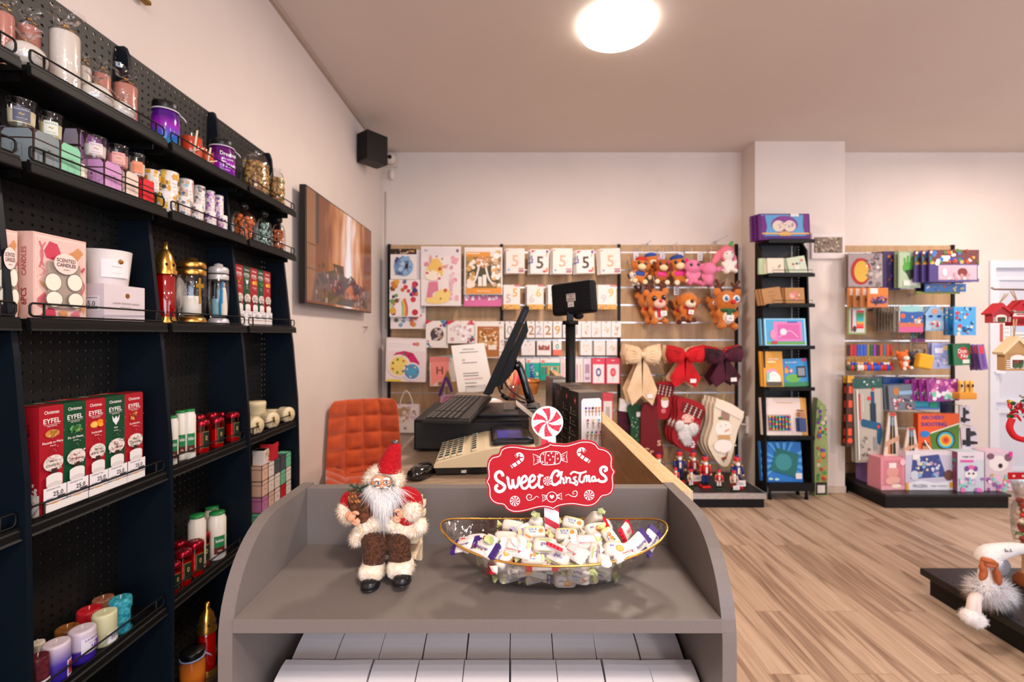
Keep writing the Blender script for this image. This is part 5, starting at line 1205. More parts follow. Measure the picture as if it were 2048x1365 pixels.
lantern(330, 48, 484, Z3, 'red', 'red glass lantern with a pierced gold dome on the eye-level shelf'); lantern(383, 66, 515, Z3, 'gold', 'clear glass lantern with gold lids and a gold cross'); lantern(437, 46, 527, Z3, 'silver', 'clear glass lantern with silver lids and a small robed figurine')
def diffuser(Y, w_, h, z, col, X, label, fruit, name_ro, full=True, side=True, sticker=True):
    t = thing('diffuser_box', label, 'box', (X, Y, z), 0, 'red and green reed diffuser boxes'); d = .046
    m = MB(); m.box((-d, 0, 0), (0, w_, h), col, .0005); dark = '7a0c14' if col.startswith('a') else '0c3a22'
    sh = [('t', 'Christmas', .5, .945, .032, 'efe6e0', .62), ('t', 'EYFEL', .5, .865, .045, 'f4eeea', .72), ('r', .16, .828, .84, .832, 'd8c8c0'), ('t', 'REED DIFFUSER', .5, .815, .010, 'e8dcd4', .6)]
    sh += fruit + [('t', name_ro, .5, .665, .022, 'f0e8e0', .86), ('t', 'Aroma', .5, .635, .014, 'e8dcd4', .4)]
    sh += [('l', [(.30, .55), (.42, .62)], .012, '3a2420'), ('l', [(.70, .55), (.62, .63)], .012, '3a2420'), ('l', [(.5, .36), (.5, .62)], .012, '3a2420'), ('e', .5, .47, .42, .075, 'e6d8d0'), ('n', .12, .41, .88, .53, 46, .045, ['f4ece6', 'c8a8a0', 'b04048', 'efe4dc', '8aa890', 'd8b8a8'], int(Y*100)), ('t', 'Merry', .5, .49, .026, '6a4a44', .5), ('t', 'Christmas', .5, .455, .026, '6a4a44', .66),
           ('r', .38, .34, .62, .42, '3a2622'), ('e', .5, .345, .34, .03, 'e9e4e0'), ('r', .16, .27, .84, .345, 'e9e4e0'), ('e', .5, .27, .34, .028, 'd8d0cc')]
    sh += [('r', 0, 0, 1, .10, 'e8e2de'), ('e', .5, .115, .32, .02, 'c88a3a'), ('n', .06, .12, .94, .8, 16, .018, ['e8dcd8'], 5)]
    if sticker: sh += [('r', .02, .11, .99, .255, 'ece6e8'), ('t', 'ODORIZANT EYFEL', .42, .235, .012, '4a4244', .6), ('t', '25.0', .62, .185, .042, '1f1a1c', .44), ('r', .58, .135, .92, .16, '4a4448'), ('r', .1, .15, .4, .155, '8a8488')]
    m.art((0, 0, 0), (0,1,0), (0,0,1), w_, h, sh, .0003)
    if side: m.art((-d, -.0002, 0), (1,0,0), (0,0,1), d, h, [('t', name_ro, .5, .66, .20, dark, .9, 90), ('r', 0, 0, 1, .20, 'e6ded8'), ('n', .05, .15, .95, .30, 30, .08, ['e6ded8', 'd8c8c4'], 3), ('e', .4, .11, .32, None, '9a6a30'), ('n', .15, .07, .65, .15, 30, .06, ['c89a50', '7a4a20'], 8)])
    m.build('carton', t)
    m = MB(); m.box((-d+.002, .001, h), (-.002, w_-.001, h+.002), dark); m.build('flap', t); return t
F1 = [('e', .5, .745, .30, .038, 'c98a40'), ('n', .25, .72, .75, .77, 14, .06, ['e0b070', 'a86a28'], 4), ('e', .62, .79, .08, .012, '8a1420')]
F2 = [('n', .2, .71, .8, .78, 26, .09, ['4a8a4a', '6aaa5a', '2f6a34', '6a4a30'], 6)]
F3 = [('e', .40, .745, .22, .034, 'f0a030'), ('e', .40, .745, .16, .024, 'f8c060'), ('e', .68, .76, .16, .03, 'e88a20'), ('e', .72, .73, .13, .018, 'f0a030')]
F4 = [('p', [(.3, .80), (.42, .76), (.5, .79), (.58, .76), (.7, .80), (.66, .74), (.56, .71), (.5, .69), (.44, .71), (.34, .74)], 'e4e4e8')]
F5 = [('n', .25, .71, .75, .78, 22, .07, ['b06a30', '8a4a20', 'd89a50'], 7)]
XFc = -.969; REDC, GRN = 'a81826:.4', '14482c:.4'
edges = [79, 127.5, 172, 211, 250, 286]
nm = [('red reed diffuser box with a pie picture, nearest of the five on the lower shelf', F1, 'Placinta cu Mere', REDC), ('green reed diffuser box with mint leaves and a 25.0 sticker on the lower shelf', F2, 'Pin cu Menta', GRN), ('red reed diffuser box with orange slices, middle of the five on the lower shelf', F3, 'Portocala', REDC), ('green reed diffuser box with a white angel figure on the lower shelf', F4, 'Inger', GRN), ('red reed diffuser box with cinnamon, farthest of the five on the lower shelf', F5, 'Scortisoara', REDC)]
for k in range(5):
    Ya = XFc*FPX/(edges[k]-CX); Yb = XFc*FPX/(edges[k+1]-CX); h = .2240
    diffuser(Ya, Yb-Ya-.0006, h, Z4, nm[k][3], XFc, nm[k][0], nm[k][1], nm[k][2], side=(k == 0))
e2 = [471, 486, 501, 515, 528, 541]
nm2 = [('narrow red diffuser box, leftmost in the far bay beside the lantern', F5, 'Aroma', REDC), ('green diffuser box with the white angel in the far bay', F4, 'Inger', GRN), ('red diffuser box with oranges in the far bay', F3, 'Portocala', REDC), ('green diffuser box with fir twigs in the far bay', F2, 'Pin', GRN), ('red diffuser box at the right end of the far bay', F3, 'Mere', REDC)]
for k in range(5):
    Ya = -1.03*FPX/(e2[k]-CX); Yb = -1.03*FPX/(e2[k+1]-CX)
    diffuser(Ya, Yb-Ya-.0006, .2290, Z3, nm2[k][3], -1.03, nm2[k][0], nm2[k][1], nm2[k][2], side=False)
# more boxes of the same kind behind the front five
for k in range(5):
    Ya = XFc*FPX/(edges[k]-CX); Yb = XFc*FPX/(edges[k+1]-CX)
    m = MB(); m.box((-.046, 0, 0), (0, Yb-Ya-.001, .222), nm[k][3]); m.art((-.046, 0, .222), (1,0,0), (0,1,0), .046, Yb-Ya-.001, [('t', 'EYFEL', .5, .5, .2, 'd8c8c0', .7)])
    one(m, 'diffuser_box', ('red' if k % 2 == 0 else 'green') + ' reed diffuser box in the second row, behind the ' + ['pie', 'mint', 'orange', 'angel', 'cinnamon'][k] + ' one', 'box', (XFc-.0475, Ya, Z4), 0, 'red and green reed diffuser boxes')
# --- fourth shelf, middle bay
def oilcandle(pc, w_, yt, z, label, X=-1.0, lidc='1f7a3c:.35'):
    p, r, h = G(pc, w_, yt, z, X); t = thing('oil_candle', label, 'candle', p, 0, 'tall white oil candles')
    m = MB(); m.lathe([(r*.85, 0), (r, .006), (r, h*.86), (r*.80, h*.93), (r*.80, h*.96)], 'e6dfd2:.25', 26); m.build('bottle', t)
    m = MB(); m.lathe([(r*.84, h*.955), (r*.86, h*.96), (r*.84, h), (0, h)], lidc, 26); m.build('cap', t)
    m = MB(); label_arc(m, r+.0003, h*.28, h*.52, R(-75), R(-5), [(0, '1f7a44:.4')], [('bolsius', .6, .3, 'e8f0e8', .7)]); label_arc(m, r+.0003, h*.14, h*.28, R(-75), R(-5), [(0, '5a2018:.4')], [('olie', .5, .3, 'e0c8b8', .4)]); m.build('label', t)
oilcandle(361, 24, 822, Z4, 'tall white oil candle with a green label on the fourth shelf, middle'); oilcandle(379, 26, 819, Z4, 'tall white oil candle on the fourth shelf, nearest the red glasses', X=-.985); oilcandle(345, 24, 832, Z4, 'tall white oil candle on the fourth shelf, half hidden by the navy side panel', X=-.985)
def redglass(pc, w_, yt, z, label, X=-1.0, pic=True):
    p, r, h = G(pc, w_, yt, z, X); t = thing('red_glass_candle', label, 'candle', p, 0, 'red glass grave candles')
    m = MB(); m.lathe([(r*.92, .004), (r*.92, h*.62), (0, h*.62)], 'c8101c:.3', 24); m.build('wax', t)
    m = MB(); m.lathe([(r, 0), (r, h*.86)], 'red_glass', 28, cap=False); m.lathe([(0, .002), (r, .001)], 'a00c18:.2', 24, cap=False); m.build('glass', t)
    m = MB(); m.lathe([(r*1.04, h*.84), (r*1.05, h*.88), (r*1.0, h*.96), (r*.8, h), (0, h)], 'a01428:.18:.7', 28)
    for a in range(0, 360, 40): m.ell((r*.55*math.cos(R(a)), r*.55*math.sin(R(a)), h), (r*.16, r*.16, .0012), '2a0408', n=8, k=4)
    m.build('lid', t)
    if pic: m = MB(); label_arc(m, r+.0004, h*.18, h*.66, R(-48), R(6), [(0, '8a9a5a:.4'), (1, '1c2a20:.4')], [('o', .6, .3, 'b8a060', .3)]); m.build('label', t)
for a in [(403, 32, 840, 'red glass candle in the front row left on the fourth shelf', -.99), (433, 30, 835, 'red glass candle with picture label in the front row middle', -.985), (465, 28, 825, 'red glass candle at the right end of the fourth shelf row', -.985), (398, 26, 830, 'red glass candle in the back row left on the fourth shelf', -1.05), (424, 26, 826, 'red glass candle in the back row middle on the fourth shelf', -1.05), (446, 24, 823, 'red glass candle in the back row right on the fourth shelf', -1.05)]:
    redglass(a[0], a[1], a[2], Z4, a[3], a[4])
# far bay: round cream tins standing on edge
def roundtin(pc, wpx, yc, label, X=-.985, up=True, lean=0):
    Y = X*FPX/(pc-CX); k = FPX/Y; r = wpx/2/k*1.15; t = thing('round_tin', label, 'tin', (X, Y, Z4), 0, 'round cream tins with gold deer')
    m = MB()
    if up:
        m.at((0, 0, r), (0, R(90), R(-18))); m.lathe([(0, -.02), (r*.96, -.02), (r, -.016), (r, .008), (r*1.02, .01), (r*1.02, .02), (r*.96, .024), (0, .024)], 'dccaa4:.35', 30); b_ = m.build('tin', t)
        m = MB(); m.at((0, 0, r), (0, 0, R(-18))); m.art((.0245, -r, -r), (0,1,0), (0,0,1), 2*r, 2*r, [('p', [(.38, .22), (.44, .42), (.40, .60), (.36, .74), (.44, .66), (.48, .80), (.52, .66), (.62, .74), (.56, .58), (.60, .42), (.64, .24), (.58, .24), (.54, .38), (.48, .38), (.44, .22)], 'a87a30:.35:.7')]); m.build('deer_emblem', t)
    else:
        m.lathe([(r, 0), (r, .03), (r*1.03, .032), (r*1.03, .046), (r*.97, .05), (0, .05)], 'dccaa4:.35', 30); m.build('tin', t)
    return t
roundtin(505, 30, 0, 'round cream tin with a gold deer standing on edge, nearest'); roundtin(538, 28, 0, 'round cream tin with a gold deer standing on edge, middle'); roundtin(570, 26, 0, 'round cream tin with a gold deer standing on edge, farthest')
for dz, (pc, X) in zip((0, .052, .052), ((510, -1.055), (510, -1.055), (548, -1.055))):
    t_ = roundtin(pc, 34, 0, 'round cream tin lying flat, ' + ('lower of the two stacked on the left' if dz == 0 else 'on top of the left stack' if pc == 510 else 'at the right of the back row'), X, False)
    if pc == 510: t_.location.z += dz
# --- fifth shelf
def grad_name(stops, k):
    n_ = 'wax_%d' % k; SPECIAL[n_] = lambda n: gradz(n, stops, 0, .11, .4); return n_
g5 = 'pillar candles on the fifth shelf'
def price(t, r, h, txt='20.0'):
    m = MB(); label_arc(m, r+.0003, h*.06, h*.42, R(-95), R(-25), [(0, 'eae6ea:.5')], [(txt, .5, .34, '242022', .6), ('LUMANARE RUSTICA', .82, .1, '5a5456', .7)]); m.build('price_label', t)
def redlab(t, r, h):
    m = MB(); label_arc(m, r+.0003, h*.06, h*.50, R(-60), R(-5), [(0, 'e0d4dc:.5'), (4, 'b8304a:.5')]); m.build('label', t)
def lav(t, r, h):
    m = MB(); label_arc(m, r+.0003, h*.28, h*.78, R(-110), R(-8), [(0, 'e6e0ea:.5')], [('LAVENDER', .86, .13, '6a3a98', .8), ('Fragranced Candle', .62, .06, '8a8090', .5)])
    rn = random.Random(9)
    for i in range(40):
        a = R(rn.gauss(-38, 12)); zz = h*(.36 + rn.random()*.24); m.ell(((r+.0012)*math.cos(a), (r+.0012)*math.sin(a), zz), (.0012, .0016, .0022), rn.choice(('7a4aa8', '9a6ac0', '5a3a88')), n=6, k=4)
    m.build('label', t)
def tealab(t, r, h): m = MB(); label_arc(m, r+.0003, h*.15, h*.72, R(-55), R(0), [(0, '0a0c0c:.4')]); m.build('label', t)
pillar(75, 50, 1313, Z5, 'maroon_wax', 'dark maroon pillar candle at the left end of the fifth shelf', X=-.985, group=g5, extra=lambda t, r, h: price(t, r, h, '20.0')) if SPECIAL.update({'maroon_wax': lambda n: noisy(n, '4a1820', '6a2a34', 80, .35)}) is None else 0
pillar(74, 34, 1285, Z5, 'd8ccbc:.4', 'cream pillar candle behind the maroon one', X=-1.055, group=g5)
pillar(112, 60, 1285, Z5, grad_name([(0, '2c1890'), (.35, '4a34a8'), (.7, 'cfc0cc'), (1, 'd8cacc')], 1), 'pillar candle fading from white to violet with a red label', X=-.99, group=g5, extra=redlab)
pillar(164, 58, 1257, Z5, grad_name([(0, '30188c'), (.25, '4a2ca0'), (.3, 'c8b8cc'), (1, 'd4c8cc')], 2), 'lilac and violet pillar candle with a LAVENDER label', X=-.988, group=g5, extra=lav)
pillar(209, 52, 1224, Z5, 'ccc9a0:.4', 'pale green pillar candle with a price label', X=-.988, group=g5, extra=lambda t, r, h: price(t, r, h, '20.0'))
pillar(241, 48, 1196, Z5, 'teal_wax', 'teal brushed pillar candle with a black label', X=-.99, group=g5, extra=tealab) if SPECIAL.update({'teal_wax': lambda n: noisy(n, '1a7a90', '48a8b8', 120, .35), 'brown_wax': lambda n: noisy(n, '7a4a34', '96644a', 120, .35), 'darkbrown_wax': lambda n: noisy(n, '5a3014', '8a5428', 60, .4), 'red_wax': lambda n: noisy(n, 'a81420', 'c02430', 60, .4)}) is None else 0
pillar(178, 52, 1218, Z5, 'red_wax', 'red pillar candle in the back row of the fifth shelf', X=-1.05, group=g5)
pillar(206, 46, 1196, Z5, 'brown_wax', 'reddish brown brushed pillar candle behind the teal one', X=-1.055, group=g5)
pillar(134, 52, 1255, Z5, 'darkbrown_wax', 'dark brown bowl-topped candle in the back row with a red ribbon', X=-1.05, group=g5)
for a in [(394, 36, 1030, 'white oil candle with a green cap, left of the pair on the lower shelf', -1.01), (434, 37, 1024, 'white oil candle with a green cap, frontmost beside the grey counter', -.985), (424, 32, 1014, 'white oil candle with a green cap, behind the front pair', -1.055)]: oilcandle(a[0], a[1], a[2], Z5, a[3], a[4])
for a in [(366, 36, 1100, 'red glass candle, second in the front row on the lower shelf', -.985), (390, 36, 1082, 'red glass candle, third in the front row on the lower shelf', -.99), (403, 34, 1066, 'red glass candle next to the white oil candles on the lower shelf', -1.01), (358, 32, 1082, 'red glass candle behind the front row on the lower shelf', -1.045), (347, 30, 1125, 'red glass candle beside the navy panel on the lower shelf', -.98)]: redglass(a[0], a[1], a[2], Z5, a[3], a[4])
# coloured box stack
CB = {'peach': 'd9b09a', 'cream': 'e0d0c4', 'mint': '6ab890', 'slate': '444c54', 'red': 'c0202c', 'pink': 'b87098', 'white': 'e0d4cc'}
rows = [['mint', 'pink', 'red', 'pink', 'mint'], ['pink', 'peach', 'cream', 'red', 'cream', 'mint'], ['peach', 'cream', 'cream', 'mint', 'cream'], ['peach', 'cream', 'slate', 'slate', 'mint']]
n_ = 0
for lv, row in enumerate(rows):
    for k, c in enumerate(row[:5]):
        Y = 1.80 + k*.0465; s = .0222
        m = MB(); m.box((-s, -s, 0), (s, s, .0600), '3a2420:.6'); m.art((s, -s*.93, 0), (0,1,0), (0,0,1), s*1.86, .060, [('r', 0, .03, 1, .72, CB[c]), ('p', [(0, .76), (1, .76), (1, .9), (.9, .98), (.1, .98), (0, .9)], CB[c]), ('e', .5, .45, .07, None, '6a5048')]); m.art((-s*.93, -s, 0), (1,0,0), (0,0,1), s*1.86, .060, [('r', 0, .03, 1, .72, CB[c]), ('r', 0, .76, 1, .97, CB[c])]); m.art((-s*.93, -s*.93, .06), (1,0,0), (0,1,0), s*1.86, s*1.86, [('r', 0, 0, 1, 1, CB[c])])
        one(m, 'gift_box', f'{c} small gift box in the far bay stack, {["bottom", "second", "third", "top full"][lv]} layer, {ordn[k]} from the camera', 'box', (-.99, Y, Z5 + lv*.0602), 0, 'stacked small gift boxes in the far bay')
for k, (c, Y) in enumerate((('white', 1.81), ('red', 1.875))):
    s = .024 if k else .021; m = MB(); hh = .066 if k else .055; m.box((-s, -s, 0), (s, s, hh), CB[c], .001); m.box((-s*1.03, -s*1.03, hh*.72), (s*1.03, s*1.03, hh), CB[c]); 
    if not k: m.art((s, -s, 0), (0,1,0), (0,0,1), 2*s, hh, [('n', 0, 0, 1, 1, 16, .1, ['d9a030', 'caa060'], 3)], .002)
    one(m, 'gift_box', 'red lidded gift box on top of the far bay stack' if k else 'white gift box with yellow flowers on top of the far bay stack', 'box', (-.99, Y, Z5+4*.0602), R(5), 'stacked small gift boxes in the far bay')
# --- bottom shelf
lantern(414, 40, 1205, Z6, 'red', 'red glass lantern with a gold dome on the bottom shelf', X=-.99); 
masonjar(385, 52, 1300, Z6, [(0, 'c8481c'), (.5, 'e07a24'), (1, 'a85a24')], 'orange jar candle with a black lid and blue cord on the bottom shelf', X=-.985, cord='8a9ac0')
m = MB(); m.lathe([(.03, 0), (.034, .02), (.03, .05), (.0, .052)], 'gold', 24); one(m, 'gold_lid', 'gold round lantern lid beside the orange jar on the bottom shelf', 'lid', (-.985, 1.60, Z6))
# ================= BACK WALL DISPLAYS =================
YW = 3.872
def slatwall(x0, x1, z0, z1, label, slots_from, ups, name='slatwall_panel'):
    t = thing(name, label, 'slatwall', (x0, YW, z0), 0, 'oak slatwall bays'); lo = Vector((x0, YW, z0))
    m = MB(); m.T = Matrix.Translation(-lo); m.box((x0, YW+.004, z0), (x1, YB-.002, z1), 'oakboard'); z = z1 - .064; zs = []
    top_ = z1
    while z > z0: zs.append(z); z -= .146
    for z in zs: m.box((x0, YW, z+.006), (x1, YW+.006, top_), 'oakboard'); top_ = z-.006
    m.box((x0, YW, z0), (x1, YW+.006, top_), 'oakboard'); m.build('board', t)
    for z in zs: m = MB(); m.T = Matrix.Translation(-lo); m.box((x0, YW-.002, z-.006), (x1, YW+.006, z+.006), 'alu'); m.build('slot_rail', t)
    for x in ups:
        m = MB(); m.T = Matrix.Translation(-lo); m.box((x-.012, YW-.014, z0), (x+.012, YB-.003, z1+.004), 'black'); zz = z0+.05
        while zz < z1: m.box((x-.003, YW-.0145, zz), (x+.003, YW-.013, zz+.014), '050505:.8'); zz += .03
        m.build('upright', t)
    t['z'] = zs; return t, zs, lo
def bx(px): return (px-CX)/FPX*YW
ZTOP = CZ + 180/FPX*YW
bay1, zs1, lo1 = slatwall(bx(781), bx(1003.5), .11, ZTOP, 'oak slatwall bay left of the monitor hung with party packs', 0, (bx(778.5),))
bay2, _, lo2 = slatwall(bx(1004.5), bx(1237), .11, ZTOP, 'oak slatwall bay behind the till hung with number balloons', 0, (bx(1003.5), ))
bay3, _, lo3 = slatwall(bx(1238.5), bx(1473), .11, ZTOP, 'oak slatwall bay hung with plush toys, bows and stockings', 0, (bx(1237.5), bx(1472)))
bay4, _, lo4 = slatwall(2.628, bx(1905), .10, ZTOP-.006, 'oak slatwall bay right of the pillar hung with toys', 0, (bx(1904),))
t = thing('display_plinth', 'black plinth with a silver front edge below the plush toys', 'plinth', (.36, 3.6, 0)); q_ = Vector((.36, 3.6, 0))
m = MB(); m.T = Matrix.Translation(-q_); m.box((.36, 3.36, 0), (1.80, YW-.02, .075), 'black').box((.36, 3.345, .095), (1.802, YW-.02, .108), '232323:.35'); m.build('body', t)
m = MB(); m.T = Matrix.Translation(-q_); m.box((.36, 3.338, .070), (1.806, 3.35, .110), 'alu').box((1.80, 3.34, .070), (1.808, YW-.02, .110), 'alu'); m.build('silver_edge', t)
m = MB(); m.box((2.668, 3.35, 0), (3.555, YW-.02, .082), 'black'); m.box((2.66, 3.338, .082), (3.565, YW-.02, .102), '1a1a1a:.35', .003); one(m, 'display_plinth', 'plain black plinth below the toy wall by the door', 'plinth', (0, 0, 0))
def hook(par, lo, x, z, Yf):
    m = MB(); m.T = Matrix.Translation(-lo); xw = min(x, bx(1896)); m.tube([(xw, YW-.002, z), (x, Yf+.006, z+.004), (x, Yf, z+.012)], .0024, 'chrome', 6); m.box((xw-.010, YW-.004, z-.016), (xw+.010, YW-.0005, z+.006), 'a8a29e:.5'); m.build('hook', par)
def pack(x0, y0, x1, y1, Y, label, art=(), base='e6dcd4:.3', name='party_pack', cat='packet', th=.010, n=1, dy=.028, dx=-.004, group=None, tilt=0, bay=None, lean=0, outline=None, hk=True, rz=0):
    a = PX(x0, y1, Y); b = PX(x1, y0, Y); W_, H_ = b.x-a.x, b.z-a.z; m = MB(); cx = -W_/2
    if outline: m.prism([(cx+p[0]*W_, -H_+p[1]*H_) for p in outline], (0, 0, 0), (1,0,0), (0,0,1), (0, th, 0), base)
    else: m.box((cx, 0, -H_), (-cx, th, 0), base)
    m.art((cx, 0, -H_), (1,0,0), (0,0,1), W_, H_, art, .0006)
    top_ = Vector(((a.x+b.x)/2, Y, b.z)); o = one(m, name, label, cat, top_, 0, group or (name.replace('_', ' ') + 's'), rot=(R(lean), R(tilt), R(rz)))
    kn = label.split(',')[0]
    for k in range(1, n):
        if Y + k*dy > YW - th - .012: break
        dup(o, (top_.x + dx*k, Y + k*dy, top_.z), rot=(R(lean), R(tilt + (k % 3 - 1)*1.2), 0), label=kn + ', ' + ordn[k] + ' from the front')
    if bay and hk: hook(bay[0], bay[1], top_.x, top_.z - .006, Y - .012)
    return o
B1 = (bay1, lo1); B2 = (bay2, lo2); B3 = (bay3, lo3); B4 = (bay4, lo4)
# bay 1
pack(781, 500, 851, 658, 3.76, 'long white sticker sheet pack behind the moon card', [('r', .02, .02, .98, .98, 'e4d6d8'), ('n', .1, .03, .9, .20, 14, .10, ['7a98a8', 'c98a30', 'c86a4a', '5a6a50', '8a7aa8'], 4), ('r', .9, .2, .98, .95, 'b8b4bc')], bay=B1, n=2)
pack(779, 560, 840, 634, 3.72, 'sticker sheet with rainbow and animals under the moon card', [('r', 0, 0, 1, 1, 'e8dcd8'), ('n', 0, .05, .35, .95, 22, .12, ['c87a30', '6a9a50', '7a4a28', '5a3a6a', 'b8c89a', 'd8a040'], 7), ('n', .35, .45, .95, .95, 20, .11, ['4a3a68', 'c83048', 'c86a30', '6a6a88', 'e8dcd8', 'e8dcd8'], 8), ('l', [(.42, .02), (.44, .22), (.40, .42)], .04, '7ab06a'), ('l', [(.47, .02), (.49, .22), (.43, .45)], .04, 'e8c040'), ('l', [(.52, .02), (.54, .24), (.46, .48)], .04, 'e07a40'), ('l', [(.57, .02), (.59, .25), (.50, .5)], .04, 'd05040'), ('e', .84, .12, .10, None, 'c02838')], bay=None)
pack(781, 498, 833, 559, 3.715, 'white card with a blue watercolour moon and a howling wolf', [('r', 0, .82, 1, 1, '2a1c14'), ('n', .05, .83, .95, .97, 14, .035, ['d8a040', 'c86a30', 'e8d0a0'], 2), ('t', 'Decor', .5, .86, .06, 'e0d0c0', .6), ('e', .5, .42, .38, None, '8aa8c8'), ('n', .16, .16, .8, .7, 30, .14, ['5a7098', '8aa8c8', '3a4a70', 'a8c0d8', '6a88b0'], 3), ('p', [(.30, .16), (.66, .14), (.70, .62), (.60, .58), (.54, .36), (.40, .28)], '2a1c1a')], bay=B1)
giraffe = [('r', .02, .84, .98, .98, 'e0d4d4'), ('e', .12, .93, .05, .012, '8a98b8'), ('r', .88, .9, .94, .95, '7a5a58'), ('n', .70, .62, .95, .82, 8, .07, ['d88898', 'e0a0a8'], 4), ('n', .70, .10, .95, .55, 22, .06, ['e0a8b0', 'e8c0c0', 'd88898'], 5), ('e', .14, .70, .06, None, 'd88898'),
  ('p', [(.10, .12), (.16, .05), (.40, .03), (.66, .06), (.74, .12), (.72, .26), (.60, .29), (.42, .25), (.30, .16)], 'eccb78'), ('p', [(.14, .14), (.20, .40), (.42, .41), (.44, .26), (.30, .22), (.28, .14)], 'd47a90'), ('e', .32, .56, .20, .125, 'eed8b4'), ('p', [(.14, .60), (.28, .78), (.44, .80), (.56, .66), (.54, .50), (.34, .60)], 'e8bc60'), ('e', .30, .50, .20, .075, 'f0e0c8'), ('e', .16, .55, .04, .02, 'd06068'), ('e', .46, .46, .04, .02, 'd06068'), ('e', .24, .585, .012, None, '4a3020'), ('e', .42, .53, .012, None, '4a3020'), ('e', .25, .79, .03, .06, 'dca0a0'), ('e', .40, .83, .02, None, 'a86a28'), ('e', .54, .79, .02, None, 'a86a28'), ('p', [(.50, .66), (.70, .70), (.66, .64)], 'dca0a0'), ('e', .48, .62, .04, None, 'c83a50'), ('e', .62, .26, .04, None, 'c83a50'), ('e', .50, .12, .02, None, '8a4a20'), ('l', [(.72, .24), (.80, .32)], .012, 'a86a28')]
pack(842, 493, 922, 612, 3.73, 'large white pack with a yellow giraffe in a pink scarf', giraffe, base='e8dcd6:.25', bay=B1, n=3, th=.016)
pack(928, 590, 1004, 613, 3.76, 'flat pink pack hanging below the orange balloon arch pack', [('r', 0, 0, 1, .7, 'd46a9a'), ('n', 0, .6, 1, .95, 16, .05, ['e8d0dc', 'c8a8b8', 'f0e8ec'], 3), ('r', 0, .9, 1, 1, '4a7080')], base='d46a9a:.3')
pack(929, 495, 1005, 590, 3.72, 'balloon arch kit pack with orange header and golden balloons', [('r', .0, .93, 1, 1, 'e6dcd4'), ('r', .04, .80, .68, .90, 'dd9038'), ('r', .06, .86, .4, .88, 'f0dcc0'), ('r', .04, .14, .96, .80, '8a6a3a'), ('r', .10, .24, .9, .62, '4a4426'), ('n', .04, .16, .30, .78, 30, .08, ['f0dcc8', 'd8a860', 'e8e0d8', 'b88a40'], 2), ('n', .70, .16, .96, .9, 42, .09, ['f4e8dc', 'd8a860', 'e8e0d8', 'c8a888'], 3), ('n', .28, .60, .72, .78, 26, .07, ['e8d4c4', 'c88a50', 'f0e4dc'], 4), ('r', .36, .18, .46, .38, 'ece0d4'), ('r', .48, .18, .58, .42, 'ece0d4'), ('l', [(.38, .58), (.30, .34), (.20, .22)], .05, 'e8dcd4'), ('l', [(.56, .58), (.64, .34), (.76, .22)], .05, 'e8dcd4'), ('r', .04, .02, .98, .14, 'dd9038'), ('t', 'Balloon Garland', .5, .08, .03, 'f0dcc0', .6)], base='e6dcd4:.2', bay=B1, n=3, th=.014)
small_ = lambda cc: [('e', .5, .5, .30, None, '4a3a38'), ('n', .25, .3, .75, .7, 26, .08, ['8a7a78', '4a3a48', 'c8b8b8', 'a88a60'], 4), ('n', 0, .02, .3, .3, 8, .08, cc, 1), ('n', .6, .78, 1, 1, 8, .10, cc, 2), ('p', [(0, .86), (0, 1), (.3, 1)], 'c83048')]
pack(852, 642, 897, 696, 3.72, 'square party pack with a dark round print, left of three', small_(['c83048', '5a3a88', '3a8a98']), bay=B1, n=3, th=.012, tilt=1)
pack(895, 642, 949, 687, 3.70, 'wide party pack with pale streamers, middle of three', [('n', .1, .15, .9, .8, 30, .09, ['f0e8e8', 'd8c0c4', 'e8b8b0', 'c89aa0', 'f4f0f0'], 6), ('n', .7, .05, 1, .4, 8, .07, ['2a6a5a', '8a2a58'], 2), ('n', .72, .7, 1, 1, 8, .07, ['d86a70', 'c83048'], 3), ('p', [(0, .8), (0, 1), (.3, 1)], 'c83048')], bay=B1, n=3, th=.012)
pack(950, 643, 1008, 716, 3.72, 'balloon pack with a brown printed sheet under clear film', [('r', .08, .02, .84, .86, 'a8642c'), ('t', 'Party Balloons', .46, .80, .04, 'e8d0b0', .5), ('n', .12, .35, .80, .72, 50, .055, ['d8a050', 'c88a48', '6a3c1c', 'e8c890', 'f0dcc0'], 5), ('r', .12, .30, .78, .48, 'c8945c'), ('r', .46, .22, .74, .36, 'e8d8cc'), ('n', .8, 0, 1, 1, 16, .05, ['f0e8e4', 'b8a8a0'], 2)], bay=B1, n=2, th=.014)
pack(773, 677, 853, 764, 3.70, 'pack of round paper plates, pink, yellow and blue with cupcakes', [('r', .02, .70, .98, .96, 'e8dcda'), ('l', [(.06, .80), (.6, .80)], .006, 'c8c0d0'), ('l', [(.06, .86), (.6, .86)], .006, 'c8c0d0'), ('e', .78, .87, .05, None, 'd08068'), ('e', .70, .87, .04, None, 'd85a68'), ('p', [(.10, .48), (.24, .66), (.46, .71), (.68, .66), (.84, .44), (.82, .34), (.12, .40)], 'c41f5c'), ('e', .34, .36, .29, None, 'ead8d4'), ('e', .34, .36, .24, None, 'e8cc6a'), ('e', .66, .24, .23, None, 'ead8dc'), ('e', .66, .24, .19, None, '4a98c0'), ('r', .04, .0, .4, .05, 'e0c040')] + [('e', .34+.17*math.cos(a), .36+.15*math.sin(a), .028, None, ['7a5a40', 'c05a48', '3a7a60'][i % 3]) for i, a in enumerate([k*.9 for k in range(7)])] + [('e', .66+.13*math.cos(a), .24+.12*math.sin(a), .022, None, ['a85a38', 'e8c8b0'][i % 2]) for i, a in enumerate([k*.9 for k in range(7)])] + [('e', .6, .63, .03, None, 'a83a30'), ('e', .46, .64, .03, None, '3a7a60')], base='e6d4d2:.25', bay=B1, n=4, th=.014, tilt=1.5)
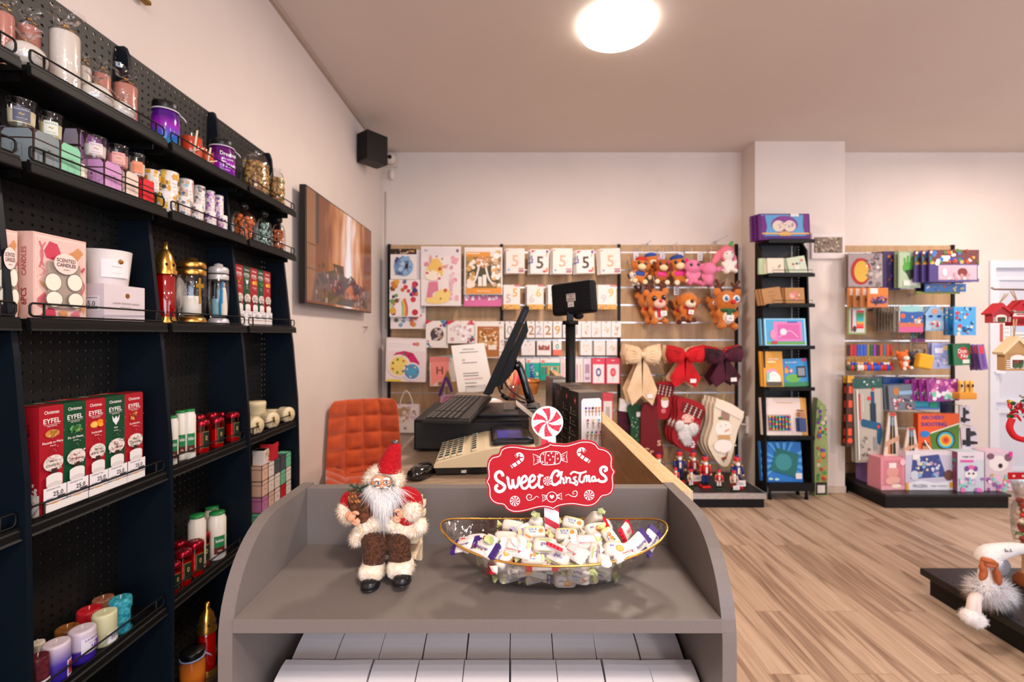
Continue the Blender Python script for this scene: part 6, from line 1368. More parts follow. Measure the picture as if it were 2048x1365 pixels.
pack(859, 714, 899, 773, 3.70, 'pink pennant banner pack with a brown letter H', [('r', 0, .82, 1, 1, 'd87a70'), ('p', [(.05, 0), (.05, .82), (.95, .82), (.95, 0), (.5, .22)], 'e8887e'), ('t', 'H', .5, .54, .26, '6a3a18', .5), ('e', .5, .10, .12, None, 'c8805a'), ('e', .5, .10, .05, None, '7a4428')], base='e2c8c0:.25', bay=B1, n=2, tilt=-1)
pack(868, 712, 908, 765, 3.755, 'pale pastel confetti pack behind the pink banner pack', [('n', .1, .1, .9, .9, 24, .1, ['d8dcc8', 'e0d0c0', 'b8d0d0', 'd8c0b8'], 8), ('r', 0, .9, 1, 1, '7ab0b0')], bay=None, tilt=-4)
# paper bags
def bag(x0, y0, x1, y1, Y, label, base, art, par=B1):
    a = PX(x0, y1, Y); b = PX(x1, y0, Y); W_, H_ = b.x-a.x, b.z-a.z; t = thing('gift_bag', label, 'gift bag', ((a.x+b.x)/2, Y, b.z), 0, 'paper gift bags')
    m = MB(); m.prism([(0, 0), (.05, 0), (.03, H_), (0, H_)], (-W_/2, 0, -H_), (0,1,0), (0,0,1), (W_, 0, 0), base); m.art((-W_/2, 0, -H_), (1,0,0), (0,0,1), W_, H_, art, .0006); m.build('bag', t)
    m = MB(); m.tube(catmull([(-W_*.25, -.003, -.01), (-W_*.2, -.003, .05), (0, -.006, .11), (W_*.2, -.003, .05), (W_*.25, -.003, -.01)], 5), .003, 'e8dcd8:.6', 6); m.build('handle', t)
    hook(par[0], par[1], (a.x+b.x)/2, b.z+.108, Y-.012)
bag(788, 810, 838, 866, 3.62, 'white and lilac paper gift bag with dried flowers print', 'd8c6cc:.5', [('r', 0, 0, 1, .45, 'ded4d0'), ('n', .1, .45, .9, .9, 50, .10, ['d8c0b8', 'b8a088', 'e8d8d0', 'a88a70', 'cbb4c8'], 4), ('r', .4, .12, .5, .2, '8a7a80')])
bag(790, 838, 834, 892, 3.70, 'second pale gift bag below the flowered one', 'dcd0cc:.5', [('r', 0, .8, 1, 1, 'e4dad6')])
bag(881, 792-2, 912, 815, 3.66, 'pink rainbow paper gift bag beside the printed card', 'e0b8cc:.5', [('l', [(.1, .1), (.3, .7), (.8, .8)], .12, 'd87aa8'), ('l', [(.2, .1), (.4, .5), (.8, .6)], .12, '9a7ac8'), ('l', [(.3, .05), (.5, .35), (.85, .4)], .1, 'e8d0dc')])
pack(876, 742, 906, 792, 3.62, 'purple folded paper gift bag with a gold edge', [('p', [(.0, 0), (.45, .75), (.55, .75), (.2, 0)], '4a2488'), ('p', [(.45, .75), (.62, .75), (1, .2), (.9, .1)], '5a2c98')], base='8a6a30:.4', outline=[(.0, 0), (.45, .8), (.6, 1), (.7, 1), (1, .2), (.85, .1), (.55, .6), (.25, 0)], name='gift_bag', cat='gift bag', bay=None)
# bay 2: number packs
def n5(kind):
    if kind == 0: return [('t', '5', .5, .50, .46, 'd8a888', .5), ('r', .04, .9, .12, .95, 'd86a60'), ('e', .14, .14, .07, None, '8ab0c8'), ('r', .68, .17, .96, .21, 'd05a50'), ('r', .68, .11, .96, .14, '5a6a88'), ('r', .68, .05, .96, .09, 'c05048'), ('n', .05, .2, .95, .95, 14, .02, ['d8c0b0', 'e0b8a8'], 2)]
    return [('r', .06, .04, .94, .96, 'e8dcd8'), ('p', [(.06, .84), (.06, .96), (.3, .96)], 'c83040'), ('n', .03, .1, .12, .8, 10, .06, ['c83070', '7a4aa8', '3a8ab0', '4aa878'], 3), ('n', .82, .7, .97, .95, 8, .06, ['d86a30', '5a3a88', '3a7ab0'], 4), ('t', '5', .52, .46, .50, '3c2e1e:.25:.6', .5), ('e', .78, .10, .12, .04, 'd04048'), ('r', .85, .1, .97, .25, 'd88a50')]
rn = random.Random(12)
for k, (x0, y0, x1, y1, kd) in enumerate([(1012, 497, 1049, 547, 0), (1061, 499, 1098, 548, 1), (1106, 497, 1145, 548, 0), (1152, 500, 1188, 547, 1), (1200, 497, 1240, 548, 0)]):
    pack(x0, y0, x1, y1, 3.70, ['leftmost', 'second', 'middle', 'fourth', 'rightmost'][k] + (' balloon pack with a pale rose number 5' if kd == 0 else ' balloon pack with a dark number 5'), n5(kd), base='e4d8ce:.25', bay=B2, n=4, dy=.026, dx=-.007, tilt=rn.uniform(-2, 2), th=.008, group='number balloon packs')
def nn2(d): return [('r', 0, 0, 1, .20, 'd8a850'), ('n', .05, .03, .95, .17, 12, .05, ['c85040', '5a6a70', 'e8dcc8', '8a9aa8', 'd86a40'], 3), ('r', .66, .93, 1, 1, 'd87a78'), ('t', d, .30, .44, .34, 'b0a098:.3:.4', .34), ('t', d, .70, .68, .34, 'd0943a:.3:.5', .34)]
for k, (x0, x1, d, lb) in enumerate([(1007, 1040, '5', 'silver and gold number 5 balloon pack with a yellow foot'), (1054, 1087, '6', 'silver and gold number 6 balloon pack'), (1096, 1132, '7', 'silver and gold balloon pack half hidden behind the display head'), (1196, 1233, '9', 'silver and gold number 9 balloon pack')]): pack(x0, 570, x1, 619, 3.72, lb, nn2(d), base='e6dad0:.25', bay=B2, n=4, dy=.026, dx=-.005, th=.008, group='number balloon packs')
def cd(d, c): return [('r', .38, .88, .62, .94, 'a89a94'), ('t', d, .5, .46, .56, c, .7)]
for k, (x, d, c, lb) in enumerate([(1011, '0', 'b0a8a4', 'silver number 0 candle card, leftmost of the candle row'), (1054, '2', 'a8783a', 'gold number 2 candle card beside the monitor'), (1069.5, '2', 'b0a8ac', 'silver number 2 candle card'), (1087.5, '2', 'a8783a', 'second gold number 2 candle card'), (1106.5, '9', 'c89a4a', 'gold number 9 candle card left of the display pole'), (1126, '8', 'b0a8ac', 'silver candle card hidden by the display pole'), (1145, '1', 'b0a8ac', 'silver candle card right of the display pole')]):
    pack(x, 643, x+17, 676, 3.76, lb, cd(d, c), base='e6dcd6:.3', bay=B2, th=.014, n=2, dy=.03, dx=0, name='candle_card', cat='candle card', group='small number candle cards')
for k, x in enumerate((1163, 1183, 1203, 1223)): pack(x, 643, x+19, 675, 3.76, ['first', 'second', 'third', 'last'][k] + ' white candle card with golden prints right of the pole', [('r', .35, .9, .65, .95, 'a89a94'), ('n', .2, .15, .8, .7, 16, .10, ['d8a860', 'e0c090', 'c8905a', 'e6dcd6'], k+1)], base='e6dcd6:.3', bay=B2, th=.014, n=2, dy=.03, dx=0, name='candle_card', cat='candle card', group='small number candle cards')
for k, (x0, x1, a, lb) in enumerate([(1043, 1070, [('r', .38, .9, .62, .95, 'a89a94'), ('n', .2, .25, .8, .75, 8, .05, ['a87a70', '9a8a88'], 1)], 'white party card with small dots in the second candle row'), (1074, 1102, [('r', .1, .35, .9, .7, '9a4a38'), ('n', .2, .35, .9, .7, 10, .08, ['d04030', 'e8d8d0', '6a5a58'], 1)], 'clear card with a dark red print in the second candle row'), (1106, 1123, [('r', 0, 0, 1, .38, 'e0705a'), ('t', '0', .5, .6, .36, '1a9080', .6)], 'card with a teal number 0 and coral foot'), (1161, 1184, [('n', .2, .2, .8, .7, 12, .09, ['d8b888', 'e0c8a8'], 1)], 'left white boxed candle right of the pole in the second row'), (1188, 1210, [('n', .2, .2, .8, .7, 12, .09, ['d8b878', 'e0d0a8'], 2)], 'middle white boxed candle in the second row'), (1213, 1234, [('n', .2, .2, .8, .7, 12, .09, ['c8a878', 'e0c8a8'], 3)], 'right white boxed candle in the second row')]): pack(x0, 682, x1, 711, 3.75, lb, a, base='e4dad4:.3', bay=B2, th=.03, n=2, dy=.05, dx=-.003, name='candle_card', cat='candle card', group='small number candle cards')
teal = '1fa894'
for k, (x0, x1, a, b_, y1, lb) in enumerate([(1030, 1050, [('n', .1, .1, .9, .6, 10, .1, ['e0c8c0', 'd89a90'], 3)], 'e6dcd4:.3', 762, 'pale candle card partly behind the monitor stand'), (1052, 1079, [('r', 0, 0, 1, .80, teal), ('e', .2, .86, .12, .06, 'e08a78'), ('e', .42, .42, .13, .26, '3a50a8'), ('e', .40, .66, .16, .09, '4a60b8'), ('e', .34, .18, .07, .08, '3a50a8'), ('e', .54, .18, .07, .08, '3a50a8'), ('n', .3, .2, .6, .7, 14, .04, ['e8e4f0'], 3), ('n', .65, .1, .95, .4, 10, .07, ['b8e0d8', 'e0f0ec'], 4)], 'e6dcd4:.3', 763, 'teal card with a blue balloon dog'), (1080, 1120, [('r', 0, 0, 1, .80, teal), ('e', .15, .84, .10, .08, 'e08a78')] + [('r', .10+i*.15, .25, .18+i*.15, .60, ['3a8a5a', '8a3a50', 'd8b040', 'e0d0c0', '3a8a8a', 'c8a050'][i]) for i in range(6)] + [('r', .08, .60, .98, .64, 'c8a050')], 'e6dcd4:.3', 761, 'teal card of six twisted birthday candles'), (1121, 1131, [('r', .2, .2, .8, .8, 'e0b8b8')], 'e4d0cc:.3', 762, 'narrow pink candle card left of the pole'), (1149, 1166, [('r', .2, .05, .4, .75, 'c898a8'), ('r', .6, .05, .8, .75, 'd8c0a0')], 'e4dad6:.3', 765, 'clear card with lilac and cream candles right of the pole'), (1167, 1182, [('r', .2, .1, .8, .75, 'b08aa0'), ('e', .5, .3, .3, None, 'd8c8d4')], 'e0d0d8:.3', 765, 'mauve clear candle card')]): pack(x0, 717, x1, y1, 3.76, lb, a, base=b_, bay=B2, th=.012, n=2, dy=.03, name='candle_card', cat='candle card', group='small number candle cards')
for k, (x0, x1, c, lb) in enumerate([(1184, 1210, '5a4a88', 'red-framed card with a purple number balloon'), (1212, 1240, 'd83a48', 'red-framed card with a red number balloon')]): pack(x0, 717, x1, 768, 3.74, lb, [('r', 0, 0, 1, 1, 'd8405a'), ('r', .08, .03, .92, .76, 'ece0e0'), ('r', .38, .9, .62, .93, 'f0d0d0'), ('e', .5, .45, .20, .17, c), ('e', .5, .45, .10, .09, 'ece0e0' if k == 0 else 'e88088'), ('l', [(.5, .28), (.48, .1)], .02, '8a7a7a')], base='c02a48:.3', bay=B2, th=.012, n=2, dy=.03, name='candle_card', cat='candle card', group='small number candle cards')
pack(1205, 786, 1226, 842, 3.76, 'red and white candle card low beside the desk screen', [('r', 0, 0, 1, 1, 'c8404a'), ('r', .1, .05, .9, .7, 'e4d8d4'), ('r', .3, .1, .7, .5, 'b8a8a0')], base='c8404a:.3', bay=B2, name='candle_card', cat='candle card')
# ---- bay 3: plush toys
def plush(x, y0, y1, Y, label, col, opt, cat='plush toy', tilt=0, rz=0, tagpos=None):
    a = PX(x, y1, Y); b = PX(x, y0, Y); H_ = b.z-a.z; s = H_; t = thing('plush_toy', label, cat, (b.x, Y, b.z), 0, 'plush toys on hooks', rot=(0, R(tilt), R(rz)))
    f = opt.get
    def part(nm, fn, lab=None, rm=0):
        m = MB(); m.at((0, 0, -s)); fn(m); return m.build(nm, t, remesh=rm*s, label=lab)
    hz = f('hz', .68)*s; hr = f('hr', .26)*s; bz = .30*s
    def body(m):
        m.ell((0, 0, hz), (hr, hr*.85, hr*.92), col); m.ell((0, .01*s, bz), (.20*s, .16*s, .23*s), col)
        for q in (-1, 1):
            m.ell((q*.19*s, -.04*s, .36*s), (.07*s, .08*s, .14*s), col, rot=(.4, q*.5, 0)); m.ell((q*.15*s, -.12*s, .10*s), (.09*s, .14*s, .09*s), col, rot=(0, 0, q*-.3))
    part('body', body, rm=.035)
    if f('paw'): 
        for q in (-1, 1): part('paw', lambda m: m.ell((q*.17*s, -.23*s, .10*s), (.085*s, .06*s, .085*s), f('paw')))
    ec = f('earc', col); et = f('ear', 'round')
    for q in (-1, 1):
        if et == 'round': part('ear', lambda m: m.ell((q*hr*.85, 0, hz+hr*.75), (.09*s, .05*s, .10*s), ec))
        elif et == 'flop': part('ear', lambda m: m.ell((q*hr*1.0, -.02*s, hz-.02*s), (.07*s, .07*s, .17*s), ec, rot=(0, q*.25, 0)))
        elif et == 'long': part('ear', lambda m: m.ell((q*hr*1.25, .02*s, hz+.03*s), (.20*s, .04*s, .09*s), ec, rot=(0, q*-.3, 0)))
        elif et == 'hood' and q == -1: part('hood', lambda m: (m.ell((0, .05*s, hz+.05*s), (hr*1.25, hr*.9, hr*1.35), ec), m.ell((-.32*s, .05*s, hz-.02*s), (.13*s, .08*s, .34*s), ec, rot=(0, .7, 0)), m.ell((.24*s, .06*s, .35*s), (.09*s, .08*s, .34*s), ec, rot=(0, .1, 0))), 'pink carrot-shaped hood')
        if f('antler'):
            def an(m):
                P = [(q*.10*s, .02*s, hz+hr*.7), (q*.17*s, .02*s, hz+hr*1.15), (q*.26*s, .02*s, hz+hr*1.7)]; m.tube(P, .040*s, f('antler'), 8); m.tube([P[1], (q*.30*s, .0, hz+hr*1.2)], .036*s, f('antler'), 8); m.tube([P[1], (q*.08*s, 0, hz+hr*1.6)], .03*s, f('antler'), 8); m.ell(P[2], .042*s, f('antler'))
            part('antler', an)
        if f('eye'):
            er = f('er', .035)*s
            def ey(m):
                c = Vector((q*hr*.42, -hr*.78, hz+hr*.18)); m.ell(c, (er*1.5, er*.6, er*1.6), f('eyew', '1a1210:.2')); m.ell(c+Vector((0, -er*.5, 0)), (er*.85, er*.4, er*.95), f('eye')); m.ell(c+Vector((er*.3, -er*.8, er*.35)), er*.28, 'f4f0ec:.2')
            part('eye', ey)
    if f('muz'): part('muzzle', lambda m: m.ell((0, -hr*.80, hz-hr*.35), (hr*.55, hr*.45, hr*.42), f('muz')))
    if f('nose'): part('nose', lambda m: m.ell((0, -hr*1.2, hz-hr*.12), f('nr', .05)*s, f('nose')))
    if f('scarf'): part('scarf', lambda m: (m.tube([(.17*s*math.cos(a), .15*s*math.sin(a), .47*s) for a in [i*math.pi/8 for i in range(16)]], .045*s, f('scarf'), 8, closed=True), m.box((-.06*s, -.22*s, .22*s), (.03*s, -.17*s, .46*s), f('scarf'))), rm=0)
    if f('belly'): part('belly', lambda m: m.ell((0, -.09*s, bz), (.13*s, .09*s, .16*s), f('belly')))
    if f('cap'): part('cap', lambda m: m.ell((0, 0, hz+hr*.72), (hr*.8, hr*.75, hr*.40), f('cap')))
    if f('vest'): part('vest', lambda m: m.ell((0, 0, .37*s), (.215*s, .175*s, .13*s), f('vest')))
    if f('leaf'): part('leaf', lambda m: (m.ell((.16*s, 0, hz+hr*1.75), (.10*s, .02*s, .055*s), '3f9a3a:.5', rot=(0, -.7, 0)), m.tube([(.04*s, 0, hz+hr*1.3), (.12*s, 0, hz+hr*1.7)], .012*s, '3f8a3a', 6)))
    part('loop', lambda m: m.tube([(0, .02, hz+hr*.8), (0, .02, hz+hr*.9+.12)], .0015, f('loop', 'd8ccc8'), 5))
    if tagpos: part('price_tag', lambda m: m.box((tagpos[0]*s, -.27*s, tagpos[1]*s), (tagpos[0]*s+.16*s, -.26*s, tagpos[1]*s+.13*s), 'e8e0dc:.4').art((tagpos[0]*s, -.27*s, tagpos[1]*s), (1,0,0), (0,0,1), .16*s, .13*s, [('r', .2, .3, .8, .45, '8a8280'), ('r', .3, .6, .7, .7, '8a8280')]))
    hook(bay3, lo3, b.x, b.z-s+hz+hr*.9+.10, Y-.02)
OR, BR = 'plush_orange', 'plush_brown'
plush(1284, 512, 571, 3.70, 'brown plush puppy with a red cap and blue vest, leftmost in the top row', OR, dict(ear='flop', earc='b8682c:.9', eye='1a1210:.2', muz='e8cfa0:.9', cap='c03028:.8', vest='2a4a98:.8', paw='e8cfa0:.9'), tilt=8)
plush(1300, 504, 562, 3.79, 'brown plush puppy with a blue cap and pink ear behind the leftmost puppy', OR, dict(ear='flop', earc='d88aa8:.9', muz='e8d8b0:.9', cap='2a4a98:.8', paw='e8cfa0:.9'), tilt=-6)
plush(1264, 540, 574, 3.70, 'small white spotted plush dog at the far left of the top row', 'd8cfc6:.9', dict(ear='flop', earc='3a2c28:.9', nose='2a1c18'), tilt=-12)
plush(1326, 514, 572, 3.70, 'brown plush puppy with pink bow and goggles', 'a8501f:.9', dict(ear='flop', earc='6a3018:.9', eye='1a1210:.2', muz='e8cfa0:.9', vest='d83a80:.8', paw='e8d8b8:.9'), tilt=6)
plush(1352, 508, 573, 3.74, 'orange plush puppy with a pink vest, beside the pink plush', OR, dict(ear='flop', earc='e02a80:.9', eye='1a1210:.2', muz='e8cfa0:.9', vest='e0348c:.8', cap='2a4488:.8', paw='e8d8b8:.9'), tilt=-8)
plush(1385, 516, 573, 3.68, 'pink plush animal with wide ears facing front', 'dc7a9c:.9', dict(ear='long', earc='dc7a9c:.9', eye='4a2418:.2', hr=.29, nr=.03, paw='d0688e:.9'))
plush(1419, 522, 575, 3.68, 'pink plush animal turned to show its back', 'dc7a9c:.9', dict(ear='long', earc='dc7a9c:.9', hr=.29), rz=180, tilt=-4)
plush(1453, 492, 550, 3.66, 'white plush bunny in a pink carrot hood with a green leaf', 'e8dcd2:.9', dict(ear='hood', earc='e0788a:.9', leaf=1, eye='3a2420:.2', er=.014, hr=.22), tilt=-6)
plush(1311, 578, 652, 3.66, 'orange plush reindeer with brown antlers and striped scarf, front of the pair', OR, dict(ear='round', earc=OR, antler=BR, eye='1a1210:.2', er=.045, muz='e8b8a8:.9', nose='c8283a:.5', scarf='c02a30:.8', belly='e8dcd0:.9', hr=.30), tagpos=(0, .25), tilt=-5)
plush(1290, 580, 650, 3.76, 'second orange plush reindeer tucked behind the front one', OR, dict(ear='round', antler=BR, muz='e8b8a8:.9', nose='c8283a:.5', scarf='c02a30:.8', hr=.28), tilt=-12)
plush(1378, 582, 646, 3.66, 'orange plush cow with a cream face and red scarf in the second row', OR, dict(ear='flop', earc='a85a24:.9', muz='ead8bc:.9', nose='5a2c18:.5', scarf='b0202c:.8', paw=BR, hr=.30, nr=.06), tagpos=(-.04, .26), tilt=6)
plush(1356, 588, 650, 3.76, 'second plush cow with dark eye patch behind the front one', OR, dict(ear='flop', earc='4a2414:.9', muz='e8d4b4:.9', eye='1a1210', er=.05, scarf='b0202c:.8', paw=BR), tilt=-8)
plush(1455, 576, 662, 3.66, 'orange plush reindeer with big blue eyes and green bow, rightmost', OR, dict(ear='round', antler=BR, eye='1a6a9a:.2', eyew='ece0d8:.5', er=.055, nose='c81a2a:.4', nr=.055, belly='e8d8cc:.9', hr=.28, vest=None, scarf='2a5a34:.8'), tagpos=(-.10, .22), tilt=3)
plush(1428, 590, 650, 3.76, 'small orange plush reindeer with a red nose peeking out behind the rightmost one', OR, dict(ear='round', nose='c81a2a:.4', nr=.07, eye='1a1210', er=.05, eyew='ece0d8:.5'), tilt=-10)
for k, (x, y) in enumerate(((1272, 514), (1325, 513), (1362, 514), (1400, 513), (1289, 582), (1353, 582), (1427, 586))):
    p = PX(x, y, 3.80); m = MB(); m.box((-.02, 0, -.035), (.02, .002, .035), 'dcd6da:.3'); m.art((-.02, 0, -.035), (1,0,0), (0,0,1), .04, .07, [('r', .2, .2, .8, .3, '8a8a90'), ('r', .3, .45, .7, .6, '8a8a90'), ('r', .2, .75, .8, .8, 'a0a0a8')]); one(m, 'price_ticket', 'small white price ticket on the plush hooks, ' + ['first of the top row', 'second of the top row', 'third of the top row', 'last of the top row', 'above the reindeer pair', 'above the plush cows', 'left of the blue-eyed reindeer'][k], 'price ticket', p, 0, 'price tickets on hooks')
# bows
def bow(x, y0, x1w, yk, y1, Y, cA, cB, label, tl=.5, tiltt=0, tg=True):
    k_ = YFAC = FPX/Y; W_ = x1w/k_; zt_ = PX(x, yk, Y); dn = (y1-yk)/k_; up = (yk-y0)/k_; t = thing('gift_bow', label, 'bow', zt_, 0, 'large fabric bows', rot=(0, R(tiltt), 0))
    for q in (-1, 1):
        m = MB(); m.prism([(0, -.012), (0, .012), (q*W_*.25, up*.85), (q*W_*.46, up), (q*W_*.5, 0), (q*W_*.42, -up*.85), (q*W_*.22, -up*.55)][::q], (0, -.006, 0), (1,0,0), (0,0,1), (0, .03, 0), cA)
        m.ell((q*W_*.25, -.006, 0), (W_*.24, .026, up*.8), cA, n=20, k=10, e=.8)
        for j in range(4): a = (j-1.5)*.36; m.tube([(q*.01, -.012, 0), (q*W_*.22, -.030, up*.7*math.sin(a)), (q*W_*.44, -.016, up*1.0*math.sin(a))], [.005, .008, .006], cA, 8)
        o = m.build('loop', t)
        m = MB(); e = q*W_*.20; m.prism([(-.008*q, 0), (.010*q, 0), (e+W_*.20*q, -dn*.70), (e+.02*q, -dn), (e-W_*.20*q, -dn*.80)][::-q], (0, 0.004, 0), (1,0,0), (0,0,1), (0, .010, 0), cB); m.build('tail', t)
    m = MB(); m.ell((0, -.018, 0), (.022, .02, .024), cA, n=12, k=8); m.build('knot', t)
    if tg: m = MB(); m.box((W_*.12, -.004, -dn*.85), (W_*.12+.045, 0.002, -dn*.85+.03), 'e8e0dc:.4'); m.build('price_tag', t)
    hook(bay3, lo3, zt_.x, zt_.z+up*.6, Y-.03)
SPECIAL['cream_satin'] = lambda n: noisy(n, 'd8b48c', 'e2c49e', 10, .45, 0, 0, .4); SPECIAL['red_velvet'] = lambda n: noisy(n, 'a80610', 'c80c18', 12, .7, 0, 0, .1); SPECIAL['wine_velvet'] = lambda n: noisy(n, '22040e', '4a0c26', 10, .7, 0, 0, .1)
bow(1285, 688, 76, 710, 812, 3.62, 'cream_satin', 'cream_satin', 'cream satin bow with long tails, frontmost on the left')
bow(1279, 690, 76, 712, 808, 3.72, 'cream_satin', 'cream_satin', 'cream satin bow behind the front cream bow', tg=False, tiltt=3)
bow(1371, 690, 78, 710, 776, 3.62, 'red_velvet', 'red_velvet', 'bright red velvet bow in the middle of the row'); bow(1364, 690, 82, 710, 776, 3.74, 'cream_satin', 'cream_satin', 'cream bow mostly hidden behind the bright red bow', tg=False)
bow(1449, 694, 76, 712, 774, 3.60, 'wine_velvet', 'wine_velvet', 'dark wine velvet bow at the right', tiltt=-4); bow(1441, 690, 80, 708, 772, 3.72, 'red_velvet', 'wine_velvet', 'red velvet bow behind the wine-coloured bow', tg=False)
# stockings
def stocking(pts, Y, base, label, art_=(), cuff=None, fur=None, th=.03, n=1, name='christmas_stocking', hookit=True):
    P = [PX(*p, Y) for p in pts]; O = PX(sum(p[0] for p in pts)/len(pts), min(p[1] for p in pts), Y); t = thing(name, label, 'stocking', O, 0, 'Christmas stockings')
    L = [(p.x-O.x, p.z-O.z) for p in P]; L2 = [(p.x, p.y) for p in catmull([(*q, 0) for q in L], 4, True)]
    m = MB(); m.prism(L2[::-1], (0, 0, 0), (1,0,0), (0,0,1), (0, th, 0), base); x0 = min(p[0] for p in L); x1 = max(p[0] for p in L); z0 = min(p[1] for p in L); z1 = max(p[1] for p in L)
    b = m.build('sock', t); md = b.modifiers.new('b', 'BEVEL'); md.width = .006; md.segments = 2; md.angle_limit = R(60)
    m = MB(); m.art((x0, -.001, z0), (1,0,0), (0,0,1), x1-x0, z1-z0, list(art_), .0008)
    if len(m.v): m.build('applique', t)
    if cuff:
        m = MB(); cc = [PX(*p, Y) - O for p in cuff[0]]; m.prism([(c.x, c.z) for c in cc][::-1], (0, -.006, 0), (1,0,0), (0,0,1), (0, th+.012, 0), cuff[1]); u_ = cc[2]-cc[3]; v_ = cc[0]-cc[3]; u_.y = v_.y = 0; m.art((cc[3].x, -.0065, cc[3].z), u_, u_.normalized().cross(Vector((0, -1, 0)))*-1, u_.length, v_.length*.98, cuff[2] if len(cuff) > 2 else []); m.build('cuff', t)
    if fur:
        def ff(m):
            for (cx, cy, r) in fur: c = PX(cx, cy, Y-.012) - O; m.ell(c, (r*.8, .012, r*.9), 'whitefur', n=20, k=12); fur_on(m, c, (r*.8, .012, r*.9), 420, r*.5, .0016, FW, .6, (0, -1, 0))
        m = MB(); ff(m); m.build('beard', t)
    for k in range(1, n):
        dup(t, (O.x-.012*k, Y+.045*k, O.z+.002*k), label=label.split(',')[0] + ', ' + ordn[k] + ' from the front')
    m = MB(); m.tube([(0, .01, -.01), (.01, .005, .04), (.0, .01, .05)], .003, 'c8a868', 6); m.build('loop', t)
    if hookit: hook(bay3, lo3, O.x, O.z+.045, Y-.02)
plaid = [('r', 0, 0, 1, 1, '7a1820:.8')] + [('r', .1+.22*i, 0, .16+.22*i, 1, 'd8c8b8:.8') for i in range(4)] + [('r', 0, .2+.3*i, 1, .28+.3*i, '3a1014:.8') for i in range(3)]
stocking([(1240, 815), (1262, 815), (1262, 860), (1260, 905), (1240, 905)], 3.76, 'wine_velvet', 'dark wine stocking with a white fur cuff at the far left', cuff=([(1240, 798), (1262, 802), (1260, 825), (1238, 822)], 'whitefur'))
stocking([(1256, 815), (1284, 812), (1284, 850), (1280, 890), (1262, 890), (1262, 850)], 3.70, '1c4a2c:.8', 'green stocking with small white dots', [('n', .15, .05, .85, .85, 22, .035, ['d8e0d8'], 6), ('r', .6, .72, .9, .84, 'e8e0dc')])
stocking([(1286, 812), (1312, 812), (1318, 860), (1327, 905), (1318, 925), (1284, 925), (1282, 870)], 3.66, '6a0e16:.8', 'tall dark red velvet stocking with pale curly lettering', [('t', 'Cr', .32, .18, .15, 'd8a888', .5), ('t', 's', .8, .34, .1, 'd8a888', .3)])
stocking([(1313, 768), (1347, 766), (1344, 800), (1336, 836), (1318, 838), (1312, 826), (1314, 800)], 3.70, '9a101c:.8', 'small red stocking with plaid cuff and a tiny Santa face', [('e', .50, .48, .22, .12, 'e0cfc4'), ('e', .50, .40, .20, .10, 'f0e8e4'), ('e', .5, .56, .2, .05, 'b88a50'), ('e', .42, .22, .14, .07, 'd86a78')], cuff=([(1312, 768), (1348, 772), (1344, 795), (1312, 788)], '5a1820:.8', plaid))
stocking([(1358, 796), (1408, 812), (1402, 850), (1394, 888), (1384, 904), (1366, 900), (1346, 882), (1346, 858), (1356, 830)], 3.62, '98121c:.8', 'red stocking with a plaid cuff and fluffy Santa beard', [('e', .48, .62, .20, .085, 'e6b8a4'), ('e', .40, .66, .012, None, '2a1814'), ('e', .54, .64, .012, None, '2a1814'), ('e', .33, .60, .05, .025, 'd86a70'), ('e', .62, .59, .05, .025, 'd86a70')] + [('e', .62+.05*math.cos(a), .14+.05*math.sin(a), .035, None, 'dcd4e0') for a in [i*1.047 for i in range(6)]], cuff=([(1366, 804), (1410, 822), (1404, 840), (1362, 822)], '7a1820:.8', plaid), fur=[(1371, 866, .072), (1360, 852, .045), (1386, 858, .050), (1374, 882, .045)], n=3)
stocking([(1434, 800), (1486, 825), (1476, 860), (1466, 905), (1456, 932), (1440, 930), (1424, 908), (1416, 885), (1426, 850)], 3.58, 'e2d2ba:.7', 'cream stocking with a carrot-nosed snowman and brown star', [('e', .44, .56, .24, .12, 'efe6dc'), ('p', [(.40, .88), (.60, .90), (.62, .68), (.36, .70)], '9a7a68'), ('e', .34, .72, .05, .02, '3a7a3a'), ('e', .40, .71, .02, None, 'c02028'), ('p', [(.46, .50), (.64, .57), (.50, .54)], 'e0702a'), ('e', .36, .60, .012, None, '1a1210'), ('e', .50, .62, .012, None, '1a1210'), ('r', .30, .40, .62, .47, 'c89a68'), ('e', .42, .30, .26, .10, 'efe6dc'), ('p', [(.36, .12), (.48, .14), (.58, .24), (.5, .10), (.44, .06)], '7a3a18'), ('n', .1, .05, .9, .95, 22, .02, ['d8b070', 'f4ece0'], 4)], cuff=([(1432, 796), (1488, 824), (1482, 840), (1430, 814)], 'e8dac6:.7'), n=4)
m = MB(); m.box((-.012, -.02, -.07), (.012, 0, .07), 'd8d0cc:.4', .004); m.tube([(0, -.01, 0), (-.06, -.03, .01)], .008, 'd8d0cc:.4', 8); one(m, 'wall_bracket', 'small white plastic bracket on the pillar side beside the cream stocking', 'bracket', PX(1493, 850, 3.80))
